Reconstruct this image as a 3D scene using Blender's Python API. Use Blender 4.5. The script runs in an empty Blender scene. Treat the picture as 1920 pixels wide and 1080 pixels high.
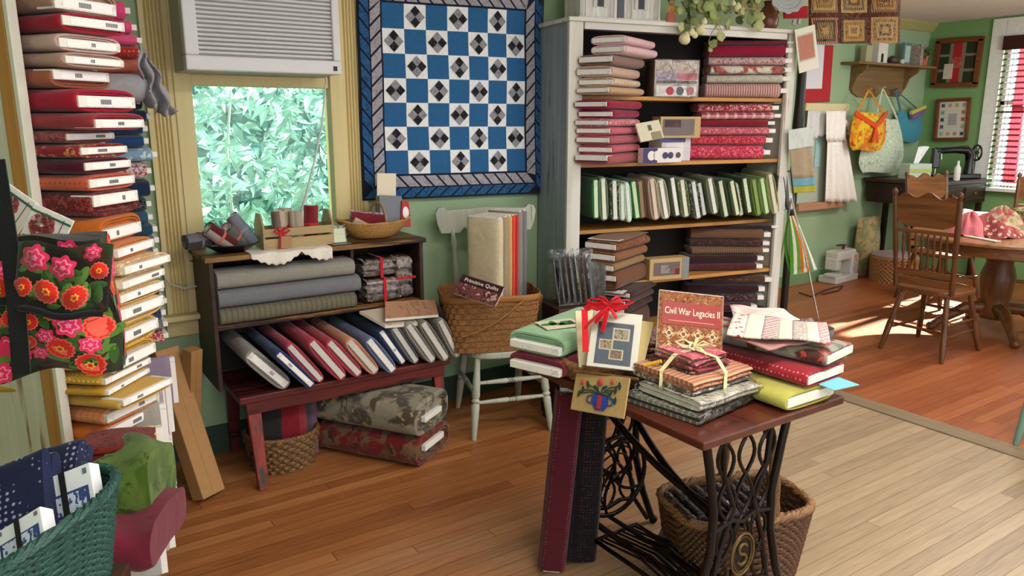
import bpy, bmesh, math, random
from mathutils import Vector, Matrix, Euler
SC = bpy.context.scene
COL = SC.collection
PI = math.pi
rnd = random.Random(7)

# ---------------------------------------------------------------- camera
FP = 1430.0
PITCH = math.radians(12.43)
AZ = math.radians(33.8)
CAMP = Vector((0, 0, 1.6))
cam_d = bpy.data.cameras.new('camera')
cam_d.sensor_width = 36
cam_d.lens = 36 * FP / 1920
cam_d.clip_start = 0.05
cam = bpy.data.objects.new('camera', cam_d)
COL.objects.link(cam)
cam.location = CAMP
cam.rotation_euler = (PI / 2 - PITCH, 0, -AZ)
SC.camera = cam
SC.view_settings.view_transform = 'Standard'
SC.view_settings.look = 'None'
SC.view_settings.gamma = 1
SC.view_settings.use_curve_mapping = False
SC.view_settings.exposure = 0.75

# ---------------------------------------------------------------- light
wd = bpy.data.worlds.new('world')
SC.world = wd
wd.use_nodes = True
bg = wd.node_tree.nodes['Background']
bg.inputs[0].default_value = (0.93, 0.97, 1.0, 1)
bg.inputs[1].default_value = 1.35
sl = bpy.data.lights.new('sun', 'SUN')
sl.energy = 38.0
sl.angle = math.radians(1.2)
sl.color = (1.0, 0.97, 0.92)
so = bpy.data.objects.new('sun', sl)
COL.objects.link(so)
so.location = (12, 4, 6)
so.rotation_euler = Vector((-2.9, -0.30, -2.05)).to_track_quat('-Z', 'Y').to_euler()
def area(name, loc, size, power, color=(1, 0.96, 0.9), rot=(0, 0, 0), sy=None):
    d = bpy.data.lights.new(name, 'AREA')
    d.shape = 'RECTANGLE'
    d.size = size
    d.size_y = sy or size
    d.energy = power
    d.color = color
    o = bpy.data.objects.new(name, d)
    COL.objects.link(o)
    o.location = loc
    o.rotation_euler = rot
    return o
area('ceiling_lamp_light', (1.6, 0.6, 2.62), 1.2, 30, sy=0.5)
area('ceiling_lamp_light', (0.2, -1.2, 2.62), 1.4, 30, sy=0.6)
area('ceiling_lamp_light', (3.4, 1.0, 2.62), 1.2, 24, sy=0.5)
area('ceiling_lamp_light', (6.4, 2.4, 2.55), 1.2, 22, sy=0.5)

pl_ = bpy.data.lights.new('far_room_fill_light', 'POINT'); pl_.energy = 42; pl_.shadow_soft_size = 0.2; pl_.color = (1, 0.95, 0.88)  # unseen fill light without a fixture, added to brighten the far room's ceiling
plo = bpy.data.objects.new('far_room_fill_light', pl_); COL.objects.link(plo); plo.location = (6.7, 1.3, 1.95)

# ---------------------------------------------------------------- camera geometry helpers
fh = Vector((math.sin(AZ), math.cos(AZ), 0))
RV = Vector((math.cos(AZ), -math.sin(AZ), 0))
FV = fh * math.cos(PITCH) - Vector((0, 0, 1)) * math.sin(PITCH)
UV = fh * math.sin(PITCH) + Vector((0, 0, 1)) * math.cos(PITCH)
def px(u, v, x=None, y=None, z=None, d=None, pl=None):
    """point seen at photo pixel (u, v) on the plane x=, y=, z=, at depth d, or on plane pl=(point, normal)"""
    r = FV * FP + RV * (u - 960) + UV * (540 - v)
    if z is not None: t = (z - CAMP.z) / r.z
    elif y is not None: t = y / r.y
    elif x is not None: t = x / r.x
    elif pl is not None: t = (pl[0] - CAMP).dot(pl[1]) / r.dot(pl[1])
    else: t = d / FP
    return CAMP + r * t
def azv(deg):      # horizontal unit vector, degrees clockwise from +Y
    a = math.radians(deg)
    return Vector((math.sin(a), math.cos(a), 0))

# ---------------------------------------------------------------- materials
def lin(h):
    if isinstance(h, str):
        h = h.lstrip('#')
        c = [int(h[i:i + 2], 16) / 255 for i in (0, 2, 4)]
    else: c = h
    return tuple((x / 12.92 if x <= 0.04045 else ((x + 0.055) / 1.055) ** 2.4) for x in c) + (1,)
_mats = {}
class NT:
    def __init__(s, name):
        s.m = bpy.data.materials.new(name); s.m.use_nodes = True
        s.t = s.m.node_tree; s.b = s.t.nodes['Principled BSDF']
        s.co = None
    def n(s, kind, **kw):
        nd = s.t.nodes.new(kind)
        for k, v in kw.items():
            if k.startswith('_'): setattr(nd, k[1:], v)
            else: nd.inputs[k.replace('__', ' ')].default_value = v
        return nd
    def l(s, a, b): s.t.links.new(a, b)
    def coord(s, which='Object', scale=(1, 1, 1), rot=(0, 0, 0), loc=(0, 0, 0)):
        tc = s.t.nodes.new('ShaderNodeTexCoord'); mp = s.t.nodes.new('ShaderNodeMapping')
        mp.inputs['Scale'].default_value = scale; mp.inputs['Rotation'].default_value = rot; mp.inputs['Location'].default_value = loc
        s.l(tc.outputs[which], mp.inputs[0]); return mp.outputs[0]
    def mix(s, fac, a, b, mode='MIX'):
        nd = s.t.nodes.new('ShaderNodeMix'); nd.data_type = 'RGBA'; nd.blend_type = mode
        for sock, val in ((nd.inputs[0], fac), (nd.inputs[6], a), (nd.inputs[7], b)):
            if hasattr(val, 'links'): s.l(val, sock)
            else: sock.default_value = val
        return nd.outputs[2]
    def ramp(s, fac, stops, interp='LINEAR'):
        nd = s.t.nodes.new('ShaderNodeValToRGB'); nd.color_ramp.interpolation = interp
        e = nd.color_ramp.elements
        while len(e) < len(stops): e.new(0.5)
        for i, (p, c) in enumerate(stops):
            e[i].position = p; e[i].color = c if len(c) == 4 else tuple(c) + (1,)
        s.l(fac, nd.inputs[0]); return nd.outputs[0]
    def math(s, op, a, b=0.0):
        nd = s.t.nodes.new('ShaderNodeMath'); nd.operation = op
        for i, val in enumerate((a, b)):
            if hasattr(val, 'links'): s.l(val, nd.inputs[i])
            else: nd.inputs[i].default_value = val
        return nd.outputs[0]
    def sep(s, v):
        nd = s.t.nodes.new('ShaderNodeSeparateXYZ'); s.l(v, nd.inputs[0]); return nd.outputs
    def bump(s, h, strength=0.3, dist=0.01):
        nd = s.t.nodes.new('ShaderNodeBump'); nd.inputs['Strength'].default_value = strength; nd.inputs['Distance'].default_value = dist
        s.l(h, nd.inputs['Height']); s.l(nd.outputs[0], s.b.inputs['Normal'])
    def base(s, c):
        if hasattr(c, 'links'): s.l(c, s.b.inputs['Base Color'])
        else: s.b.inputs['Base Color'].default_value = c
BW = [(0.45, (0, 0, 0, 1)), (0.55, (1, 1, 1, 1))]
def mat(color, rough=0.6, metal=0.0, spec=0.4, noise=0.06, nscale=30, name=None, coat=0, trans=0, alpha=1):
    key = ('m', str(color), rough, metal, spec, noise, nscale, coat, trans, alpha)
    if key in _mats: return _mats[key]
    k = NT(name or 'plain')
    b = k.b
    b.inputs['Roughness'].default_value = rough; b.inputs['Metallic'].default_value = metal
    b.inputs['Specular IOR Level'].default_value = spec
    if coat: b.inputs['Coat Weight'].default_value = coat; b.inputs['Coat Roughness'].default_value = 0.15
    if trans: b.inputs['Transmission Weight'].default_value = trans
    if alpha < 1: b.inputs['Alpha'].default_value = alpha
    c = lin(color)
    if noise:
        nz = k.n('ShaderNodeTexNoise', Scale=nscale, Detail=4.0); k.l(k.coord(), nz.inputs['Vector'])
        k.base(k.mix(nz.outputs[0], tuple(x * (1 - noise * 2) for x in c[:3]) + (1,), tuple(min(1, x * (1 + noise * 2)) for x in c[:3]) + (1,)))
    else: k.base(c)
    _mats[key] = k.m
    return k.m
def cloth(color, pat=None, c2='f0e8e0', s=1.0, c3=None, rough=0.9):
    key = ('c', color, pat, c2, s, c3, rough)
    if key in _mats: return _mats[key]
    k = NT('cloth'); b = k.b
    b.inputs['Roughness'].default_value = rough
    b.inputs['Specular IOR Level'].default_value = 0.15
    b.inputs['Sheen Weight'].default_value = 0.15
    A = lin(color); B = lin(c2); D = lin(c3 or c2)
    v = k.coord()
    nz = k.n('ShaderNodeTexNoise', Scale=60.0, Detail=3.0); k.l(v, nz.inputs['Vector'])
    base = k.mix(nz.outputs[0], tuple(x * 0.84 for x in A[:3]) + (1,), tuple(min(1, x * 1.14) for x in A[:3]) + (1,))
    def vor(scale, feat='F1', rand=1.0):
        nd = k.n('ShaderNodeTexVoronoi', Scale=scale, Randomness=rand); nd.feature = feat; k.l(v, nd.inputs['Vector']); return nd
    def noise(scale, det=3.0, w=0.0):
        nd = k.n('ShaderNodeTexNoise', Scale=scale, Detail=det, Distortion=w); k.l(v, nd.inputs['Vector']); return nd
    if pat == 'dots':
        d = vor(70 / s, rand=0.25); base = k.mix(k.ramp(d.outputs['Distance'], [(0.22, (1, 1, 1, 1)), (0.3, (0, 0, 0, 1))]), base, B)
    elif pat == 'floral':
        d = vor(38 / s); e = noise(90 / s)
        f = k.ramp(d.outputs['Distance'], [(0.34, (1, 1, 1, 1)), (0.42, (0, 0, 0, 1))])
        base = k.mix(k.math('MULTIPLY', f, k.ramp(e.outputs[0], [(0.42, (0, 0, 0, 1)), (0.5, (1, 1, 1, 1))])), base, B)
        g = vor(52 / s, rand=0.9); base = k.mix(k.ramp(g.outputs['Distance'], [(0.14, (1, 1, 1, 1)), (0.2, (0, 0, 0, 1))]), base, D)
    elif pat == 'stripe':       # across the length
        sx = k.sep(v); w = k.math('SINE', k.math('MULTIPLY', sx[1], 420 / s)); base = k.mix(k.ramp(w, [(0.5, (0, 0, 0, 1)), (0.6, (1, 1, 1, 1))]), base, B)
    elif pat == 'stripex':      # along the length
        sx = k.sep(v); w = k.math('SINE', k.math('MULTIPLY', sx[0], 420 / s)); base = k.mix(k.ramp(w, [(0.5, (0, 0, 0, 1)), (0.6, (1, 1, 1, 1))]), base, B)
    elif pat in ('gingham', 'plaid'):
        sx = k.sep(v); q = 300 / s if pat == 'gingham' else 110 / s
        w1 = k.ramp(k.math('SINE', k.math('MULTIPLY', sx[1], q)), [(0.45, (0, 0, 0, 1)), (0.55, (.5, .5, .5, 1))])
        w2 = k.ramp(k.math('SINE', k.math('MULTIPLY', k.math('ADD', sx[0], sx[2]), q)), [(0.45, (0, 0, 0, 1)), (0.55, (.5, .5, .5, 1))])
        base = k.mix(k.math('ADD', w1, w2), base, B)
    elif pat == 'print':        # scattered small marks
        e = noise(75 / s, 2.0, 1.2); base = k.mix(k.ramp(e.outputs[0], [(0.54, (0, 0, 0, 1)), (0.6, (1, 1, 1, 1))]), base, B)
        e2 = noise(48 / s, 2.0, .8); base = k.mix(k.ramp(e2.outputs[0], [(0.60, (0, 0, 0, 1)), (0.64, (1, 1, 1, 1))]), base, D)
    elif pat == 'blotch':
        e = noise(14 / s, 4.0, .6); base = k.mix(k.ramp(e.outputs[0], [(0.46, (0, 0, 0, 1)), (0.56, (1, 1, 1, 1))]), base, B)
        e2 = noise(26 / s, 4.0, .6); base = k.mix(k.ramp(e2.outputs[0], [(0.58, (0, 0, 0, 1)), (0.63, (1, 1, 1, 1))]), base, D)
    elif pat == 'tartan':
        sx = k.sep(v); q = 110 / s
        for ax, c in ((1, B), (2, B), (0, D)):
            w = k.math('SINE', k.math('MULTIPLY', sx[ax], q))
            base = k.mix(k.ramp(w, [(0.85, (0, 0, 0, 1)), (0.92, (.8, .8, .8, 1))]), base, c)
    k.base(base)
    wv = noise(220, 2.0)
    wr = noise(9, 2.0, .3)
    k.bump(k.math('ADD', k.math('MULTIPLY', wv.outputs[0], 0.12), wr.outputs[0]), 0.45, 0.02)
    _mats[key] = k.m
    return k.m
def wood(c1, c2, rough=0.45, scale=1.0, axis='x', coat=0.0, wear=None, wamt=0.5):
    key = ('w', c1, c2, rough, scale, axis, coat, wear, wamt)
    if key in _mats: return _mats[key]
    k = NT('wood'); k.b.inputs['Roughness'].default_value = rough; k.b.inputs['Specular IOR Level'].default_value = 0.35
    if coat: k.b.inputs['Coat Weight'].default_value = coat; k.b.inputs['Coat Roughness'].default_value = 0.12
    st = {'x': (1, 14, 14), 'y': (14, 1, 14), 'z': (14, 14, 1)}[axis]
    v = k.coord(scale=tuple(q * scale for q in st))
    nz = k.n('ShaderNodeTexNoise', Scale=3.0, Detail=6.0, Distortion=0.8); k.l(v, nz.inputs['Vector'])
    c = k.ramp(nz.outputs[0], [(0.3, lin(c1)), (0.7, lin(c2))])
    if wear:
        w = k.n('ShaderNodeTexNoise', Scale=1.6, Detail=8.0, Roughness=0.7); k.l(v, w.inputs['Vector'])
        c = k.mix(k.ramp(w.outputs[0], [(wamt, (0, 0, 0, 1)), (wamt + 0.06, (1, 1, 1, 1))]), c, lin(wear))
    k.base(c); k.bump(nz.outputs[0], 0.15, 0.01)
    _mats[key] = k.m
    return k.m
def paper(color='f2efe9', marks=None, s=1.0, amt=0.55):
    """paper / card; marks: faint print in bars"""
    key = ('p', color, marks, s, amt)
    if key in _mats: return _mats[key]
    k = NT('paper'); k.b.inputs['Roughness'].default_value = 0.55
    c = lin(color)
    if marks:
        v = k.coord(scale=(1, 0.2, 1))
        nz = k.n('ShaderNodeTexNoise', Scale=120.0 / s, Detail=1.0); k.l(v, nz.inputs['Vector'])
        big = k.n('ShaderNodeTexNoise', Scale=16.0 / s, Detail=0.0); k.l(v, big.inputs['Vector'])
        f = k.math('MULTIPLY', k.ramp(nz.outputs[0], [(0.5, (0, 0, 0, 1)), (0.56, (1, 1, 1, 1))]), k.ramp(big.outputs[0], [(amt, (0, 0, 0, 1)), (amt + 0.03, (.34, .34, .34, 1))]))
        c = k.mix(f, c, lin(marks))
    k.base(c); _mats[key] = k.m
    return k.m
def film():
    """clear wrapping film with bright wrinkles"""
    if 'film' in _mats: return _mats['film']
    k = NT('clear_film')
    t = k.t; out = t.nodes['Material Output']
    tr = k.n('ShaderNodeBsdfTransparent'); gl = k.n('ShaderNodeBsdfGlossy', Roughness=0.18)
    nz = k.n('ShaderNodeTexNoise', Scale=22.0, Detail=3.0, Distortion=1.5); k.l(k.coord(), nz.inputs['Vector'])
    bp = k.n('ShaderNodeBump', Strength=0.9, Distance=0.02); k.l(nz.outputs[0], bp.inputs['Height']); k.l(bp.outputs[0], gl.inputs['Normal'])
    fr = k.n('ShaderNodeFresnel', IOR=1.5); k.l(bp.outputs[0], fr.inputs['Normal'])
    mx = k.n('ShaderNodeMixShader'); k.l(k.math('ADD', fr.outputs[0], 0.07), mx.inputs[0]); k.l(tr.outputs[0], mx.inputs[1]); k.l(gl.outputs[0], mx.inputs[2])
    k.l(mx.outputs[0], out.inputs['Surface'])
    _mats['film'] = k.m
    return k.m
def sleeve():
    if 'slv' in _mats: return _mats['slv']
    k = NT('clear_sleeve'); t = k.t
    tr = k.n('ShaderNodeBsdfTransparent'); gl = k.n('ShaderNodeBsdfGlossy', Roughness=0.12); fr = k.n('ShaderNodeFresnel', IOR=1.4)
    mx = k.n('ShaderNodeMixShader'); k.l(fr.outputs[0], mx.inputs[0]); k.l(tr.outputs[0], mx.inputs[1]); k.l(gl.outputs[0], mx.inputs[2]); k.l(mx.outputs[0], t.nodes['Material Output'].inputs['Surface'])
    _mats['slv'] = k.m
    return k.m
def wicker(c1, c2, s=1.0):
    key = ('wk', c1, c2, s)
    if key in _mats: return _mats[key]
    k = NT('wicker'); k.b.inputs['Roughness'].default_value = 0.6
    nz = k.n('ShaderNodeTexNoise', Scale=60.0 / s, Detail=3.0); k.l(k.coord(scale=(1, 1, 3)), nz.inputs['Vector'])
    k.base(k.ramp(nz.outputs[0], [(0.35, lin(c1)), (0.65, lin(c2))]))
    _mats[key] = k.m
    return k.m

# ---------------------------------------------------------------- mesh builder
class MB:
    def __init__(s): s.v = []; s.f = []; s.mi = []; s.cur = 0; s.M = Matrix.Identity(4)
    def _add(s, vs, fs, M=None):
        o = len(s.v); T = s.M @ M if M is not None else s.M
        s.v += [tuple(T @ Vector(p)) for p in vs]
        s.f += [tuple(i + o for i in f) for f in fs]
        s.mi += [s.cur] * len(fs)
        return s
    def box(s, c, d, rot=None, taper=None):
        hx, hy, hz = d[0] / 2, d[1] / 2, d[2] / 2
        tp = taper or 1.0
        vs = [(-hx, -hy, -hz), (hx, -hy, -hz), (hx, hy, -hz), (-hx, hy, -hz), (-hx * tp, -hy * tp, hz), (hx * tp, -hy * tp, hz), (hx * tp, hy * tp, hz), (-hx * tp, hy * tp, hz)]
        M = Matrix.Translation(c)
        if rot is not None: M = M @ (rot.to_matrix().to_4x4() if isinstance(rot, Euler) else (rot if isinstance(rot, Matrix) else Euler(rot).to_matrix().to_4x4()))
        return s._add(vs, [(0, 3, 2, 1), (4, 5, 6, 7), (0, 1, 5, 4), (1, 2, 6, 5), (2, 3, 7, 6), (3, 0, 4, 7)], M)
    def hexa(s, p):   # 8 points: bottom 4, top 4
        return s._add(p, [(0, 3, 2, 1), (4, 5, 6, 7), (0, 1, 5, 4), (1, 2, 6, 5), (2, 3, 7, 6), (3, 0, 4, 7)])
    def quad(s, a, b, c, d): return s._add([a, b, c, d], [(0, 1, 2, 3)])
    def bar(s, a, b, w, h=None, up=(0, 0, 1)):
        a = Vector(a); b = Vector(b); h = h or w; y = (b - a); L = y.length; y.normalize()
        u = Vector(up); x = y.cross(u)
        if x.length < 1e-4: x = y.cross(Vector((1, 0, 0)))
        x.normalize(); z = x.cross(y)
        M = Matrix((x, y, z)).transposed().to_4x4(); M.translation = (a + b) / 2
        return s.box((0, 0, 0), (w, L, h)) if False else s._add([(-w/2,-L/2,-h/2),(w/2,-L/2,-h/2),(w/2,L/2,-h/2),(-w/2,L/2,-h/2),(-w/2,-L/2,h/2),(w/2,-L/2,h/2),(w/2,L/2,h/2),(-w/2,L/2,h/2)], [(0,3,2,1),(4,5,6,7),(0,1,5,4),(1,2,6,5),(2,3,7,6),(3,0,4,7)], M)
    def tube(s, pts, r, n=8, cap=True, closed=False, flat=None):
        pts = [Vector(p) for p in pts]; N = len(pts)
        rs = r if isinstance(r, (list, tuple)) else [r] * N
        vs = []; fs = []; prev = None
        for i, p in enumerate(pts):
            if closed: t = pts[(i + 1) % N] - pts[i - 1]
            else: t = pts[min(i + 1, N - 1)] - pts[max(i - 1, 0)]
            if t.length < 1e-9: t = Vector((0, 0, 1))
            t.normalize()
            if prev is None:
                a = Vector((0, 0, 1)) if abs(t.z) < 0.9 else Vector((1, 0, 0))
                prev = (a - t * a.dot(t)).normalized()
            else:
                q = prev - t * prev.dot(t)
                prev = q.normalized() if q.length > 1e-6 else prev
            bx = t.cross(prev)
            for k in range(n):
                an = 2 * PI * k / n
                ca, sa = math.cos(an), math.sin(an)
                if flat: vs.append(p + (prev * ca * flat + bx * sa) * rs[i])
                else: vs.append(p + (prev * ca + bx * sa) * rs[i])
        for i in range(N if closed else N - 1):
            j = (i + 1) % N
            for k in range(n):
                fs.append((i * n + k, i * n + (k + 1) % n, j * n + (k + 1) % n, j * n + k))
        if cap and not closed:
            fs.append(tuple(range(n - 1, -1, -1))); fs.append(tuple((N - 1) * n + k for k in range(n)))
        return s._add(vs, fs)
    def lathe(s, prof, n=20, M=None, sx=1.0, sy=1.0, cap=True):
        vs = []; fs = []
        for (r, z) in prof:
            for k in range(n):
                a = 2 * PI * k / n; vs.append((r * math.cos(a) * sx, r * math.sin(a) * sy, z))
        for i in range(len(prof) - 1):
            for k in range(n): fs.append((i * n + k, i * n + (k + 1) % n, (i + 1) * n + (k + 1) % n, (i + 1) * n + k))
        if cap:
            if prof[0][0] > 1e-4: fs.append(tuple(range(n - 1, -1, -1)))
            if prof[-1][0] > 1e-4: fs.append(tuple((len(prof) - 1) * n + k for k in range(n)))
        return s._add(vs, fs, M)
    def turned(s, a, b, prof, n=12):      # lathe between two points; prof = (t, r)
        a = Vector(a); b = Vector(b); L = (b - a).length
        q = (b - a).to_track_quat('Z', 'Y'); M = q.to_matrix().to_4x4(); M.translation = a
        return s.lathe([(r, t * L) for t, r in prof], n, M)
    def prism(s, outline, y0, y1, plane='xz', M=None):
        n = len(outline)
        def P(p, q): return {'xz': (p[0], q, p[1]), 'xy': (p[0], p[1], q), 'yz': (q, p[0], p[1])}[plane]
        vs = [P(p, y0) for p in outline] + [P(p, y1) for p in outline]
        fs = [tuple(range(n)), tuple(range(2 * n - 1, n - 1, -1))]
        for i in range(n): fs.append((i, i + n, (i + 1) % n + n, (i + 1) % n))
        return s._add(vs, fs, M)
    def sphere(s, c, r, n=10, m=7, sc=(1, 1, 1), M=None):
        prof = [(max(r * math.sin(PI * i / m), 0), -r * math.cos(PI * i / m)) for i in range(m + 1)]
        T = Matrix.Translation(c) @ (M or Matrix.Identity(4)) @ Matrix.Diagonal((sc[0], sc[1], sc[2], 1))
        return s.lathe(prof, n, T, cap=False)
    def grid(s, fn, nu, nv, two=False):
        vs = [fn(i / nu, j / nv) for j in range(nv + 1) for i in range(nu + 1)]
        fs = [(j * (nu + 1) + i, j * (nu + 1) + i + 1, (j + 1) * (nu + 1) + i + 1, (j + 1) * (nu + 1) + i) for j in range(nv) for i in range(nu)]
        return s._add(vs, fs)
    def build(s, name, m, parent=None, smooth=None, bevel=0, solid=0, sub=0):
        me = bpy.data.meshes.new(name)
        me.from_pydata(s.v, [], s.f)
        ms = m if isinstance(m, (list, tuple)) else [m]
        for q in ms: me.materials.append(q)
        if len(ms) > 1:
            for p, i in zip(me.polygons, s.mi): p.material_index = i
        bm = bmesh.new(); bm.from_mesh(me); bmesh.ops.recalc_face_normals(bm, faces=bm.faces); bm.to_mesh(me); bm.free()
        if smooth:
            for p in me.polygons: p.use_smooth = True
            me.set_sharp_from_angle(angle=math.radians(smooth))
        me.update()
        o = bpy.data.objects.new(name, me)
        COL.objects.link(o)
        if parent is not None: o.parent = parent
        if solid: md = o.modifiers.new('solid', 'SOLIDIFY'); md.thickness = solid; md.offset = 0
        if bevel: md = o.modifiers.new('bevel', 'BEVEL'); md.width = bevel; md.segments = 2; md.limit_method = 'ANGLE'
        if sub: md = o.modifiers.new('sub', 'SUBSURF'); md.levels = sub; md.render_levels = sub
        return o
def tag(o, label, cat, group=None):
    o['label'] = label; o['category'] = cat
    if group: o['group'] = group
    return o
def thing(name, label, cat, M=None, loc=None, rz=0, group=None):
    o = bpy.data.objects.new(name, None); COL.objects.link(o); o.empty_display_size = 0.05
    if M is not None: o.matrix_world = M
    elif loc is not None: o.location = loc; o.rotation_euler = (0, 0, rz)
    return tag(o, label, cat, group)
def struct(o, label=None):
    o['kind'] = 'structure'
    if label: o['label'] = label
    return o
def frame(origin, x, y=None, z=None):
    """matrix from origin and axes; give x and one other"""
    x = Vector(x).normalized()
    if z is None:
        y = Vector(y).normalized(); z = x.cross(y).normalized(); y = z.cross(x)
    else:
        z = Vector(z).normalized(); y = z.cross(x).normalized(); z = x.cross(y)
    M = Matrix((x, y, z)).transposed().to_4x4(); M.translation = Vector(origin); return M
def place(o, M): o.matrix_world = M; return o
def text_mesh(name, s, size, m, parent, M, font_w=1.0, ext=0.0006):
    cu = bpy.data.curves.new(name, 'FONT'); cu.body = s; cu.size = size; cu.extrude = ext
    cu.align_x = 'CENTER'; cu.align_y = 'CENTER'; cu.resolution_u = 2
    tmp = bpy.data.objects.new(name, cu)
    me = bpy.data.meshes.new_from_object(tmp)
    bpy.data.objects.remove(tmp); me.materials.append(m)
    o = bpy.data.objects.new(name, me); COL.objects.link(o)
    if parent is not None: o.parent = parent
    o.matrix_local = M @ Matrix.Diagonal((font_w, 1, 1, 1)) if parent is not None else M
    return o
ORD = ['', 'first', 'second', 'third', 'fourth', 'fifth', 'sixth', 'seventh', 'eighth', 'ninth', 'tenth', 'eleventh', 'twelfth', 'thirteenth', 'fourteenth', 'fifteenth', 'sixteenth', 'seventeenth', 'eighteenth', 'nineteenth', 'twentieth', 'twenty-first', 'twenty-second', 'twenty-third', 'twenty-fourth', 'twenty-fifth']

# ---------------------------------------------------------------- fabric bolt
WHITE = paper('e9e5df', '9a9a9e')
LABM = paper('f6f4f2'); INKM = mat('77777c', .6, noise=0)
_bm = {}
def bolt_mesh(L, W, T, seed=0):
    key = (round(L, 3), round(W, 3), round(T, 3), seed)
    if key in _bm: return _bm[key]
    r = random.Random(seed + int(W * 1000) + int(T * 3000))
    NS = 28
    def sect(w, t, y, jit=0.0, p=4.5):
        out = []
        for k in range(NS):
            a = 2 * PI * (k + 0.5) / NS
            ca, sa = math.cos(a), math.sin(a)
            rx = math.copysign(abs(ca) ** (2 / p), ca); ry = math.copysign(abs(sa) ** (2 / 2.6), sa)
            out.append((rx * w / 2 * (1 + jit), y, ry * t / 2 * (1 + jit)))
        return out
    rows = []
    # layered end: rings going in
    rows.append(sect(W * 0.60, T * 0.30, 0.012))
    rows.append(sect(W * 0.84, T * 0.50, 0.012))
    rows.append(sect(W * 0.845, T * 0.52, 0.000))
    rows.append(sect(W * 0.875, T * 0.62, 0.000))
    rows.append(sect(W * 0.88, T * 0.64, 0.006))
    rows.append(sect(W * 0.90, T * 0.70, 0.006))
    rows.append(sect(W * 0.905, T * 0.72, -0.002))
    rows.append(sect(W * 0.97, T * 0.92, -0.002))
    rows.append(sect(W, T, 0.003))
    ny = 7
    for i in range(1, ny):
        rows.append(sect(W, T, 0.003 + (L - 0.006) * i / ny, r.uniform(-0.012, 0.012)))
    rows.append(sect(W, T, L - 0.003)); rows.append(sect(W * 0.9, T * 0.8, L))
    b = MB(); vs = [p for row in rows for p in row]; fs = []
    for i in range(len(rows) - 1):
        for k in range(NS): fs.append((i * NS + k, i * NS + (k + 1) % NS, (i + 1) * NS + (k + 1) % NS, (i + 1) * NS + k))
    fs.append(tuple(range(NS))); fs.append(tuple((len(rows) - 1) * NS + k for k in range(NS)))
    b._add(vs, fs)
    _bm[key] = b
    return b
_md = {}
def bolt(M, L, W, T, m, label, group=None, board=None, bw=0.86, bt=0.022, out=0.006, name='fabric_bolt', bofs=0.0, seed=0, bmat=None, tagged=False):
    """M: end-face centre, x = width, y = into the bolt, z = thickness"""
    root = thing(name, label, 'fabric bolt', M=M, group=group)
    key = (round(L, 3), round(W, 3), round(T, 3), seed, m.name)
    if key in _md:
        o = bpy.data.objects.new('fabric', _md[key]); COL.objects.link(o); o.parent = root
    else:
        o = bolt_mesh(L, W, T, seed).build('fabric', m, root, smooth=50); _md[key] = o.data
    if board is not False:
        b = MB(); t2 = min(bt, T * 0.5)
        b.box((0, 0.03 - out / 2, bofs), (W * bw, 0.06 + out, t2))
        e = b.build('cardboard_core', bmat or WHITE, root, bevel=0.002)
        if tagged:
            b = MB(); b.box((W * bw * .02, -out - .0006, bofs), (W * bw * .80, .0012, t2 * .72)); lb = b.build('end_label', LABM, e)
            r_ = random.Random(int(M.translation.z * 1e4)); b = MB(); x = W * bw * r_.uniform(-.28, .18); n_ = r_.choice((5, 9, 14))
            for k in range(n_): b.box((x + k * .0026, -out - .0016, bofs), (.0012 if k % 3 else .0018, .0008, t2 * .42))
            d_ = b.build('printed_code', INKM, e)
    return root
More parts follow.
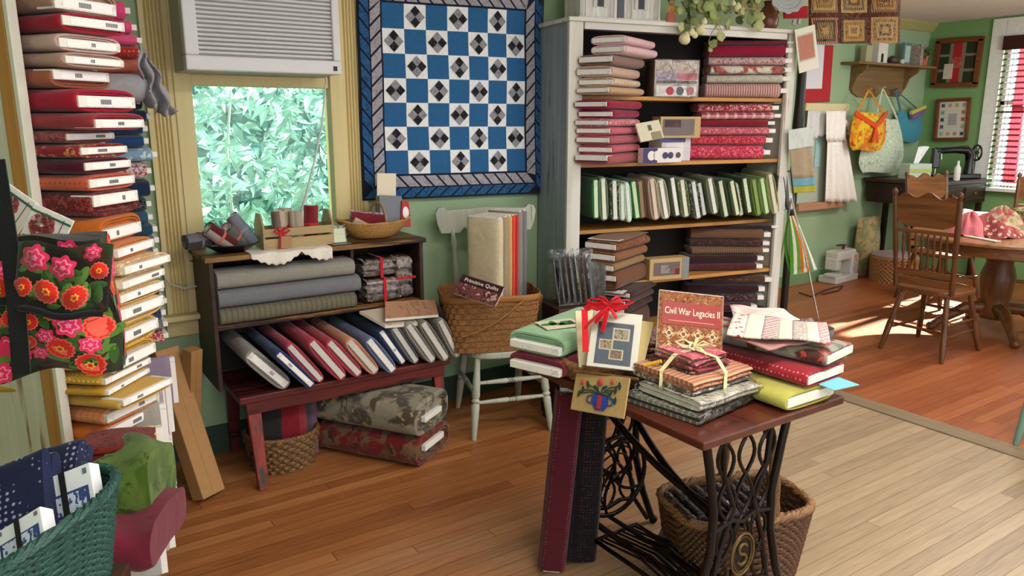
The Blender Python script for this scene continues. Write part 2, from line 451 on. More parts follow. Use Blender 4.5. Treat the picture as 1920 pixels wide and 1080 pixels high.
# ================================================================ THE ROOM
WY = 3.72          # window wall
BY = 4.60          # wall of the room beyond
RX = 8.45          # far right wall
def floor_mat():
    k = NT('floor_boards'); k.b.inputs['Roughness'].default_value = 0.38; k.b.inputs['Specular IOR Level'].default_value = 0.35
    v = k.coord(); sx = k.sep(v)
    bw = 0.062
    q = k.math('DIVIDE', sx[1], bw); row = k.math('FLOOR', q); fr = k.math('FRACT', q)
    wn = k.n('ShaderNodeTexWhiteNoise'); wn.noise_dimensions = '1D'; k.l(row, wn.inputs['W'])
    xo = k.math('DIVIDE', k.math('ADD', sx[0], k.math('MULTIPLY', wn.outputs[0], 7.0)), 1.9)
    seg = k.math('FLOOR', xo); fx = k.math('FRACT', xo)
    w2 = k.n('ShaderNodeTexWhiteNoise'); w2.noise_dimensions = '2D'
    cb = k.n('ShaderNodeCombineXYZ'); k.l(row, cb.inputs[0]); k.l(seg, cb.inputs[1]); k.l(cb.outputs[0], w2.inputs['Vector'])
    grain = k.n('ShaderNodeTexNoise', Scale=4.0, Detail=7.0, Distortion=0.7)
    gv = k.n('ShaderNodeVectorMath'); gv.operation = 'MULTIPLY'; gv.inputs[1].default_value = (1.2, 22, 1)
    gv2 = k.n('ShaderNodeVectorMath'); gv2.operation = 'ADD'; k.l(v, gv.inputs[0]); k.l(gv.outputs[0], gv2.inputs[0]); k.l(w2.outputs['Color'], gv2.inputs[1]); k.l(gv2.outputs[0], grain.inputs['Vector'])
    tone = k.math('ADD', k.math('MULTIPLY', w2.outputs[0], 0.34), k.math('MULTIPLY', grain.outputs[0], 0.75))
    orange = k.ramp(tone, [(0.2, lin('7c4824')), (0.5, lin('9c6136')), (0.85, lin('b47a4c'))])
    red = k.ramp(tone, [(0.2, lin('7a3c20')), (0.5, lin('9a5430')), (0.85, lin('b06a40'))])
    tan = k.ramp(tone, [(0.2, lin('86705a')), (0.5, lin('a08a6e')), (0.85, lin('b49e80'))])
    big = k.n('ShaderNodeTexNoise', Scale=1.1, Detail=4.0, Distortion=0.5)
    st = k.n('ShaderNodeVectorMath'); st.operation = 'MULTIPLY'; st.inputs[1].default_value = (0.7, 2.2, 1); k.l(v, st.inputs[0]); k.l(st.outputs[0], big.inputs['Vector'])
    # worn where people walk: open middle of the near room
    wear = k.math('ADD', k.math('MULTIPLY', k.math('SUBTRACT', 2.62, sx[1]), 0.9), k.math('MULTIPLY', big.outputs[0], 1.3))
    wear = k.math('ADD', wear, k.math('MULTIPLY', k.math('SUBTRACT', sx[0], 1.9), 0.42))
    wear = k.ramp(k.math('MULTIPLY', wear, 0.5), [(0.22, (0, 0, 0, 1)), (0.78, (1, 1, 1, 1))])
    c = k.mix(wear, orange, tan)
    far = k.math('GREATER_THAN', sx[0], 4.0)
    c = k.mix(far, c, red)
    seam = k.math('ADD', k.math('LESS_THAN', fr, 0.045), k.math('LESS_THAN', fx, 0.002))
    c = k.mix(k.math('MULTIPLY', k.math('MINIMUM', seam, 1.0), 0.62), c, lin('3a2414'))
    k.base(c); k.bump(k.math('SUBTRACT', k.math('MULTIPLY', grain.outputs[0], 0.3), seam), 0.25, 0.004)
    return k.m
def wall_mat(c):
    k = NT('painted_plaster'); k.b.inputs['Roughness'].default_value = 0.75
    nz = k.n('ShaderNodeTexNoise', Scale=3.0, Detail=5.0); k.l(k.coord(), nz.inputs['Vector'])
    A = lin(c); k.base(k.mix(nz.outputs[0], tuple(x * 0.92 for x in A[:3]) + (1,), tuple(min(1, x * 1.08) for x in A[:3]) + (1,)))
    n2 = k.n('ShaderNodeTexNoise', Scale=90.0, Detail=2.0); k.l(k.coord(), n2.inputs['Vector']); k.bump(n2.outputs[0], 0.08, 0.005)
    return k.m
GREEN = wall_mat('96b08c')
GREEN2 = wall_mat('76a066')
CEILM = wall_mat('e4dcd6')
CREAM = wood('d6c48c', 'dccb96', rough=0.5, scale=0.5, axis='z')
TRIMW = mat('dfe3df', 0.5)

b = MB(); b.box((3.2, 1.0, -0.05), (12, 9.0, 0.1)); fl = struct(b.build('floor', floor_mat()))
b = MB(); b.box((4.01, 0.9, 0.004), (0.13, 5.6, 0.008)); struct(b.build('trim_1', wood('7d6a52', '8f7a60', 0.6, axis='y'), bevel=0.003))
# window wall, with the window opening left out
GX0 = px(357, 163, y=WY).x; GX1 = px(615, 165, y=WY).x
GZ0, GZ1 = 0.98, 2.42
b = MB()
xL, xR, T = -0.55, 4.3, 0.12
for x0, x1, z0, z1 in ((xL, GX0 - .04, 0, 2.7), (GX1 + .04, xR, 0, 2.7), (GX0 - .04, GX1 + .04, 0, GZ0 - .02), (GX0 - .04, GX1 + .04, GZ1, 2.7)):
    b.box(((x0 + x1) / 2, WY + T / 2, (z0 + z1) / 2), (x1 - x0, T, z1 - z0))
struct(b.build('wall_window_side', GREEN))
b = MB(); b.box((-0.61, 1.3, 1.35), (0.12, 5.2, 2.7)); struct(b.build('wall_left', GREEN))
b = MB(); b.box((4.24, (WY + BY) / 2 + .06, 1.35), (0.12, BY - WY, 2.7)); struct(b.build('wall_partition', GREEN))
b = MB(); b.box((6.4, BY + 0.06, 1.35), (4.4, 0.12, 2.7)); struct(b.build('wall_back', GREEN))
# far right wall with its window opening
RW0, RW1, RZ0, RZ1 = 3.12, px(1884, 100, x=RX).y, 0.93, px(1886, 68, x=RX).z
b = MB()
for y0, y1, z0, z1 in ((RW1, BY + .12, 0, 2.7), (-3.5, RW0, 0, 2.7), (RW0, RW1, 0, RZ0), (RW0, RW1, RZ1, 2.7)):
    b.box((RX + .06, (y0 + y1) / 2, (z0 + z1) / 2), (0.12, y1 - y0, z1 - z0))
struct(b.build('wall_right', GREEN2))
b = MB(); b.box((1.7, 0.1, 2.75), (4.75, 7.5, 0.1)); b.box((6.3, 0.6, 2.65), (4.6, 8.3, 0.1)); struct(b.build('ceiling', CEILM))
# crown moulding in the far room
b = MB(); b.prism([(0, 0), (0, -0.09), (-0.02, -0.09), (-0.07, -0.02), (-0.07, 0)], 4.4, RX, 'yz', Matrix.Translation((0, BY, 2.6)))
struct(b.build('trim_2', mat('a9a36a', 0.6)))
# baseboards
b = MB(); b.box((1.9, WY - .01, .07), (4.7, .02, .14)); struct(b.build('baseboard_window_side', mat('2f4034', .5)))
b = MB(); b.box((6.37, BY - .01, .05), (4.1, .02, .10)); struct(b.build('baseboard_back', mat('6f8f66', .5)))

# --- window: casing, sash, sill, apron, glass
def fluted(cx, w, z0, z1, y):
    """vertical fluted casing board"""
    n = 5; b = MB(); e = w * 0.16
    pts = [(-w / 2, 0), (-w / 2, -.022), (-w / 2 + e, -.022)]
    iw = w - 2 * e
    for i in range(n):
        a = -w / 2 + e + iw * i / n; s = iw / n
        pts += [(a + s * .15, -.022), (a + s * .5, -.010), (a + s * .85, -.022)]
    pts += [(w / 2 - e, -.022), (w / 2, -.022), (w / 2, 0)]
    b.prism(pts, z0, z1, 'xy', Matrix.Translation((cx, y, 0)))
    return b
cl0, cl1 = px(255, 5, y=WY).x, GX0 - .075
cr0, cr1 = GX1 + .06, px(682, 250, y=WY).x
w1 = fluted((cl0 + cl1) / 2, cl1 - cl0, .70, 2.5, WY).build('window_1', CREAM); struct(w1)
o = fluted((cr0 + cr1) / 2, cr1 - cr0, .70, 2.5, WY).build('casing', CREAM, w1)
b = MB()
for xx in (GX0 - .0375, GX1 + .03):
    b.box((xx, WY + .02, 1.72), (.075 if xx < 1 else .06, .1, 1.5))
b.box(((GX0 + GX1) / 2, WY + .02, GZ0 - .015), (GX1 - GX0 - .002, .094, .05))
b.box(((GX0 + GX1) / 2, WY + .02, 1.775), (GX1 - GX0 - .002, .07, .05))
b.build('window_frame', CREAM, w1, bevel=.004)
b = MB(); b.box(((GX0 + GX1) / 2, WY + .02, 1.83), (GX1 - GX0, .05, .08)); b.build('ac_shadow_panel', mat('7d8468', .6), w1)  # dark green colour paints in the shadow below the air conditioner
b = MB(); b.box(((cl0 + cr1) / 2, WY - .03, .712), (cr1 - cl0 + .1, .10, .026)); b.build('window_sill', CREAM, w1, bevel=.006)
b = MB(); b.box(((cl0 + cr1) / 2, WY - .008, .66), (cr1 - cl0 + .02, .016, .09)); b.box(((cl0 + cr1) / 2, WY - .006, .84), (cr1 - cl0 - .02, .012, .24)); b.build('window_apron', CREAM, w1, bevel=.003)
def glass_mat():
    k = NT('window_glass'); t = k.t
    tr = k.n('ShaderNodeBsdfTransparent', Color=(.93, 1, .98, 1)); gl = k.n('ShaderNodeBsdfGlossy', Roughness=0.02); fr = k.n('ShaderNodeFresnel', IOR=1.45)
    mx = k.n('ShaderNodeMixShader'); k.l(fr.outputs[0], mx.inputs[0]); k.l(tr.outputs[0], mx.inputs[1]); k.l(gl.outputs[0], mx.inputs[2]); k.l(mx.outputs[0], t.nodes['Material Output'].inputs['Surface'])
    return k.m
GLASS = glass_mat()
b = MB(); b.box(((GX0 + GX1) / 2, WY + .03, (GZ0 + 1.75) / 2), (GX1 - GX0, .004, 1.75 - GZ0)); b.build('pane', GLASS, w1)

# --- trees outside the window
def leaf_mat(c, tc, amt=.5):
    k = NT('leaf'); t = k.t
    nz = k.n('ShaderNodeTexNoise', Scale=3.0, Detail=2.0); k.l(k.coord(), nz.inputs['Vector'])
    A = lin(c)
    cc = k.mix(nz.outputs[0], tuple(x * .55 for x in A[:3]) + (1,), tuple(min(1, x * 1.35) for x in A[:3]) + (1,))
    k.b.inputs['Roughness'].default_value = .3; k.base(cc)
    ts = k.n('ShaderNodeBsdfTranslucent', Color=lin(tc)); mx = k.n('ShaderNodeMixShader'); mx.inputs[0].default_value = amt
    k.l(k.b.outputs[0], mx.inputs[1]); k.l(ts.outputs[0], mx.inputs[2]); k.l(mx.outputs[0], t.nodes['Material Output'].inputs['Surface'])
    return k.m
LEAF = leaf_mat('94b8ac', '8cc0b0', .32); LEAF2 = leaf_mat('3f7870', '4c9088', .3)  # LEAF2 is a darker leaf copy with the shade put into its colour
def leaves(b, n, box, ln, r):
    for i in range(n):
        c = Vector((r.uniform(*box[0]), r.uniform(*box[1]), r.uniform(*box[2])))
        base = r.uniform(0, 2 * PI); k = r.randint(3, 6)
        for j in range(k):
            a = base + (j - k / 2) * .55 + r.uniform(-.2, .2)
            d = Vector((math.cos(a), r.uniform(-.5, .3), math.sin(a) * .6 - .25)).normalized()
            L = ln * r.uniform(.6, 1.2); w = L * .17
            sd = d.cross(Vector((r.uniform(-.4, .4), 1, r.uniform(-.4, .4)))).normalized() * w
            p0 = c + d * .02; p1 = p0 + d * L * .5; p2 = p0 + d * L + Vector((0, 0, -.02))
            b._add([p0, p1 + sd, p2, p1 - sd], [(0, 1, 2, 3)])
r = random.Random(3)
t1 = thing('leafy_shrub', 'bright leafy shrub seen close outside the window behind the glass', 'shrub', loc=(1.4, 5.0, -.6))
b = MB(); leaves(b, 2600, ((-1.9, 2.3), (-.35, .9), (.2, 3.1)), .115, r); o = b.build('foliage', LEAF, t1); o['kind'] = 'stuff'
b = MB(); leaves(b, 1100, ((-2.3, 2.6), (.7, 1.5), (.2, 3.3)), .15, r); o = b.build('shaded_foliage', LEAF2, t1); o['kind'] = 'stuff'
for q in range(6):
    b = MB(); x0 = r.uniform(-1.4, 1.4); y0 = r.uniform(0, .6); pts = [(x0 + .25 * math.sin(i * .6 + q) * i / 6, y0, i * .5) for i in range(7)]
    b.tube(pts, [.014 - .0015 * i for i in range(7)], 6); b.build('stem', mat('b9c2b0', .7), t1)
t2 = thing('tree_thicket', 'dense blue-green thicket of trees filling the view far behind the shrub outside', 'trees', loc=(2.0, 7.2, -.6))
b = MB(); b.grid(lambda s, t: ((s - .5) * 9, .5 * math.sin(s * 19) * math.cos(t * 13) + 0.5, t * 5), 40, 24)
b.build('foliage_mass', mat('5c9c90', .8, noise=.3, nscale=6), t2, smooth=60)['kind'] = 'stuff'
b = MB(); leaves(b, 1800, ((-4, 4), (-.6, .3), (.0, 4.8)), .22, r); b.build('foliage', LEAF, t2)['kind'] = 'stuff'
b = MB(); b.box((2, 9.0, -.65), (20, 10.0, .1)); struct(b.build('ground_outside', mat('5f7a4a', .9)))

# --- right window with white casing, pane, blind and a red curtain
y1o = px(1832, 300, x=RX).y
b = MB()
b.box((RX - .015, (RW1 + y1o) / 2, (RZ0 + RZ1 + .12) / 2), (.03, y1o - RW1, RZ1 - RZ0 + .12 + .1))
b.box((RX - .016, (RW0 + RW1) / 2, RZ1 + .085), (.032, RW1 - RW0 - .002, .17))
b.box((RX - .015, RW0 - .06, (RZ0 + RZ1 + .12) / 2), (.03, .12, RZ1 - RZ0 + .22))
w2 = struct(b.build('window_2', TRIMW, bevel=.003))
b = MB(); b.box((RX - .03, (RW0 + RW1) / 2, RZ0 - .02), (.1, RW1 - RW0 + .3, .035)); b.build('window_sill', TRIMW, w2, bevel=.004)
b = MB(); b.box((RX + .06, (RW0 + RW1) / 2, (RZ0 + RZ1) / 2), (.004, RW1 - RW0, RZ1 - RZ0)); b.build('pane', GLASS, w2)
b = MB()
for yy in (RW0 + .02, RW1 - .02): b.box((RX + .06, yy, (RZ0 + RZ1) / 2), (.04, .04, RZ1 - RZ0))
b.box((RX + .06, (RW0 + RW1) / 2, (RZ0 + RZ1) / 2 + .1), (.04, RW1 - RW0, .04)); b.build('window_frame', TRIMW, w2)
bl = thing('window_blind', 'open dark red wooden slat blind in the white far right window', 'blind', loc=(RX - .05, (RW0 + RW1) / 2, RZ1))
DKR = wood('2a0f10', '421a1a', .4, axis='y')
b = MB(); b.box((0, 0, -.07), (.05, RW1 - RW0 - .01, .13)); b.build('valance', DKR, bl)
nsl = 34; hh = RZ1 - RZ0 - .16
for i in range(24):
    b = MB(); b.box((0, 0, -.17 - i * hh / 23.5), (.042, RW1 - RW0 - .03, .004), rot=(0, math.radians(-22), 0)); b.build('slat', DKR, bl)
for yy in (-.25, 0.0, .25): b = MB(); b.tube([(0, yy, -.1), (0, yy, -hh - .15)], .002, 5); b.build('cord', DKR, bl)
cu = MB(); cu.grid(lambda s, t: (RX - .012 + .010 * math.sin(s * 26), RW1 - .14 - .13 * (1 - .35 * t) * s, RZ0 + .05 + t * (RZ1 - RZ0 - .08)), 26, 10)
o = cu.build('curtain', leaf_mat('c86070', 'e08a94', .6), smooth=60, solid=.002); tag(o, 'thin red curtain panel hanging behind the slat blind', 'curtain')
# ================================================================ shared builders: baskets, folded cloth, packets
def supell(a, rx, ry, p):
    c, s = math.cos(a), math.sin(a)
    return math.copysign(abs(c) ** (2 / p), c) * rx, math.copysign(abs(s) ** (2 / p), s) * ry
def basket(name, label, M, rx, ry, h, flare=1.25, p=2.6, rows=14, stakes=36, m=None, rim_m=None, rr=None, rim_r=.011, group=None, handle=None, sag=0.0, rim_wave=0, hm=None):
    root = thing(name, label, 'basket', M=M, group=group)
    m = m or wicker('7a4a22', 'b07a44'); rim_m = rim_m or m
    r0 = rr or h / rows * .55
    b = MB(); N = stakes * 4
    for k in range(rows):
        t = (k + .5) / rows; f = 1 + (flare - 1) * t; z = h * t
        pts = []
        for i in range(N):
            a = 2 * PI * i / N
            off = r0 * .9 * math.cos(a * stakes / 1.0 + PI * k) * 1.0
            x, y = supell(a, rx * f + off, ry * f + off, p)
            pts.append((x, y, z + sag * math.cos(2 * a) * t))
        b.tube(pts, r0, 5, closed=True, flat=None)
    b.build('woven_body', m, root, smooth=70)
    b = MB()
    for i in range(stakes):
        a = 2 * PI * (i + .5) / stakes
        b.tube([supell(a, rx, ry, p) + (0.0,), supell(a, rx * flare, ry * flare, p) + (h + sag * math.cos(2 * a),)], r0 * .7, 5)
    b.grid(lambda s, t: tuple(q * (s * .99 + .001) for q in supell(t * 2 * PI, rx, ry, p)) + (.004,), 3, 40)
    b.grid(lambda s, t: tuple(q for q in supell(t * 2 * PI, (rx * (1 + (flare - 1) * s)) - r0 * .4, (ry * (1 + (flare - 1) * s)) - r0 * .4, p)) + (h * s + sag * math.cos(4 * PI * t) * s,), 4, 60)
    b.build('stakes_and_base', m, root, smooth=60)
    b = MB(); K = 140
    for j in range(3):
        pts = []
        for i in range(K):
            a = 2 * PI * i / K; x, y = supell(a, rx * flare, ry * flare, p)
            q = a * 26 + j * 2 * PI / 3
            n = Vector((x, y, 0)).normalized()
            pts.append(Vector((x, y, h + sag * math.cos(2 * a))) + n * rim_r * .7 * math.cos(q) + Vector((0, 0, 1)) * rim_r * .7 * math.sin(q))
        b.tube(pts, rim_r * .75, 5, closed=True)
    b.build('rim', rim_m, root, smooth=70)
    if handle:      # (axis, height, radius)
        ax, hh, hr = handle; b = MB(); K = 28
        for j in range(3):
            pts = []
            for i in range(K + 1):
                a = PI * i / K; q = i * .9 + j * 2 * PI / 3
                R_ = (rx if ax == 'x' else ry) * flare
                c = math.cos(a) * R_; z = h * .9 + math.sin(a) ** .8 * (hh - h * .9)
                o_ = (hr * .6 * math.cos(q), hr * .6 * math.sin(q))
                P = (c + o_[0] * abs(math.sin(a)), o_[1], z + o_[0] * abs(math.cos(a))) if ax == 'x' else (o_[1], c + o_[0] * abs(math.sin(a)), z + o_[0] * abs(math.cos(a)))
                pts.append(P)
            b.tube(pts, hr * .65, 6)
        b.build('handle', hm or rim_m, root, smooth=70)
    return root
def folded(name, label, M, w, d, t, m, n=3, group=None, cat='folded fabric', seed=0, parts=True):
    """flat folded cloth: n stacked rounded layers (fold edge at -y)"""
    root = None; r = random.Random(seed + 11)
    b = MB()
    for i in range(n):
        z0 = t * i / n; th = t / n; jw = r.uniform(-.01, .01) * w; ph = r.uniform(0, 6)
        def f(s, q):
            a = q * 2 * PI; ca, sa = math.cos(a), math.sin(a)
            y = math.copysign(abs(ca) ** .35, ca) * d / 2; z = z0 + th / 2 + math.copysign(abs(sa) ** .7, sa) * th * .52
            return ((s - .5) * w + jw, y * (1 - .01 * math.sin(s * 8 + ph)), z + .12 * th * math.sin(s * 5 + ph + y * 20))
        b.grid(f, 10, 24)
        for sx in (-1, 1):
            vs = [f(.5 + sx * .5, q / 24) for q in range(24)]; b._add(vs, [tuple(range(24))])
    o = b.build(name, m, None, smooth=60)
    o.matrix_world = M
    return tag(o, label, cat, group)
def cardsheet(name, label, cat, P, th, mats, group=None, art=None):
    """thin rectangular sheet/packet from 4 corners (tl, tr, br, bl) with art callback(builder, fn) in uv"""
    c = (P[0] + P[1] + P[2] + P[3]) / 4; X = (P[1] - P[0] + P[2] - P[3]).normalized(); Y0 = (P[0] - P[3] + P[1] - P[2]).normalized()
    Z = X.cross(Y0).normalized(); Y = Z.cross(X)
    w = ((P[1] - P[0]).length + (P[2] - P[3]).length) / 2; h = ((P[0] - P[3]).length + (P[1] - P[2]).length) / 2
    M = Matrix((X, Y, Z)).transposed().to_4x4(); M.translation = c
    root = thing(name, label, cat, M=M, group=group)
    b = MB(); b.box((0, 0, -th / 2), (w, h, th)); b.build('sheet', mats[0], root, bevel=min(.002, th * .3))
    if art: art(root, w, h)
    return root, w, h
def patch(root, name, m, x0, y0, x1, y1, z=.0008, th=.0008):
    b = MB(); b.box(((x0 + x1) / 2, (y0 + y1) / 2, z), (x1 - x0, y1 - y0, th)); return b.build(name, m, root)
# ================================================================ LEFT: stacked bolts in the distressed cabinet
dA = azv(46.8); inw = azv(46.8 - 90)
N0 = Vector((.163, 2.297, 0))
CHIP = wood('c8c4b0', 'd8d4c2', .6, scale=.5, axis='z', wear='8a6a4a', wamt=.60)
RAW = wood('a8743a', 'c08a4c', .5, scale=.5, axis='z')
E0 = px(74, 370, pl=(N0 - dA * .02, dA)); prot = (E0 - N0).dot(inw)
E0.z = 0
CD, CW = .50, .235
def cab_M(): return frame(E0, dA, y=inw)       # x inward, y along face, origin at near front foot
cab = thing('distressed_cabinet', 'tall distressed white cabinet at far left holding the red and orange bolt stack', 'cabinet', M=cab_M())
b = MB(); b.box((-.012, CD / 2 + .026, 1.15), (.02, CD - .052, 2.3)); b.build('side_board', CHIP, cab, bevel=.002)
b = MB(); b.box((-.012, .032, 1.15), (.026, .040, 2.3)); b.build('stile', RAW, cab, bevel=.003)
b = MB(); b.box((-.010, .004, 1.15), (.030, .014, 2.3)); b.build('edge_strip', mat('d6d2c4', .6), cab, bevel=.002)
b = MB(); b.box((CW + .012, CD / 2, 1.15), (.018, CD, 2.3)); b.build('side_board', CHIP, cab)
b = MB(); b.box((CW / 2, CD + .008, 1.15), (CW + .04, .014, 2.3)); b.build('back_board', mat('5a4a3a', .7), cab)

FS = [  # label near end (u, v), colour, pattern, colour 2, description
 (98, 3, 'a07c6c', None, '', 'dusty brown', 25), (113, 37, '9a1c30', None, '', 'deep red', 30), (107, 79, 'bfa096', None, '', 'greyish pink', 20),
 (119, 111, 'b08c7e', None, '', 'tan pink', 10), (96, 139, '96543e', None, '', 'terracotta', 10), (143, 190, 'a01a34', None, '', 'thick crimson', 8),
 (175, 232, '96363c', None, '', 'dull red', 0), (122, 257, '8c4c48', 'print', '6c3434', 'brown-red printed', 0), (148, 284, '86222a', 'floral', 'c07a50', 'red floral', 0),
 (156, 313, '4a1022', None, '', 'dark maroon', -8), (164, 345, 'bc5a40', 'dots', 'a04430', 'salmon dotted', -10), (171, 378, '5c1c20', 'print', '8a3a34', 'maroon printed', -12),
 (190, 443, 'b8601e', None, '', 'burnt orange', -22), (212, 476, 'c06a28', None, '', 'bright orange', -22), (226, 508, 'c89e70', 'print', 'e0c8a0', 'beige printed', -22),
 (222, 536, 'd0b084', 'stripe', 'e0c8a0', 'cream striped', -20), (218, 562, 'c89a50', 'gingham', 'dcb878', 'golden checked', -20), (214, 594, 'c8a468', None, '', 'honey tan', -18),
 (211, 640, 'd2a850', 'print', 'b88830', 'yellow printed', -18), (203, 690, 'c8962c', None, '', 'gold', -16), (190, 716, 'c09030', 'dots', 'e0c060', 'gold dotted', -16),
 (195, 737, 'b88a28', None, '', 'mustard', -18), (224, 756, 'c49a44', None, '', 'pale mustard', -18), (194, 785, 'd08658', 'gingham', 'b86a3c', 'peach checked', -20),
 (190, 818, 'cc6c28', None, '', 'vivid orange', -20)]
zz = []
for q in FS: zz.append(px(q[0], q[1], pl=(N0, dA)))
FSZ = [p.z for p in zz]
edges = [FSZ[0] + .045]
for i in range(len(FS) - 1): edges.append((FSZ[i] + FSZ[i + 1]) / 2)
edges.append(FSZ[-1] - .028)
nfs = len(FS)
for i, q in enumerate(FS):
    zt_, zb_ = edges[i], edges[i + 1]; T = (zt_ - zb_) * .985; yaw = 46.8 - 0 + (q[6] * .0 if i < 12 else 0)
    # small individual turns about the near corner
    turn = {0: 12, 1: 14, 2: 12, 3: 9, 4: 5, 5: 4, 6: 0}.get(i, (-4 if i < 12 else (-14 if i < 14 else (-9 if i < 22 else 0) + (i % 3) * 2)))
    d = azv(46.8 + turn * .8); nn = azv(46.8 + turn * .8 - 90)
    near = zz[i].copy(); bofs = near.z - (zt_ + zb_) / 2; near.z = (zt_ + zb_) / 2
    W = .215 if i in (5, 12, 13) else (.2 if i < 12 else .225)
    c = near + d * (W / 2 * .9)
    tilt = (.0)
    desc = q[5]; pos = ORD[i + 1]
    lab = f"{desc} fabric bolt, {pos} from the top of the front left stack"
    bolt(frame(c, d, y=nn), .5, W, T, cloth(q[2], q[3], q[4] or 'f0e8e0', 1.0), lab, 'bolts stacked in the front left cabinet', bw=.9, bt=min(T * .62, .030), out=.014 if i > 12 else .008, bofs=max(-T * .2, min(T * .2, bofs)), seed=i % 4, tagged=True)
for z in (edges[12] - .004, edges[-1] - .012, .32, edges[0] + .01):
    b = MB(); b.box((CW / 2, CD / 2 + .03, z), (CW - .01, CD - .08, .006 if z == edges[12] - .004 else .016)); b.build('shelf', RAW, cab)

# second column beyond: blues and pinks, ends facing the window
X2 = .475; Y2 = 3.05
cab2 = thing('bolt_shelf', 'plain shelf unit behind the distressed cabinet holding pink and blue bolts', 'shelf', loc=(.15, 3.17, 0))
SH2 = mat('8b7a60', .6)
b = MB(); b.box((-.08, .135, 1.15), (.5, .015, 2.3)); b.build('side_board', SH2, cab2)
b = MB(); b.box((-.335, 0, 1.15), (.012, .28, 2.3)); b.build('back_board', SH2, cab2)
SS = [(234, 22, 'd8447c', None, '', 'hot pink'), (246, 50, 'd64a7a', None, '', 'bright pink'), (256, 75, 'd65480', None, '', 'rose pink'), (259, 96, 'a83028', 'dots', 'd07060', 'red dotted'),
 (277, 124, 'd87a6a', None, '', 'coral'), (248, 153, 'c86870', None, '', 'dusty salmon'),
 (266, 194, '1d2440', 'floral', 'c0b8b0', 'navy floral'), (274, 218, '26365e', None, '', 'navy'), (267, 241, '1c2848', 'print', '2c3c64', 'dark navy printed'), (269, 264, '23406a', None, '', 'deep blue'),
 (285, 289, '7e9cb8', 'floral', 'c0d0dc', 'light blue floral'), (274, 319, 'c0b8b8', 'print', '9a3a44', 'white and red printed'),
 (281, 357, '1a2a44', None, '', 'dark blue'), (274, 384, '1a1c24', 'print', '585860', 'black printed'), (277, 409, '2c4e66', None, '', 'teal blue'), (286, 433, '25405a', None, '', 'ocean navy'),
 (289, 452, '4a6274', 'print', '6a8294', 'slate printed'), (287, 474, '2a3444', 'blotch', '5a6474', 'dark denim'), (293, 496, 'b8bcbc', None, '', 'whitish grey'), (291, 517, '7c7c78', None, '', 'medium grey'),
 (298, 547, '191d3c', 'dots', '5a5a84', 'navy dotted'), (304, 568, '2a4a74', 'print', '8ab0c8', 'blue and white printed'), (302, 590, '22304c', 'print', '42506c', 'ink blue printed'),
 (306, 612, '5a5c58', 'print', '8a8c88', 'grey printed'), (307, 633, 'a8383c', 'print', 'd8b8b0', 'red and cream printed')]
pz = [px(q[0], q[1], y=Y2) for q in SS]; hz_ = [p.z for p in pz]
ed = [hz_[0] + .04] + [(hz_[i] + hz_[i + 1]) / 2 for i in range(len(SS) - 1)] + [hz_[-1] - .025]
for i, q in enumerate(SS):
    T = min((ed[i] - ed[i + 1]) * .985, .065); zc = (ed[i] + ed[i + 1]) / 2
    bolt(frame((pz[i].x, Y2 + .1, zc), (0, 1, 0), y=(-1, 0, 0)), .42, .2, T, cloth(q[2], q[3], q[4] or 'f0e8e0', 1.0), f"{q[5]} fabric bolt, {ORD[i + 1] if i < 22 else ['third', 'second', 'first'][i - 22]} from the {'top' if i < 22 else 'bottom'} of the rear left stack", 'bolts stacked on the rear left shelf', bw=.7, bt=.02, out=.022, seed=i % 4)
b = MB(); b.box((-.08, 0, ed[-1] - .012), (.49, .24, .018)); b.build('shelf', SH2, cab2)
# pale cloth roll and a hanging grey cloth
c = px(262, 165, y=3.0); b = MB()
b.tube([c + Vector((-.25, 0.02, 0)), c + Vector((-.1, .01, 0)), c, c + Vector((.022, 0, 0))], [.042, .045, .046, .03], 14)
def drape(s, t):
    u = 256 + 30 * s + 14 * t + 34 * t * s; v = 82 + 34 * s * (1 - .3 * t) + t * (112 - 10 * s + 14 * math.sin(s * 3))
    p = px(u, v, y=2.98); return p + Vector((.008 * math.sin(t * 14 + s * 5), -.04 * math.sin(s * 14 + t * 5) * (.3 + t), .008 * math.sin(s * 23 + t * 9)))
b.grid(drape, 24, 16)
o = b.build('hanging_cloth', cloth('a2a0a6', None), None, smooth=80, solid=.003)
tag(o, 'crumpled pale grey cloth hanging over the bolt ends beside the window casing', 'cloth')

# bolts standing upright low down, ends toward the aisle
UB = [(304, 700, 770, 2.62, 'a8a0ac', 'lavender grey', 'stripe'), (317, 688, 766, 2.90, '8c7c90', 'mauve', None), (296, 760, 800, 2.42, '9a958c', 'stone', None),
      (308, 800, 915, 2.66, '9a9ca0', 'cool grey', None), (313, 866, 950, 2.52, 'b0a8a0', 'pale grey', None), (288, 797, 892, 2.30, 'c8a868', 'straw yellow', None),
      (274, 800, 893, 2.22, 'd0bc90', 'cream', 'stripex'), (303, 905, 1035, 2.38, 'c4b6a0', 'beige', None), (295, 1020, 1078, 2.24, 'a8a4a0', 'light grey', None)]
for i, (u, v0, v1, y, c, d, pt) in enumerate(UB):
    a = px(u, v0, y=y); bz_ = px(u, v1, y=y).z; hgt = min(a.z - bz_, .21)
    if bz_ < .02: bz_ = .02
    if i < 3: bz_ = .575; hgt = .19
    bolt(frame((a.x, y, bz_ + hgt / 2), (0, 0, 1), y=(-1, 0, 0)), .14, hgt, .045, cloth(c, pt, 'e8e0d0', 1.2), f"{d} fabric bolt standing on edge low behind the orange stack", 'bolts standing on edge low at the left', bw=.92, bt=.022, out=.02)

b = MB(); b.box((.12, -.35, .567), (.20, .44, .012)); b.build('low_shelf_board', SH2, cab2)
b = MB(); b.box((.04, -.35, .28), (.015, .44, .56)); b.build('low_side_board', SH2, cab2)
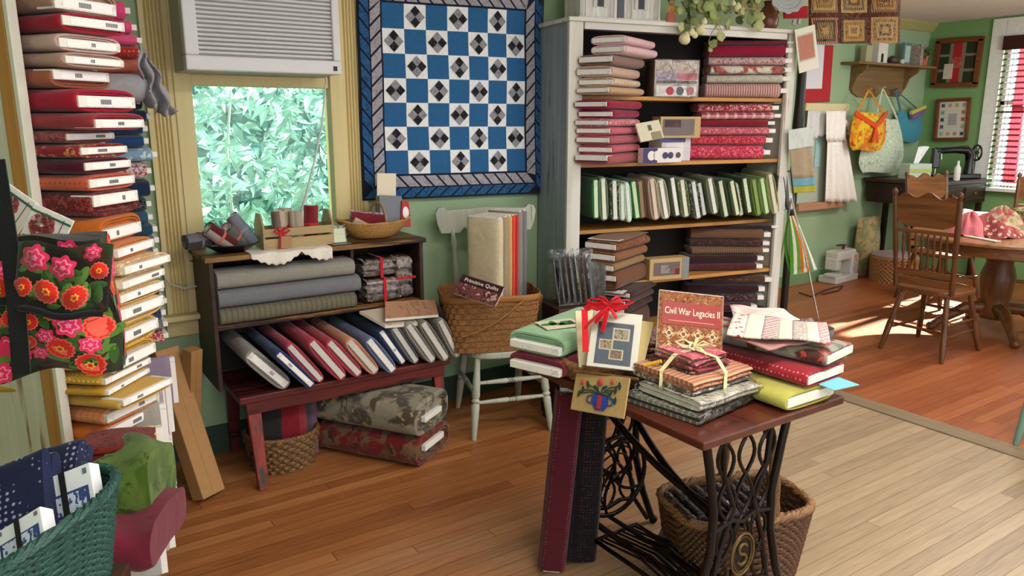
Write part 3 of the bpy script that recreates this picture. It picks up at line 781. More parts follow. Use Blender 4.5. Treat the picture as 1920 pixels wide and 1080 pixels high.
# folded pieces under the stack
def fold_px(u0, u1, v, vb, y_pl, th_, m, lab, n=3, seed=0, d=.3, rot=0):
    a = px(u0, v, pl=(N0, dA)); return a
def fat_fold(u0, u1, vt, vb, dpt, m, lab, depth=.28, n=2, name='folded_fabric', yaw=-8, roll=0, group=None):
    a = px(u0, vb, d=dpt); c_ = px(u1, vb, d=dpt); t = px(u0, vt, d=dpt)
    w = (c_ - a).length; th = (t - a).length * .97; X = azv(33.8 + 90 + yaw); Y = azv(33.8 + yaw)
    mid = (a + c_) / 2; mid.z = min(a.z, c_.z)
    return folded(name, lab, frame(mid + Y * depth / 2, X, y=Y), w, depth, th, m, n, group=group, seed=int(u0))
fat_fold(140, 258, 836, 868, 1.98, cloth('7c2420', 'print', '4a1614'), 'dark red folded fabric lying under the vivid orange bolt', depth=.14)
fat_fold(178, 283, 866, 982, 1.90, cloth('46601c', 'blotch', '5c7430', c3='3a5018'), 'mossy green folded fleece standing between the green basket and the bolts', n=1, depth=.22)
fat_fold(196, 284, 998, 1080, 1.80, cloth('6e1e30', None), 'maroon folded fabric below the green fleece behind the green basket', n=1, depth=.3)

# flat cardboard cartons leaning behind the hutch's left side
def carton(u0, v0, u1, v1, w, t, y, lab, m):
    top = px(u0, v0, y=y + .18); bot = px(u1, v1, z=.02)
    ax = (top - bot); L = ax.length; ax.normalize()
    root = thing('cardboard_carton', lab, 'carton', M=frame(bot, azv(62), z=ax), group='flat cardboard cartons leaning by the bench')
    b = MB(); b.box((0, 0, L / 2), (w, t, L)); b.build('carton_body', m, root, bevel=.004)
    b = MB(); b.box((0, 0, .012), (w * .86, t * .86, .024)); b.box((0, -t / 2 - .0006, L / 2), (.006, .001, L)); b.build('flap', m, root)
    return root
KRAFT = mat('a77e50', .75, noise=.06); KR2 = mat('9c7347', .75, noise=.06)
carton(306, 655, 392, 928, .115, .075, 3.25, 'tall flat cardboard carton leaning nearest the bench leg', KRAFT)
carton(286, 690, 356, 896, .06, .06, 3.1, 'narrow cardboard carton leaning left of the wider one', KR2)

# --- floral shoulder bag
BAGD = 1.32
b0 = px(-70, 452, d=BAGD); b1 = px(218, 470, d=BAGD); b2 = px(212, 700, d=BAGD); 
bw_ = (b1 - b0).length; bh_ = .235
BX = azv(33.8 + 90 - 18); BYv = azv(33.8 - 18)
org = px(48, 700, d=BAGD)
bag = thing('floral_bag', 'black shoulder bag printed with red and pink flowers hanging at far left', 'bag', M=frame(org, BX, y=BYv))
BAGM = cloth('18140f', 'blotch', '22301a', 1.0, c3='3a2018')
hw_ = .152
def bagp(s, t, o=0.0):      # front face and sides; s -1..1, t 0..1 up
    x = s * hw_ * (1.0 - .06 * t + .03 * math.sin(t * 5)); y = -.06 * (1 - abs(s) ** 3) * math.sin(min(1, t + .15) * PI * .8) - o
    return Vector((x, y + .012 * math.sin(s * 6 + t * 7), t * bh_ + .008 * math.sin(s * 5)))
b = MB(); b.grid(lambda a, t: bagp(a * 2 - 1, t), 24, 18); b.grid(lambda a, t: Vector(((a * 2 - 1) * hw_ * (1 - .06 * t), .05, t * bh_)), 24, 18)
b.grid(lambda a, t: bagp(1, t).lerp(Vector((hw_ * (1 - .06 * t), .05, t * bh_)), a), 4, 18); b.grid(lambda a, t: bagp(-1, t).lerp(Vector((-hw_ * (1 - .06 * t), .05, t * bh_)), a), 4, 18)
b.grid(lambda a, t: bagp(a * 2 - 1, 0).lerp(Vector(((a * 2 - 1) * hw_, .05, 0)), t), 24, 3); b.grid(lambda a, t: bagp(a * 2 - 1, 1).lerp(Vector(((a * 2 - 1) * hw_ * .94, .05, bh_)), t), 24, 3)
# flowers in the print
FM = [BAGM, cloth('c02418', None), cloth('c22850', None), cloth('e05a4a', None), cloth('4c6e2a', None), cloth('2c4a1c', None), cloth('d8a030', None), cloth('e07090', None)]
def flower(b, fn, s, t, r, kind, sc, rot=0, o=.002):
    def P(x, y, oo): return fn(s + x / sc[0], t + y / sc[1], oo)
    n = 40; 
    def ring(rad, pet, amp, mat_, oo):
        b.cur = mat_; vs = [P(rad * (1 + amp * math.cos(pet * a * 2 * PI / n)) * math.cos(a * 2 * PI / n + rot), rad * (1 + amp * math.cos(pet * a * 2 * PI / n)) * math.sin(a * 2 * PI / n + rot), oo) for a in range(n)]
        b._add(vs, [tuple(range(n))])
    if kind == 0: ring(r, 14, .08, 3, o); ring(r * .86, 14, .10, 1, o + .0006); ring(r * .3, 6, .2, 6, o + .001); ring(r * .16, 6, .1, 1, o + .0014)
    else: ring(r, 6, .14, 2, o); ring(r * .66, 6, .18, 7, o + .0006); ring(r * .5, 6, .22, 2, o + .001); ring(r * .22, 5, .2, 7, o + .0014)
def leaf2(b, fn, s, t, r, rot, m, sc, o=.001):
    b.cur = m; n = 12; vs = []
    for i in range(n):
        a = i * 2 * PI / n; x = r * math.cos(a); y = r * .45 * math.sin(a) * (1 - .2 * math.cos(a))
        vs.append(fn(s + (x * math.cos(rot) - y * math.sin(rot)) / sc[0], t + (x * math.sin(rot) + y * math.cos(rot)) / sc[1], o))
    b._add(vs, [tuple(range(n))])
rr_ = random.Random(5); fl_ = []
for i in range(900):
    s, t = rr_.uniform(-.96, .98), rr_.uniform(.04, .97); r_ = rr_.uniform(.013, .023)
    if all(((s - a) * hw_) ** 2 + ((t - c) * bh_) ** 2 > (.82 * (r_ + d)) ** 2 for a, c, d in fl_): fl_.append((s, t, r_))
for i in range(130): leaf2(b, bagp, rr_.uniform(-.93, .93), rr_.uniform(.06, .94), rr_.uniform(.013, .023), rr_.uniform(0, 6), 4 + i % 2, (hw_, bh_))
for i, (s, t, r_) in enumerate(fl_):
    if abs(s) < .9 and .07 < t < .93: flower(b, bagp, s, t, r_, 0 if i % 5 < 3 else 1, (hw_, bh_), rr_.uniform(0, 3))
def sidep(s, t, o=0.0): return bagp(1, t).lerp(Vector((hw_ * (1 - .06 * t), .05, t * bh_)), s) + Vector((o, 0, 0))
for s, t, k, r_ in ((.3, .15, 0, .018), (.75, .22, 1, .019), (.35, .40, 1, .02), (.8, .48, 0, .018), (.35, .64, 0, .019), (.8, .74, 1, .02), (.35, .88, 1, .016), (.85, .93, 0, .014)): flower(b, sidep, s, t, r_, k, (.06, bh_), s * 9)
for s, t in ((.5, .05), (.6, .3), (.2, .28), (.6, .58), (.15, .52), (.6, .84), (.2, .76)): leaf2(b, sidep, s, t, .018, t * 20, 4, (.06, bh_))
b.build('bag_body', FM, bag, smooth=50)
# side pocket flap standing out at upper right
def flap(s, t, o=0.0): return Vector((.018 + s * .135 + .02 * t, -.075 - .02 * math.sin(s * 3) - o, .135 + t * .105 - .045 * s * (1 - t) * .2 - .012 * s + .004 * math.sin(s * 9)))
b = MB(); b.grid(lambda a, t: flap(a, t), 16, 10)
for i in range(22): leaf2(b, flap, rr_.uniform(.1, .9), rr_.uniform(.1, .9), rr_.uniform(.01, .018), rr_.uniform(0, 6), 4 + i % 2, (.135, .105))
for s, t, k, r_ in ((.2, .75, 1, .02), (.5, .7, 1, .018), (.35, .3, 0, .018), (.65, .25, 0, .019), (.88, .6, 0, .013), (.08, .3, 0, .016), (.8, .87, 1, .012)): flower(b, flap, s, t, r_, k, (.135, .105), s * 7)
b.build('flap', FM, bag, smooth=50, solid=.0015)
BLK = cloth('121214', None)
b = MB()
sl_ = px(-12, 335, d=BAGD - .10); 
def L(v): return bag.matrix_world.inverted() @ v
pts_ = [L(px(-8, 300, d=BAGD - .1)), L(px(8, 400, d=BAGD - .1)), L(px(20, 480, d=BAGD - .1)), L(px(30, 560, d=BAGD - .1)), L(px(36, 640, d=BAGD - .1)), L(px(40, 697, d=BAGD - .09))]
for a, c in zip(pts_[:-1], pts_[1:]): b.bar(a, c + (c - a) * .04, .026, .004, up=(0, 1, 0))
b.build('strap', BLK, bag, smooth=30)
b = MB(); b.tube([bagp(-.6 + .12 * i, .66 - .01 * i, .004) for i in range(9)], .0075, 8); b.tube([flap(.05 + .1 * i, -.02, .004) for i in range(10)], .006, 8); b.build('piping', BLK, bag, smooth=60)
b = MB(); b.box(tuple(bagp(-.42, .60, .012)), (.010, .004, .022)); b.build('zip_pull', mat('b8b8b8', .3, metal=.6), bag)
# strap goes on up to a hook on the cabinet
b = MB(); hk = px(-14, 292, d=BAGD - .08); b.tube([hk, hk + Vector((-.06, .1, .02)), hk + Vector((-.2, .42, .03))], .006, 6)
tag(b.build('bag_hook', mat('3a3a3a', .4, metal=.8)), 'dark metal hook holding the floral bag at the left edge', 'hook')

# printed pattern cards tucked in the bag
def art_a(root, w, h):
    k = cloth('a04a48', 'print', 'd8b0a8'); b = MB(); n = 9
    for i in range(n):
        a = 2 * PI * i / n; b.lathe([(.0001, 0), (w * .14, 0), (w * .14, .0012), (.0001, .0012)], 12, Matrix.Translation((-w * .12 + math.cos(a) * w * .17, h * .02 + math.sin(a) * w * .17, .0003)))
    b.build('printed_medallion', k, root)
    ln = mat('7a3038', .6)
    for x0, y0, x1, y1 in ((-w * .44, -h * .40, w * .30, -h * .385), (w * .30, -h * .40, w * .315, h * .4)): patch(root, 'printed_line', ln, x0, y0, x1, y1)
    patch(root, 'ribbon', mat('2a5a48', .6), -w * .5, h * .30, w * .5, h * .36, z=.0016)
PP = [px(u, v, d=BAGD + .0) for u, v in ((27, 441), (73, 382), (148, 426), (100, 464))]
cardsheet('pattern_card', 'white pattern card printed with a dusty red medallion tucked at the bag top', 'pattern card', [PP[1], PP[2], PP[3], PP[0]], .004, [paper('e4dcd8')], art=art_a)
PP = [px(u, v, d=BAGD + .03) for u, v in ((-22, 400), (-2, 336), (74, 381), (28, 442))]
cardsheet('pattern_card', 'pattern card with a red print at the left edge behind the medallion card', 'pattern card', [PP[1], PP[2], PP[3], PP[0]], .004, [paper('e2dad6')], art=art_a)

# --- green basket of blue fabric packs
GBK = wicker('0c2a28', '2c5e52', .4)
gc = Vector((-.068, 1.485, .92 - .18))
MBk = frame(gc, azv(43), z=(0, 0, 1))
basket('wicker_basket', 'dark green wicker basket of blue fabric packs in the lower left corner', MBk, .185, .095, .18, 1.2, 3.0, 28, 44, m=GBK, rim_r=.009)
stool = thing('low_stool', 'low dark wooden stool carrying the green basket', 'stool', loc=(gc.x, gc.y, 0))
b = MB(); b.box((0, 0, gc.z - .018), (.3, .3, .03), rot=(0, 0, -.4)); b.build('seat', HUTW if 'HUTW' in globals() else wood('2c1d17', '43291f', .5), stool, bevel=.004)
for sx in (-1, 1):
    for sy in (-1, 1): b = MB(); b.turned((sx * .12, sy * .11, 0), (sx * .09, sy * .09, gc.z - .03), [(0, .012), (1, .016)]); b.build('leg', wood('2c1d17', '43291f', .5), stool)
NAVD = cloth('181f44', 'dots', 'a0a0c0', .9)
r3 = MBk.to_3x3()
for k_, (pts, dd, lab) in enumerate(((((85, 852), (150, 838), (168, 900), (70, 930)), 1.50, 'navy dotted folded fabric at the back of the green basket'), (((-30, 905), (80, 862), (110, 915), (-20, 1000)), 1.42, 'navy dotted folded fabric at the left of the green basket'))):
    P = [px(u, v, d=dd + (.05 if i_ < 2 else 0)) for i_, (u, v) in enumerate(pts)]
    c = (P[0] + P[1] + P[2] + P[3]) / 4; X = (P[1] - P[0]).normalized(); Y = (P[0] - P[3]).normalized()
    folded('folded_fabric', lab, frame(c, X, y=Y) @ Matrix.Translation((0, -.02, -.035)), (P[1] - P[0]).length, (P[0] - P[3]).length + .06, .05, NAVD, 2, seed=k_, group='navy dotted fabric in the green basket')
def art_b(root, w, h):
    BL = cloth('c8d0e4', 'print', '30487c', 1.0); 
    patch(root, 'printed_panel', mat('2c4478', .6), -w * .42, -h * .46, w * .42, h * .05)
    patch(root, 'printed_motif', BL, -w * .36, -h * .40, w * .36, h * .0, z=.0016)
    patch(root, 'elastic_band', mat('141418', .6), -w * .06, -h * .5, w * .05, h * .5, z=.0026)
    for x in (-.42, .36): patch(root, 'corner_mark', mat('6a6a74', .6), w * x, h * .3, w * (x + .07), h * .42)
for P4, dd, lab in ((((62, 906), (173, 866), (192, 945), (98, 985)), 1.46, 'white and blue printed fabric pack standing at the right of the green basket'),
                    (((0, 997), (80, 945), (100, 1003), (10, 1055)), 1.31, 'white and blue printed fabric pack lower left in the green basket')):
    P = [px(u, v, d=dd) for u, v in P4]
    P[0] += FV * .0; P[2] -= FV * .03; P[3] -= FV * .03
    cardsheet('fabric_pack', lab, 'fabric pack', P, .03, [paper('e6e8ee')], group='printed packs in the green basket', art=art_b)
# ================================================================ WINDOW WALL: quilt, air conditioner, bench, hutch
# --- quilt
QY = WY - .035
TLc, TRc, BRc, BLc = (px(*p, y=QY) for p in ((715, 4), (984, 21), (984, 320), (725, 327)))
def qp(s, t, o=0.0):       # s right, t down, in units of the pieced field
    a = TLc.lerp(TRc, s); c = BLc.lerp(BRc, s); p = a.lerp(c, t)
    # borders: fabric keeps its true width beyond the field
    return p + Vector((0, .006 * math.sin(s * 7 + t * 2) + .004 * math.sin(t * 11) - o, 0))
quilt = thing('patchwork_quilt', 'blue, white and black patchwork quilt with a braided border hanging on the green wall', 'quilt', loc=(TLc.x, QY, TLc.z))
quilt.matrix_world = Matrix.Identity(4)
QB = cloth('2e6394', None); QW = cloth('eef0f4', None); QK = cloth('1c1c22', 'print', '3a3a42'); QG = cloth('9a98a0', 'print', '7c7a84'); QN = cloth('1d2236')
QB2 = cloth('2d5b8a', 'print', '224468'); QG2 = cloth('a8a4ac', 'print', '8d8994')
b = MB(); B = .155
def cell(b, s0, t0, s1, t1, m, o=.003, n=2):
    b.cur = m
    b.grid(lambda a, c: qp(s0 + (s1 - s0) * a, t0 + (t1 - t0) * c, o + .002 * math.sin(a * PI) * math.sin(c * PI)), n, n)
for r_ in range(7):
    for c_ in range(7):
        s0, t0 = c_ / 7, r_ / 7; u_ = 1 / 7
        if (r_ + c_) % 2 == 0: cell(b, s0, t0, s0 + u_, t0 + u_, 0)
        else:
            cell(b, s0, t0, s0 + u_, t0 + u_, 1)
            tb = ((r_ // 2 * 1 + (c_ // 2)) % 2 == 0) if r_ % 2 == 0 else (((r_ - 1) // 2 + c_ // 2 + (0)) % 2 == 0)
            cx, cy, h = s0 + u_ / 2, t0 + u_ / 2, u_ * .44
            q = h / 2
            for (dx, dy, k_) in ((0, -q, 'v'), (0, q, 'v'), (-q, 0, 'h'), (q, 0, 'h')):
                b.cur = 2 if ((k_ == 'v') == tb) else 3
                b._add([qp(cx + dx, cy + dy - q, .009), qp(cx + dx + q, cy + dy, .009), qp(cx + dx, cy + dy + q, .009), qp(cx + dx - q, cy + dy, .009)], [(0, 1, 2, 3)])
b.build('pieced_field', [QB, QW, QK, QG], quilt, smooth=40)
# braided border: black ground, then slanted pieces
b = MB(); b.grid(lambda a, c: qp(-B + (1 + 2 * B) * a, -B + (1 + 2 * B) * c, -.002), 30, 30)
b.build('backing', QN, quilt, smooth=40, solid=.008)
b = MB(); wI = .066; g = .016; o0 = .012; npc = 11
def brd(a, w):     # a along the side 0..1 (may pass the corners), w outward distance; four sides
    return [lambda: qp(a, -w, .006), lambda: qp(a, 1 + w, .006), lambda: qp(-w, a, .006), lambda: qp(1 + w, a, .006)]
for side in range(4):
    ext = 0.10
    n_ = 14
    for i in range(n_):
        a0 = -ext + (1 + 2 * ext) * i / n_; st = (1 + 2 * ext) / n_
        for (w0, w1_, m, sl) in ((o0, o0 + wI, 1, 1), (o0 + wI + .008, B - .012, 0, -1)):
            k0 = a0 + .008; k1 = a0 + st - .008; sh = st * .75 * sl * (1 if side in (1, 2) else -1)
            P = [(k0, w0), (k1, w0), (k1 + sh, w1_), (k0 + sh, w1_)]
            def cl(a, w):
                return (max(-w, min(1 + w, a)), w)
            P = [cl(*p) for p in P]
            if abs(P[0][0] - P[1][0]) < .004 and abs(P[2][0] - P[3][0]) < .004: continue
            b.cur = m
            b._add([brd(a, w)[side]() for a, w in P], [(0, 1, 2, 3)])
b.build('braided_border', [QB2, QG2], quilt, smooth=40)

# --- air conditioner
A0, A1 = px(350, 130, y=3.42), px(641, 138, y=3.42)
ACM = mat('d9d9db', .35, noise=.02); ACD = mat('a9a9a6', .4, noise=.03); DK = mat('18181a', .5, noise=0)
ax0, ax1, az0, az1 = A0.x, A1.x, 1.80, 2.26
ac = thing('air_conditioner', 'white window air conditioner with a wide slatted front grille above the glass', 'air conditioner', loc=((ax0 + ax1) / 2, 3.6, az0))
hw = (ax1 - ax0) / 2; hz = az1 - az0
b = MB(); b.box((0, .06, hz / 2), (2 * hw - .01, .30, hz)); b.build('housing', ACD, ac, bevel=.006)
b = MB()
fy = 3.42 - 3.6
for (x0, x1, z0, z1) in ((-hw, hw, 0, .06), (-hw, hw, hz - .05, hz), (-hw, -hw + .055, .06, hz - .05), (hw - .035, hw, .06, hz - .05)):
    b.box(((x0 + x1) / 2, fy + .03, (z0 + z1) / 2), (x1 - x0, .06, z1 - z0))
b.build('front_frame', ACM, ac, bevel=.006)
b = MB(); ns = 20; sp = (hz - .11) / ns
for i in range(ns): b.box(((.055 - .035) / 2, fy + .028, .06 + sp * (i + .5)), (2 * hw - .09, .030, sp * .58), rot=(math.radians(-22), 0, 0))
b.build('grille', ACM, ac, smooth=30)
b = MB(); b.box((0.01, fy + .058, hz / 2), (2 * hw - .09, .004, hz - .1)); b.build('grille_backing', mat('2c2c30', .6), ac)
b = MB(); b.box((hw - .030, fy - .001, .026), (.018, .003, .020)); b.build('emblem', DK, ac)
b = MB(); pc = [px(612, 140, y=WY - .12), px(604, 230, y=WY - .10), px(590, 300, y=WY - .09), px(572, 372, y=WY - .08), px(562, 402, y=WY - .08)]
b.tube(pc, [.004, .004, .005, .006, .006], 6); tag(b.build('dangling_cable', mat('cfd2d0', .5)), 'white cord hanging across the window glass from the air conditioner', 'cord')
b = MB(); pc = [px(286, 470, y=WY - .06), px(300, 505, y=WY - .06), px(318, 532, y=WY - .06), px(345, 541, y=WY - .06), px(375, 535, y=WY - .06), px(400, 532, y=WY - .04)]
b.tube(pc, .004, 6); tag(b.build('power_cord', mat('c9c6d2', .5)), 'pale power cord looping below the window casing behind the hutch', 'cord')

# --- bench
RED = wood('4a1c1a', '6b2622', .45, scale=.6, wear='241410', wamt=.52)
REDL = wood('6f2420', '9a3a2e', .5, scale=.8, axis='z', wear='3a3a32', wamt=.49)
HUT = wood('2c1d17', '43291f', .5, scale=.6, wear='1c1310', wamt=.55)
HEDGE = wood('5a3420', 'a0763c', .5, scale=.7, wear='2a1812', wamt=.5)
bx0, bx1, by0, by1, bz = .755, 1.80, 3.25, 3.68, .42
bench = thing('wooden_bench', 'long dark red painted bench with worn splayed legs under the hutch', 'bench', loc=((bx0 + bx1) / 2, 3.45, 0))
ox, oy = (bx0 + bx1) / 2, 3.45
b = MB(); b.box((0, (by0 + by1) / 2 - oy, bz - .016), (bx1 - bx0, by1 - by0, .032)); b.build('seat_board', RED, bench, bevel=.006)
b = MB(); b.box((0, by0 + .02 - oy, bz - .06), (bx1 - bx0 - .06, .02, .055)); b.build('apron', RED, bench, bevel=.003)
for sx_, yy, dy in ((-1, by0 + .03, -.10), (1, by0 + .03, -.04), (-1, by1 - .05, .03), (1, by1 - .05, .03)):
    b = MB(); xx = sx_ * ((bx1 - bx0) / 2 - .055) + (.01 if sx_ < 0 else 0)
    w, t = .062, .032
    xt = xx; xb = xx + sx_ * .005
    b.hexa([(xb - w / 2 + .01, yy + dy - oy, 0), (xb + w / 2 - .01, yy + dy - oy, 0), (xb + w / 2 - .01, yy + dy + t - oy, 0), (xb - w / 2 + .01, yy + dy + t - oy, 0),
            (xt - w / 2, yy - oy, bz - .03), (xt + w / 2, yy - oy, bz - .03), (xt + w / 2, yy + t - oy, bz - .03), (xt - w / 2, yy + t - oy, bz - .03)])
    b.build('leg', REDL if yy < 3.4 else RED, bench, bevel=.004)

# --- hutch on the bench
hy0, hy1 = 3.38, 3.70
hx0, hx1 = px(390, 494, y=hy0).x, px(793, 457, y=hy0).x
hz0, hz1 = bz, 1.025
hutch = thing('hutch_shelf', 'dark stained open hutch with a worn top standing on the red bench', 'shelf', loc=((hx0 + hx1) / 2, (hy0 + hy1) / 2, hz0))
W_, D_, H_ = hx1 - hx0, hy1 - hy0, hz1 - hz0
b = MB(); b.box((0, 0, H_ - .011), (W_ + .03, D_ + .02, .022)); b.build('top_board', HEDGE, hutch, bevel=.004)
for s_ in (-1, 1): b = MB(); b.box((s_ * (W_ / 2 - .01), 0, H_ / 2 - .01), (.02, D_, H_ - .022)); b.build('side_panel', HUT, hutch, bevel=.003)
b = MB(); b.box((0, D_ / 2 - .008, H_ / 2 - .01), (W_ - .04, .012, H_ - .024)); b.build('back_panel', mat('1c1411', .7), hutch)
shz = .285
b = MB(); b.box((0, 0, shz), (W_ - .04, D_ - .02, .02)); b.build('shelf_board', HEDGE, hutch, bevel=.003)
b = MB(); xd = px(662, 500, y=hy0 + .03).x - (hx0 + hx1) / 2; b.box((xd, .01, (shz + .01 + H_ - .022) / 2), (.014, D_ - .05, H_ - .022 - shz - .01)); b.build('divider', HUT, hutch)

# three bolts lying along the top cubby
GR = 'bolts lying in the hutch cubby'
zs = hz0 + shz + .01
for (zc, T, c, pat, x1u, lab, c2) in ((zs + .038, .072, '6f6b58', 'stripe', 655, 'olive grey striped fabric bolt lying lowest in the hutch cubby', '615d4c'),
                                 (zs + .118, .080, '74767b', None, 664, 'slate grey fabric bolt lying in the middle of the hutch cubby', ''),
                                 (zs + .200, .078, '8f8d83', None, 654, 'light stone grey fabric bolt lying topmost in the hutch cubby', '')):
    xe = px(x1u, 510, y=hy0 + .08).x; L = xe - (hx0 + .03)
    bolt(frame((xe, hy0 + .085, zc), (0, 1, 0), y=(-1, 0, 0)), L, .17, T, cloth(c, pat, c2 or 'f0e8e0', 1.6), lab, GR, bw=.5)

# leaning row on the bench
ROW = [(465.5, 668.5, 538.5, 728, .075, '8d8981', None, '', 'thick warm grey fabric bolt, first at the left end of the bench'),
       (520, 667, 586, 728, .045, '2d3c6c', None, '', 'navy bolt between the thick grey bolt and the red bolts on the bench'),
       (541, 652, 603, 718, .05, 'b03a50', None, '', 'leftmost of the three red fabric bolts in the bench row'),
       (583, 645, 644, 713, .06, 'b23c52', None, '', 'middle red fabric bolt with a rolled white edge in the bench row'),
       (616, 645, 674, 707, .048, 'b04052', None, '', 'rightmost red fabric bolt in the bench row, beside the salmon bolt'),
       (653, 643, 705, 702, .05, 'c98c70', None, '', 'salmon fabric bolt lying next to the red bolts on the bench'),
       (690, 641, 738, 700, .05, '5f6c92', None, '', 'slate blue fabric bolt right of the salmon bolt on the bench'),
       (713, 624, 757, 685, .04, '2c3e68', None, '', 'dark navy fabric bolt right of the slate blue bolt on the bench'),
       (737, 617, 781, 683, .05, '6d7078', None, '', 'grey bolt beside the dark navy bolt, first under the magazines'),
       (764, 613, 812, 681, .05, '8c8a82', None, '', 'pale grey bolt, second of those under the magazines'),
       (792, 609, 837, 678, .05, '7a7468', None, '', 'taupe grey bolt, third of those under the magazines'),
       (824, 604, 859, 672, .045, '86827c', None, '', 'ash grey bolt next to the last brown bolt on the bench'),
       (848, 593, 875, 667, .045, '7a5a56', None, '', 'brown-backed bolt standing last at the right end of the bench')]
pts = []
for q in ROW:
    lo = px(q[2], q[3], z=bz + .004); lo.y = max(min(lo.y, 3.34), 3.20); lo = px(q[2], q[3], y=lo.y); up = px(q[0], q[1], y=lo.y)
    pts.append((lo, up))
for i, q in enumerate(ROW):
    lo, up = pts[i]; X = (up - lo); wl = X.length; X.normalize()
    n = X.cross(Vector((0, 1, 0))); n.normalize()
    sp = []
    for j in (i - 1, i + 1):
        if 0 <= j < len(ROW): sp.append(abs(((pts[j][0] + pts[j][1]) / 2 - (lo + up) / 2).dot(n)))
    T = min(q[4] * 1.25, min(sp) * 0.99) if i else q[4]
    c = (lo + up) / 2 + Vector((0, 0, .012))
    L = 3.685 - lo.y - .002 * i
    pale = paper('cdc9c2', '8a8a8e') if i in (2, 3, 4, 5, 8, 9, 10, 11) else WHITE
    bolt(frame(c, X, y=(0, 1, 0)), L, wl * 1.06, T, cloth(q[5], None), q[8], 'bolts in a leaning row on the bench', bw=.9, bt=T * .45, bmat=pale, seed=i, tagged=i in (0, 1, 7))

# magazines on the row
MAGP = paper('b98a6c', '4a3a34', 2.0, .4); MAGQ = paper('c9b9a8', '5a4a4a', 2.2, .42)
def mag(pts4, z, th, m, lab, name='magazine', edge=None):
    """flat booklet, corners given as photo pixels at height z"""
    P = [px(u, v, z=z) for u, v in pts4]
    root = thing(name, lab, 'magazine', loc=P[0]); o = P[0]
    b = MB(); b.hexa([p - o for p in P] + [p - o + Vector((0, 0, th)) for p in P]); b.build('pages', paper('d9d4cc'), root)
    b = MB(); b.hexa([p - o + Vector((0, 0, th)) for p in P] + [p - o + Vector((0, 0, th + .0015)) for p in P]); b.build('cover', m, root)
    return root
def mag2(F0, F1, B1, B0, m, lab, up=0):
    P = [px(*F0, y=3.225) , px(*F1, y=3.225), px(*B1, y=3.372), px(*B0, y=3.372)]
    root = thing('magazine', lab, 'magazine', loc=P[0]); o = P[0]
    b = MB(); b.hexa([p - o + Vector((0, 0, -.012)) for p in P] + [p - o for p in P]); b.build('pages', paper('d9d4cc'), root)
    b = MB(); b.hexa([p - o for p in P] + [p - o + Vector((0, 0, .0015)) for p in P]); b.build('cover', m, root)
mag2((722, 611), (786, 606), (742, 574), (674, 584), MAGQ, 'quilt magazine partly hidden under another on the grey bolts')
mag2((722, 598), (822, 590), (815, 562), (722, 566), MAGP, 'topmost quilt magazine with an orange cover lying on the grey bolts')

# plastic wrapped bundles with red ribbon in the hutch
FILM = film(); RIB = cloth('c01828', None, rough=.5)
def bundle(c, d, m, lab, rib='x', group='ribboned bundles in the hutch', rot=0):
    root = thing('wrapped_bundle', lab, 'fabric bundle', loc=c, rz=rot, group=group)
    rr = random.Random(int(c[0] * 1000 + c[2] * 777)); dx, dy, dz = d
    n = 3
    for i in range(n):
        b = MB(); z = dz * (i + .5) / n; b.tube([(-dx / 2 + .012, 0, z), (-dx / 6, rr.uniform(-.003, .003), z), (dx / 6, 0, z), (dx / 2 - .012, 0, z)], dz / n * .5, 12, flat=None) if False else b.grid(lambda s, t: ((s - .5) * (dx - .02), math.cos(t * 2 * PI) * (dy / 2 - .008), z + math.sin(t * 2 * PI) * dz / n * .49 * (1 - .25 * abs(2 * s - 1) ** 6)), 8, 16)
        b.build('folded_fabric', m[i % len(m)], root, smooth=60)
    b = MB(); ph = rr.uniform(0, 6)
    def f(s, t):
        a = t * 2 * PI; k = 1 + .05 * math.sin(s * 31 + ph) * math.cos(a * 5)
        e = 1 - .3 * abs(2 * s - 1) ** 8
        ca, sa = math.cos(a), math.sin(a)
        return ((s - .5) * dx, math.copysign(abs(ca) ** .5, ca) * dy / 2 * k * e, dz / 2 + math.copysign(abs(sa) ** .5, sa) * dz / 2 * k * e)
    b.grid(f, 26, 30); b.build('clear_wrap', FILM, root, smooth=80)
    b = MB(); r2 = .004
    if rib == 'x': b.box((0, -dy / 2 - .002, dz / 2), (.014, .002, dz + .006)); b.box((0, 0, dz + .003), (.014, dy, .002)); 
    else: b.box((0, -dy / 2 - .002, dz / 2), (dx + .004, .002, .012))
    b.build('ribbon', RIB, root)
    return root
BM = [cloth('a89a94', 'print', '7a5a58'), cloth('b8a8a0', 'floral', '8a6a64'), cloth('9a7a78', 'stripe', 'c0b0a8')]
zt = hz0 + shz + .01
c0 = px(712, 560, y=hy0 + .09); bundle((c0.x, hy0 + .10, zt), (.20, .16, .125), BM, 'clear-wrapped bundle with red ribbon lying lowest in the hutch')
bundle((c0.x - .01, hy0 + .11, zt + .128), (.20, .16, .095), BM[::-1], 'clear-wrapped bundle with red ribbon lying atop another in the hutch')
c1 = px(776, 520, y=hy0 + .09); bundle((min(c1.x, hx1 - .085), hy0 + .11, zt), (.105, .16, .225), [BM[1], BM[0]], 'clear-wrapped bundle standing at the right end of the hutch', 'z')
# ================================================================ THINGS ON AND AROUND THE BENCH
HT = hz1
# white doily hanging over the hutch edge
b = MB()
dx0, dx1 = px(470, 480, y=hy0 - .012).x, px(622, 470, y=hy0 - .012).x
def doily(s, t):
    x = dx0 + (dx1 - dx0) * s
    if t < .6: return (x, hy1 - .10 - (hy1 - .10 - (hy0 - .014)) * t / .6, HT + .0018)
    q = (t - .6) / .4; dep = .012 + .055 * abs(math.sin(s * PI * 1.55 + .15)) * (1 - .5 * abs(s - .6)) + .004 * math.sin(s * 70)
    return (x, hy0 - .016 - .004 * math.sin(s * 20) , HT + .0018 - q * dep)
b.grid(doily, 60, 14)
tag(b.build('lace_doily', cloth('e8e2d6', None), smooth=60, solid=.0015), 'white lace doily draped over the front edge of the hutch top', 'doily')
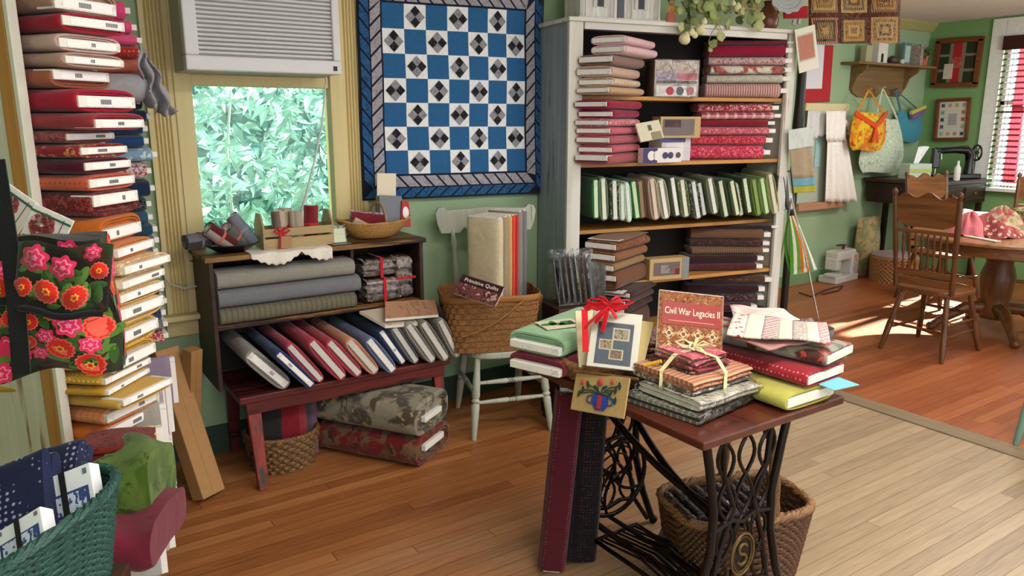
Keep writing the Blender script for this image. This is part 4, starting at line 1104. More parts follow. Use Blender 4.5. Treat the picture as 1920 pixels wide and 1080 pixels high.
# tray of rolled fabrics
tc = px(432, 474, z=HT + .002); tc.y = min(tc.y, hy0 + .11) if False else hy0 + .13; tc.x = px(435, 470, y=tc.y).x
tray = thing('black_tray', 'shallow black tray of tied fabric rolls at the left end of the hutch top', 'tray', loc=(tc.x, tc.y, HT))
BKM = mat('1a1618', .35)
b = MB(); b.lathe([(.05, 0), (.07, .004), (.105, .026), (.118, .034), (.116, .037), (.10, .030), (.06, .010), (.0001, .008)], 28, sy=.8); b.build('bowl', BKM, tray, smooth=50)
def roll(c, ax, L, r, cols, lab, band='c06a5a', seed=0, group='tied fabric rolls on the black tray'):
    ax = Vector(ax).normalized(); M = ax.to_track_quat('Z', 'Y').to_matrix().to_4x4(); M.translation = Vector(c)
    root = thing('fabric_roll', lab, 'fabric roll', M=M, group=group)
    n = len(cols)
    for i, cc in enumerate(cols):
        a0 = 2 * PI * i / n + seed; b = MB()
        def f(s, t):
            a = a0 + 2 * PI / n * s; k = r * (1 - .12 * abs(2 * s - 1) ** 4); return (k * math.cos(a), k * math.sin(a), (t - .5) * L + .003 * math.sin(i * 2.1))
        b.grid(f, 6, 6)
        for e in (0, 1):
            vs = [f(q / 6, e) for q in range(7)]; b._add([(0, 0, (e - .5) * (L - .006))] + vs, [(0, j + 1, j + 2) for j in range(6)])
        b.build('fabric_strip', cloth(cc, None), root, smooth=50)
    b = MB(); pts = [((r * .75 - r * .06 * q / 3) * math.cos(q * .7) * (1 - q / 34), (r * .75) * math.sin(q * .7) * (1 - q / 34), L / 2 + .0015) for q in range(30)]
    b.tube(pts, .0012, 4); b.build('rolled_edge', cloth('d8d0cc', None), root)
    b = MB(); b.lathe([(r + .0015, -.006), (r + .0022, 0), (r + .0015, .006)], 20, cap=False); b.build('tie_band', cloth(band, None), root, smooth=60)
    return root
bx = tc.x
roll((bx - .135, tc.y - .01, HT + .062), (1, .25, .05), .13, .034, ['4c4e58', '6a6870', '3a3438', '7a7478'], 'dark grey fabric roll sticking out left over the tray edge', '6a6870')
roll((bx - .055, tc.y - .035, HT + .072), (-.72, -.1, .60), .135, .036, ['5c1c26', '1c2030', '7a2c34', '9a8a86'], 'maroon and navy fabric roll leaning left in the black tray')
roll((bx + .012, tc.y - .01, HT + .066), (-.55, -.3, .62), .12, .034, ['6a6058', '9a5a4c', '8a8078', '4c5c54'], 'taupe and rust fabric roll tied with a ribbon in the middle of the tray')
roll((bx + .055, tc.y + .005, HT + .092), (-.5, .05, .72), .155, .031, ['787c8a', '6c7080', '848894', '70747e'], 'blue-grey fabric roll leaning at the right in the black tray', '8a8e9a')
# wooden caddy with rolls
CW_ = wood('a08a62', 'b89e72', .55, scale=.8)
cx0, cx1 = px(510, 460, y=hy0 + .06).x, px(622, 450, y=hy0 + .06).x
cad = thing('wooden_caddy', 'light wooden slatted caddy holding rolled fabric on the hutch top', 'caddy', loc=((cx0 + cx1) / 2 - .015, hy0 + .12, HT + .002))
cw = (cx1 - cx0) / 2 + .02
b = MB(); b.box((0, 0, .006), (2 * cw, .14, .012)); b.build('base', CW_, cad, bevel=.002)
for s_ in (-1, 1):
    b = MB(); b.prism([(-.07, 0), (.07, 0), (.07, .10), (.03, .16), (-.03, .16), (-.07, .10)], -.005, .005, 'yz', Matrix.Translation((s_ * cw, 0, 0))); b.build('end_panel', CW_, cad, bevel=.002)
for s_ in (-1, 1):
    for zz_ in (.03, .075): b = MB(); b.box((0, s_ * .066, zz_), (2 * cw, .007, .036)); b.build('slat', CW_, cad, bevel=.0015)
cc = Vector((cad.location.x, cad.location.y, HT))
for i, (dx, dy, cols, lab, hgt) in enumerate(((-.075, -.02, ['b8a898', '8a8078', 'c8bcb0', '7a6a60'], 'beige rolled fabric at the left end of the wooden caddy', .155), (.005, -.02, ['a89c8c', 'd0c4b4', '8c8074', 'b8ac9c'], 'cream rolled fabric in the middle of the wooden caddy', .15),
                              (.075, -.015, ['7a2428', '8a2c30', '6c1c22', '94383a'], 'dark red rolled fabric at the right end of the wooden caddy', .17), (-.04, .028, ['c0b090', 'b0a080', 'a89878', 'b8a888'], 'tan rolled fabric behind the others in the wooden caddy', .16))):
    roll((cc.x + dx, cc.y + dy, HT + .014 + hgt / 2), (.06 * (i - 1), 0, 1), hgt, .033, cols, lab, 'c83038', i, 'rolled fabrics in the wooden caddy')
b = MB(); hang = Vector((cc.x - .085, cc.y - .075, HT + .085))
for s_ in (-1, 1): b.tube([hang, hang + Vector((s_ * .022, -.012, .014)), hang + Vector((s_ * .034, -.012, 0)), hang + Vector((s_ * .02, -.008, -.010)), hang], .0045, 6)
b.box(tuple(hang + Vector((-.008, -.006, -.04))), (.010, .002, .08), rot=(0, .12, 0)); b.box(tuple(hang + Vector((.012, -.006, -.035))), (.010, .002, .07), rot=(0, -.15, 0))
tag(b.build('red_bow', RIB, smooth=40), 'red ribbon bow tied on the front of the wooden caddy', 'bow')
b = MB(); b.box(tuple(hang + Vector((.018, -.010, -.052))), (.05, .002, .055), rot=(0, .06, 0)); tag(b.build('price_tag', mat('a87c58', .7)), 'small brown card tag hanging at the left front of the caddy', 'tag')
# clear card holder
g0 = px(640, 466, z=HT + .002); g0.y = max(g0.y, hy0 + .02); g0.x = px(640, 455, y=g0.y).x
hd = thing('card_holder', 'clear plastic card stand between the caddy and the shallow basket', 'card stand', loc=(g0.x, g0.y + .03, HT))
b = MB(); b.box((0, 0, .004), (.09, .07, .004)); b.box((0, .015, .045), (.085, .003, .085), rot=(-.2, 0, 0)); b.build('clear_stand', FILM, hd); b = MB(); b.box((0, .008, .04), (.07, .001, .065), rot=(-.2, 0, 0)); b.build('card', paper('cfd2b8', '8a9a7a'), hd)
# shallow wicker basket with packs
wc = Vector((px(702, 440, y=hy0 + .13).x, hy0 + .13, HT + .002))
WK = wicker('9a6c38', 'c89a5c', .5)
sb = thing('shallow_basket', 'shallow boat-shaped tan wicker basket on the right of the hutch top', 'basket', loc=wc)
b = MB()
def boat(s, t):
    a = s * 2 * PI; k = .42 + .58 * t ** .8
    return (math.cos(a) * .195 * k, math.sin(a) * .105 * (k), .004 + .078 * t ** 1.3 + .02 * t * abs(math.cos(a)) ** 3 + .0016 * math.cos(s * 2 * PI * 48 + (int(t * 14) % 2) * PI))
b.grid(boat, 192, 14); b.grid(lambda s, t: (boat(s, 0)[0] * t, boat(s, 0)[1] * t, .004), 40, 2); b.build('woven_body', WK, sb, smooth=60, solid=.004)
b = MB(); b.tube([boat(i / 60, 1) for i in range(60)], .005, 6, closed=True); b.build('rim', WK, sb, smooth=60)
b = MB(); b.tube([(.02, math.cos(PI * i / 16) * .1, .075 + .10 * math.sin(PI * i / 16)) for i in range(17)], .009, 6, flat=.4); b.build('handle', WK, sb, smooth=60)
def pack(c, d, rot, cols, lab, name='fabric_pack', group=None, pat=None, film_=True):
    M = Matrix.Translation(c) @ Euler(rot).to_matrix().to_4x4()
    root = thing(name, lab, 'fabric pack', M=M, group=group); n = len(cols)
    for i, cc_ in enumerate(cols):
        b = MB(); y = (i + .5) / n * d[1] - d[1] / 2; th = d[1] / n
        b.grid(lambda s, t: ((s - .5) * d[0] * (1 - .01 * (i % 2)), y + math.cos(t * 2 * PI) * th * .5, d[2] / 2 + math.copysign(abs(math.sin(t * 2 * PI)) ** .5, math.sin(t * 2 * PI)) * d[2] / 2 * (1 - .02 * (i % 3))), 3, 12)
        for sx in (-1, 1): vs = [((sx * .5) * d[0] * (1 - .01 * (i % 2)), y + math.cos(q / 12 * 2 * PI) * th * .5, d[2] / 2 + math.copysign(abs(math.sin(q / 12 * 2 * PI)) ** .5, math.sin(q / 12 * 2 * PI)) * d[2] / 2 * (1 - .02 * (i % 3))) for q in range(12)]; b._add(vs, [tuple(range(12))])
        b.build('folded_fabric', cloth(cc_, pat if i % 2 else None, 'c8c0b8'), root, smooth=50)
    if film_:
        b = MB(); b.box((0, 0, d[2] / 2), (d[0] + .006, d[1] + .006, d[2] + .006)); b.build('clear_wrap', FILM, root, bevel=.004)
    return root
pk = pack((wc.x + .085, wc.y, HT + .05), (.13, .045, .155), (-.18, .10, .1), ['7c8088', '6a6a6c', '8a8c90', '5c5c60'], 'grey fabric pack standing upright in the shallow basket', film_=False)
b = MB(); b.prism([(-.03, 0), (.03, 0), (.022, .13), (-.018, .13)], -.012, .012, 'xz', Matrix.Translation((.075, -.02, .0))); b.build('red_wrapper', mat('b01824', .45), pk)
b = MB(); b.lathe([(.0001, 0), (.018, 0), (.018, .002), (.0001, .002)], 20, Matrix.Translation((.075, -.034, .07)) @ Euler((PI / 2, 0, 0)).to_matrix().to_4x4(), sy=1.7); b.build('oval_label', paper('ece8e4', '8a8a80'), pk)
pack((wc.x - .045, wc.y - .01, HT + .075), (.17, .035, .06), (.25, .16, -.05), ['7a2830', '5c6480', '8a8c98', '9a4248'], 'red and blue fabric bundle lying in the left of the shallow basket', pat='print', film_=False)
pack((wc.x - .10, wc.y - .02, HT + .055), (.08, .03, .05), (.2, .5, .1), ['b0a088', '8a3038'], 'small tan fabric bundle at the left tip of the shallow basket', film_=False)
P = [px(u, v, y=wc.y + .06) for u, v in ((708, 325), (743, 325), (742, 372), (706, 372))]
cardsheet('tall_card', 'tall cream card with printed lines standing behind the grey fabric pack', 'card', P, .002, [paper('e4d8c0', '9a8a70', 1.4)])

# --- below the bench: two large rolls and a basket
e0 = px(780, 884, z=0); e1 = px(850, 826, z=0)
d_ = (e1 - e0).normalized(); Wr = min((e1 - e0).length, .34); yv = Vector((-d_.y, d_.x, 0))
mid = e0 + d_ * Wr / 2
bolt(frame(mid + Vector((0, 0, .074)), d_, y=yv), .56, Wr, .145, cloth('6c1c1e', 'blotch', '6a5038', 1.0, c3='3a2a20'), 'big dark red patterned fabric bolt lying lower on the floor under the bench', 'large bolts under the bench', bw=.55, bt=.03, out=.01, bofs=.01)
bolt(frame(mid + d_ * -.005 + Vector((0, 0, .235)), d_, y=yv), .56, Wr * .98, .17, cloth('8a8474', 'blotch', '4a4438', 1.2, c3='a08c68'), 'big grey and brown fabric bolt lying upper of the two under the bench', 'large bolts under the bench', bw=.5, bt=.026, out=.01, bofs=-.01)
ub = (.955, 3.42)
basket('wicker_basket', 'dark brown wicker basket of fabric pieces standing under the bench', Matrix.Translation((ub[0] + .02, ub[1], .0)), .13, .12, .17, 1.25, 2.2, 9, 20, m=wicker('4a3018', '8a6438', .8), rim_r=.009)
for i, (dx, dy, c, h, lab) in enumerate(((-.08, -.03, '2a2426', .27, 'black'), (-.035, -.02, '54443c', .25, 'dark brown'), (.0, -.045, '7a1c26', .27, 'deep red'), (.035, -.03, '8c3038', .26, 'faded red'), (.07, -.0, '4a444c', .28, 'charcoal'), (.10, .01, '6c4c5c', .27, 'plum'))):
    folded('folded_fabric', f'{lab} folded fabric standing in the wicker basket under the bench', Matrix.Translation((ub[0] + dx + .02, ub[1] + dy, .03 + h / 2)) @ Euler((0, math.radians(-82 + i * 2), math.radians(70))).to_matrix().to_4x4(), h, .15, .032, cloth(c, None), 1, 'fabrics in the basket under the bench', seed=i)

# --- white painted chair
CHM = wood('a2a697', 'b8bbab', .45, scale=.8, axis='z', wear='7c8474', wamt=.6)
fl_, fr_ = Vector((1.875, 3.13, 0)), Vector((2.255, 3.02, 0))
cxv = (fr_ - fl_).normalized(); cyv = Vector((-cxv.y, cxv.x, 0)); mc = (fl_ + fr_) / 2
chair = thing('painted_chair', 'worn pale grey painted wooden chair holding the brown woven basket', 'chair', M=frame(mc + cyv * .21, cxv, y=cyv))
SZ = .455
b = MB(); pts = []
for i in range(40):
    a = 2 * PI * i / 40; x, y = supell(a, .215, .21, 3.2); pts.append((x * (1.0 + .06 * (-y / .21)), y))
b.prism(pts, SZ - .035, SZ, 'xy'); b.build('seat', CHM, chair, bevel=.008)
legp = [(0, .012), (.08, .015), (.25, .019), (.42, .022), (.44, .016), (.47, .023), (.5, .016), (.53, .022), (.7, .020), (.9, .015), (1, .015)]
for sx in (-1, 1):
    b = MB(); b.turned((sx * .21, -.21, 0), (sx * .17, -.15, SZ - .03), legp); b.build('leg', CHM, chair, smooth=50)
    b = MB(); b.turned((sx * .18, .26, 0), (sx * .155, .16, SZ - .03), legp); b.build('leg', CHM, chair, smooth=50)
stp = [(0, .008), (.3, .012), (.44, .014), (.46, .010), (.48, .014), (.5, .010), (.52, .014), (.54, .010), (.56, .014), (.7, .012), (1, .008)]
for z, k in ((.19, 0), (.29, 1)):
    b = MB(); f = z / SZ; b.turned((-.225 + .055 * f, -.21 + .06 * f, z), (.225 - .055 * f, -.21 + .06 * f, z), stp); b.build('stretcher', CHM, chair, smooth=50)
for sx in (-1, 1):
    b = MB(); f = .24 / SZ; b.turned((sx * (.225 - .055 * f), -.21 + .06 * f, .24), (sx * (.20 - .045 * f), .26 - .10 * f, .24), stp); b.build('stretcher', CHM, chair, smooth=50)
spp = [(0, .010), (.12, .013), (.3, .020), (.34, .013), (.38, .020), (.6, .016), (.8, .012), (.88, .017), (.92, .012), (1, .012)]
for sx in (-1, 1): b = MB(); b.turned((sx * .175, .185, SZ), (sx * .19, .27, 1.02), spp); b.build('back_post', CHM, chair, smooth=50)
for k in range(4): b = MB(); x = -.105 + k * .07; b.turned((x * .9, .185, SZ), (x, .27, 1.02), [(0, .007), (.4, .012), (.6, .010), (1, .007)]); b.build('spindle', CHM, chair, smooth=50)
b = MB(); o_ = [(-.27, .02)]
o_ = [(-.255, .0), (-.15, .0), (-.125, .03), (-.10, .0), (.10, .0), (.125, .03), (.15, .0), (.255, .0), (.275, .05), (.285, .11), (.27, .14), (.24, .145), (.22, .125), (0, .135), (-.22, .125), (-.24, .145), (-.27, .14), (-.285, .11), (-.275, .05)]
b.prism(o_, .262, .284, 'xz', Matrix.Translation((0, 0, 1.0))); b.build('crest_rail', CHM, chair, bevel=.004)
# basket on the chair
BRW = wicker('6a4322', '9c6c3a', .7)
bc = Vector((2.03, 3.25, SZ + .003))
MB2 = frame(bc, Vector((.93, -.36, 0)), z=(0, 0, 1))
def splint(name, label, M, rx, ry, h, flare, m, group=None, rows=9):
    """basket woven from flat splints, with a banded rim and swing handles"""
    root = thing(name, label, 'basket', M=M, group=group); n = 40; b = MB()
    for k in range(rows):
        z0, z1 = h * k / rows, h * (k + .9) / rows
        def f(s, t):
            z = z0 + (z1 - z0) * t; fl = 1 + (flare - 1) * z / h; a = s * 2 * PI
            off = .003 * math.cos(s * 2 * PI * n / 2 + PI * k) + .0015
            x, y = supell(a, rx * fl, ry * fl, 5.0); v = Vector((x, y, 0)).normalized() * off
            return (x + v.x, y + v.y, z)
        b.grid(f, n * 4, 2)
    b.grid(lambda s, t: tuple(q * t for q in supell(s * 2 * PI, rx, ry, 5)) + (.002,), 40, 2)
    b.grid(lambda s, t: tuple(q * (1 + (flare - 1) * t) * .985 for q in supell(s * 2 * PI, rx, ry, 5)) + (h * t,), 60, 4)
    b.build('woven_body', m, root, smooth=60)
    b = MB(); b.grid(lambda s, t: tuple(q * flare * (1 + .012 * math.sin(t * PI)) for q in supell(s * 2 * PI, rx, ry, 5)) + (h - .012 + .034 * t,), 80, 4); b.build('rim', wood('7a4e28', 'a8743e', .5, scale=1), root, smooth=60, solid=.006)
    return root
cb = splint('splint_basket', 'large brown woven splint basket standing on the painted chair', MB2, .215, .15, .27, 1.16, BRW)
b = MB()
def hd_(s, y): return [(-.20 + .40 * i / 16, y, .24 - .10 * 4 * (i / 16) * (1 - i / 16)) for i in range(17)] if s else None
b.tube([Vector((-.17, -.185, .10)).lerp(Vector((.14, -.185, .27)), i / 12) + Vector((0, -.02 * math.sin(PI * i / 12), -.02 * math.sin(PI * i / 12))) for i in range(13)], .008, 6, flat=.5); b.build('handle', wood('8a5c30', 'b07c44', .5), cb, smooth=60)
b = MB(); b.tube([Vector((.255, -.1, .27)), Vector((.262, -.05, .20)), Vector((.262, .05, .20)), Vector((.255, .1, .27))], .008, 6, flat=.5); b.build('handle', wood('8a5c30', 'b07c44', .5), cb, smooth=60)
# upright bolts in the basket
al = math.radians(30); wv_ = RV * math.cos(al) - fh * math.sin(al); sv_ = RV * math.sin(al) + fh * math.cos(al)
nc = px(935, 480, y=3.115); nc.z = 0
UPR = [(.070, .2, 'c9bb9c', None, '', 'large cream', 403), (.055, .2, '9a8a74', None, '', 'taupe', 402), (.04, .2, 'c0a070', None, '', 'tan', 400), (.035, .2, 'd04a30', None, '', 'orange-red', 396), (.033, .2, 'b82c3c', None, '', 'crimson', 394), (.06, .2, '8a8074', None, '', 'brownish grey', 392), (.05, .2, '74747a', None, '', 'slate grey', 390)]
acc = 0
for i, (t, w, c, p_, c2, d, vt) in enumerate(UPR):
    cpos = nc - wv_ * (w / 2) + sv_ * (acc + t / 2); acc += t * .86 + .001
    ztop = 1.125 + (.0 if i < 5 else .012); L_ = ztop - (SZ + .012)
    c3 = Vector((cpos.x, cpos.y, ztop))
    bolt(frame(c3, wv_, y=(0, 0, -1)), L_, w, t * .86, cloth(c, p_, c2 or 'f0e8e0'), f'{d} fabric bolt standing upright in the basket on the painted chair', 'upright bolts in the chair basket', bw=.9, bt=t * .4, seed=i)
# book
P = [px(u, v, d=3.52) for u, v in ((868, 512), (942, 540), (928, 566), (846, 560))]
P = [px(868, 511, d=3.68), px(943, 541, d=3.62), px(931, 572, d=3.57), px(850, 553, d=3.63)]
def art_pq(root, w, h):
    patch(root, 'printed_cover', cloth('6c3a3c', 'print', '3a1c20', 1.4, c3='b0948a'), -w / 2, -h / 2, w / 2, h * .18)
    patch(root, 'title_band', mat('32161a', .4), -w / 2, h * .10, w / 2, h / 2)
    text_mesh('title', 'Primitive Quilts', h * .25, mat('e6dcd8', .5, noise=0), root, Matrix.Translation((0, h * .29, .002)), .9 * w / (h * .25 * 7))
cardsheet('quilt_book', 'dark maroon quilting book leaning inside the front of the splint basket', 'book', P, .01, [paper('d8d0c8')], art=art_pq)
# ================================================================ BOOKCASE
ex, ey = azv(100), azv(10)
KD = .34
BLk = px(1013, 300, y=3.70); BLk.z = 0
FLk = BLk - ey * KD
def fpl(o=0.0): return (FLk - ey * o, ey)       # front plane, moved o toward the viewer
tr_ = px(1492, 45, pl=fpl()); KW = (tr_ - FLk).dot(ex)
KH = px(1075, 33, pl=fpl()).z
CHW = wood('bdb9ae', 'dcdad2', .6, scale=.35, axis='z', wear='8a5a40', wamt=.60)
CHT = wood('c8c4ba', 'e6e4de', .6, scale=.35, axis='x', wear='8a7a68', wamt=.58)
GRB = wood('7f8c92', 'a3adb0', .6, scale=.35, axis='z', wear='5c6468', wamt=.62)
PINE = wood('a8743c', 'c8924e', .5, scale=.4)
DARK = mat('17120f', .8, noise=.1)
case = thing('bookcase', 'tall white chippy-paint bookcase packed with red, green and brown fabric bolts', 'bookcase', M=frame(FLk, ex, y=ey))
def klz(v, u=1290): return px(u, v, pl=fpl()).z
b = MB(); b.box((-.0, KD / 2, KH / 2 - .01), (.022, KD, KH - .02)); b.build('side_panel', GRB, case, bevel=.003)
b = MB(); b.box((KW - .011, KD / 2, KH / 2 - .01), (.022, KD, KH - .02)); b.build('side_panel', CHW, case, bevel=.003)
b = MB(); b.box((.031, -.012, KH / 2), (.085, .024, KH)); b.build('stile', CHW, case, bevel=.003)
b = MB(); b.box((KW - .030, -.012, KH / 2), (.065, .024, KH)); b.build('stile', CHW, case, bevel=.003)
topb = klz(58, 1150)
b = MB(); b.box((KW / 2, -.014, (KH + topb) / 2), (KW - .16, .022, KH - topb)); b.build('top_rail', CHT, case, bevel=.003)
b = MB(); b.box((KW / 2, KD / 2 - .02, KH - .010), (KW + .05, KD + .05, .022)); b.build('top_board', CHT, case, bevel=.004)
b = MB(); b.box((KW / 2, KD - .006, KH / 2), (KW - .04, .010, KH - .04)); b.build('back_panel', DARK, case)
SHV = [klz(182), klz(302), klz(423), klz(515, 1320), klz(610, 1320), .08]
for i, z in enumerate(SHV):
    b = MB(); b.box((KW / 2, KD / 2 - .005 + (.03 if i == 2 else 0), z - .011), (KW - .045, KD - .02 - (.06 if i == 2 else 0), .022)); b.build('shelf', PINE if i < 5 else CHT, case, bevel=.002)
# left stacks
AZL, AZR = 66, -57
def section(lst, zfloor, side):
    """lst from top to bottom: (u, v, colour, pattern, c2, c3, desc) v at the label; thickness from spacing"""
    P = [px(q[0], q[1], pl=fpl(.03)) for q in lst]
    n = len(lst); e = [0] * (n + 1)
    for i in range(n - 1): e[i + 1] = (P[i].z + P[i + 1].z) / 2
    e[0] = P[0].z + (P[0].z - e[1]) * 1.0; e[n] = zfloor
    return P, e
KL1 = [(1108, 77, 'd9b0b8', None, '', '', 'thick pale pink'), (1108, 95, 'd8b4ba', None, '', '', 'pale pink'), (1084, 113, '7a5a54', 'stripe', 'a08478', '', 'brown paisley'), (1080, 136, 'c0a090', None, '', '', 'pinkish beige'), (1084, 155, 'c4a88c', 'print', 'd8c4ac', '', 'cream printed'), (1080, 170, 'b89874', None, '', '', 'tan')]
KL2 = [(1076, 196, '96183c', None, '', '', 'deep crimson'), (1083, 214, '8c1840', None, '', '', 'dark magenta'), (1077, 230, 'b8606a', 'print', 'd8a0a0', '', 'coral printed'), (1079, 245, 'c05a6c', None, '', '', 'rose'), (1079, 262, 'a85060', None, '', '', 'dusty rose'), (1083, 280, 'b85464', None, '', '', 'strawberry'), (1077, 295, '9c4c54', None, '', '', 'rosewood')]
KL3 = [(1101, 440, '7c5030', None, '', '', 'caramel brown'), (1096, 458, '6c3c28', 'print', '8c5a3c', '', 'russet printed'), (1093, 478, '845434', None, '', '', 'toffee'), (1090, 497, '8c6c48', None, '', '', 'khaki brown'), (1095, 512, '6c4430', None, '', '', 'walnut brown')]
KL4 = [(1108, 533, '4c2028', 'print', '8c5058', '', 'maroon floral'), (1120, 547, '3c2420', None, '', '', 'dark brown'), (1112, 562, '4c3028', None, '', '', 'cocoa'), (1110, 577, '382024', None, '', '', 'deep plum'), (1112, 592, '503428', None, '', '', 'chestnut')]
KR1 = [(1477, 70, '7c1c34', None, '', '', 'dark wine red'), (1473, 96, '921c3a', None, '', '', 'crimson'), (1472, 115, 'c8b0ac', 'print', 'a8606a', '', 'pink and white floral'), (1472, 130, 'd8d0c4', 'blotch', 'b05a54', '4a5a4a', 'bold white floral'), (1468, 148, 'c4beb0', 'print', 'a8a890', '', 'cream floral'), (1464, 164, 'c8a49c', 'stripe', '8c4c50', '', 'pink striped')]
KR2 = [(1452, 186, '4c2020', 'floral', '9c7060', '', 'dark floral'), (1448, 202, 'a82c3c', 'print', 'd8b8b0', '', 'red printed'), (1452, 218, 'b0384c', 'plaid', 'e0c0bc', '', 'red and white checked'), (1440, 230, '8c1c2c', None, '', '', 'plain dark red'), (1442, 245, 'bc5464', 'print', 'd89098', '', 'pink printed'), (1436, 262, 'b03040', 'print', 'd86470', '', 'red floral'), (1432, 283, 'c02c50', 'print', 'dc7a84', '', 'bright raspberry floral')]
KR3 = [(1447, 418, '352220', None, '', '', 'blackish brown'), (1432, 443, '6c4c38', None, '', '', 'mid brown'), (1430, 457, '3c2420', 'print', '5c3c34', '', 'dark brown printed'), (1430, 470, '7c5c44', 'stripe', '5c3c2c', '', 'brown striped'), (1420, 484, '341c1c', None, '', '', 'dark maroon'), (1418, 501, '4c2428', 'dots', '7c5050', '', 'maroon dotted')]
KR4 = [(1434, 525, '4c3428', 'dots', 'a08c70', '', 'brown circle-print'), (1422, 543, '30181c', None, '', '', 'plain black-maroon'), (1420, 559, '342024', 'print', '6c5450', '', 'dark printed'), (1408, 575, '3c1c24', 'stripex', '6c3c44', '', 'maroon pinstriped'), (1446, 593, '281818', None, '', '', 'nearly black'), (1440, 610, '3c2424', None, '', '', 'deep brown'), (1436, 626, '2c1c20', None, '', '', 'dark plum')]
def kstack(lst, zf, ztop, side, where, grp, wl=.215, first=0):
    P, e = section(lst, zf, side); n = len(lst)
    e[0] = min(e[0], ztop - .004)
    for i, q in enumerate(lst):
        T = (e[i] - e[i + 1]) * .98; zc = (e[i] + e[i + 1]) / 2
        jit = ((i * 37 + int(q[0])) % 7 - 3) * 1.3
        if side == 'L': Y = azv(AZL + jit); X = azv(AZL + jit + 90); L = .40; K = P[i].copy()
        else: Y = azv(AZR + jit); X = azv(AZR + jit + 90); L = .46; wl = .19; K = P[i].copy()
        K.z = zc; c = K + X * (wl / 2 * .98)
        rim = {'KL': 0}
        bolt(frame(c, X, y=Y), L, wl, T, cloth(q[2], q[3], q[4] or 'f0e8e0', 1.0, c3=q[5] or None), f"{q[6]} fabric bolt, {ORD[i + 1]} from top {where}", grp, bw=.9, bt=min(T * .62, .028), out=.045 if side == 'R' else .008, bofs=max(-T * .18, min(T * .18, P[i].z - zc)) if side == 'L' else 0, seed=i % 4)
kstack(KL1, SHV[0], topb, 'L', 'at left on the top bookcase shelf', 'left bolts on the top bookcase shelf')
kstack(KL2, SHV[1], SHV[0] - .022, 'L', 'at left on the second bookcase shelf', 'left bolts on the second bookcase shelf')
kstack(KL3, SHV[3], SHV[2] - .022, 'L', 'left on the shelf below the green row', 'left bolts on the fourth bookcase shelf')
kstack(KL4, SHV[4], SHV[3] - .022, 'L', 'left on the lowest visible bookcase shelf', 'left bolts on the fifth bookcase shelf')
kstack(KR1, SHV[0], topb, 'R', 'at right on the top bookcase shelf', 'right bolts on the top bookcase shelf')
kstack(KR2, SHV[1], SHV[0] - .022, 'R', 'at right on the second bookcase shelf', 'right bolts on the second bookcase shelf')
kstack(KR3, SHV[3], SHV[2] - .022, 'R', 'right on the shelf below the green row', 'right bolts on the fourth bookcase shelf')
kstack(KR4, SHV[4], SHV[3] - .022, 'R', 'right on the lowest visible bookcase shelf', 'right bolts on the fifth bookcase shelf')
# the standing green row
GRW = [(380, 160, 385, 400, '356640', None, 'leaf green', 'c4dcb4'), (425, 150, 437, 410, '6c7c64', None, 'grey-green', 'd8dcc8'), (495, 165, 503, 410, '2c3c30', 'print', 'dark printed green', 'dadcd4'), (543, 190, 548, 410, 'a8bca8', None, 'pale mint', 'ccd8c8'),
       (572, 180, 590, 420, 'b8ccb8', None, 'whitish mint', 'd4e0d4'), (612, 170, 640, 400, '276a44', None, 'emerald', 'bcd8a8'), (670, 170, 690, 400, '6c5038', None, 'brown', '8c7050'), (725, 155, 755, 405, 'a8907c', None, 'rosy beige', 'd0c0b0'),
       (780, 160, 818, 400, '9c9c80', None, 'stone', 'e0e0dc'), (850, 145, 885, 385, '3c4430', None, 'dark olive', 'dcdcd8'), (910, 160, 940, 390, '5c6440', 'print', 'olive printed', 'd8d8c0'), (980, 170, 1015, 400, '303c34', 'print', 'charcoal green', 'd4d8d4'),
       (1035, 180, 1070, 385, '2c302c', None, 'near-black green', 'c4c8c4'), (1080, 150, 1118, 370, '6c7058', None, 'sage', 'd8dcd4'), (1145, 165, 1185, 390, '34422c', None, 'deep forest green', 'c8d0b8'), (1215, 165, 1255, 380, '424f34', None, 'moss green', 'd0d8b8'),
       (1262, 185, 1298, 385, '3c4434', 'print', 'mottled green', 'c0c8b0'), (1294, 150, 1328, 365, '304428', None, 'fern green', 'c8d4b8'), (1350, 160, 1385, 380, '556e2e', None, 'lime-olive', '7c9448'), (1400, 150, 1435, 370, '5f7f44', None, 'light green', 'c0d8a0'),
       (1450, 125, 1490, 370, '8c8c60', None, 'khaki green', 'd4d0b8'), (1515, 135, 1535, 350, '34382c', None, 'dark charcoal', 'c8ccc8'), (1565, 110, 1585, 345, '6c706c', None, 'silver grey', 'dadcdc')]
S2 = 1833 / 560.0
gp = []
for q in GRW:
    up = px(1000 + q[0] / S2, 290 + q[1] / S2, pl=fpl(.02)); lo = px(1000 + q[2] / S2, 290 + q[3] / S2, pl=fpl(.02)); gp.append((lo, up))
for i, q in enumerate(GRW):
    lo, up = gp[i]; lo = lo.copy(); dz = SHV[2] + .006 - lo.z
    sh = max(0.0, dz) if dz > 0 else 0
    lo.z += sh; up = up + Vector((0, 0, sh)); X = (up - lo).normalized(); Y = azv(16 + (i % 3) * 2); w = (up - lo).length
    Y = (Y - X * Y.dot(X)).normalized(); N = X.cross(Y)
    sp = [abs(((gp[j][0] + gp[j][1]) / 2 - (gp[i][0] + gp[i][1]) / 2).dot(N)) for j in (i - 1, i + 1) if 0 <= j < len(GRW)]
    T = min(sum(sp) / len(sp), min(sp) * 1.25, .075) * .97
    if i == 0: T = .05
    bolt(frame((lo + up) / 2 + X * .008 + azv(10) * (.03 if i in (6, 12, 16) else 0), X, y=Y), .30, w * 1.04, T, cloth(q[4], q[5], '8a947c', 1.0), f"{q[6]} fabric bolt, {ORD[i + 1]} from the left in the standing green row", 'bolts standing in the green row of the bookcase', bw=.92, bt=min(T * .5, .024), bmat=paper(q[7], '8a8a80'), seed=i % 4)

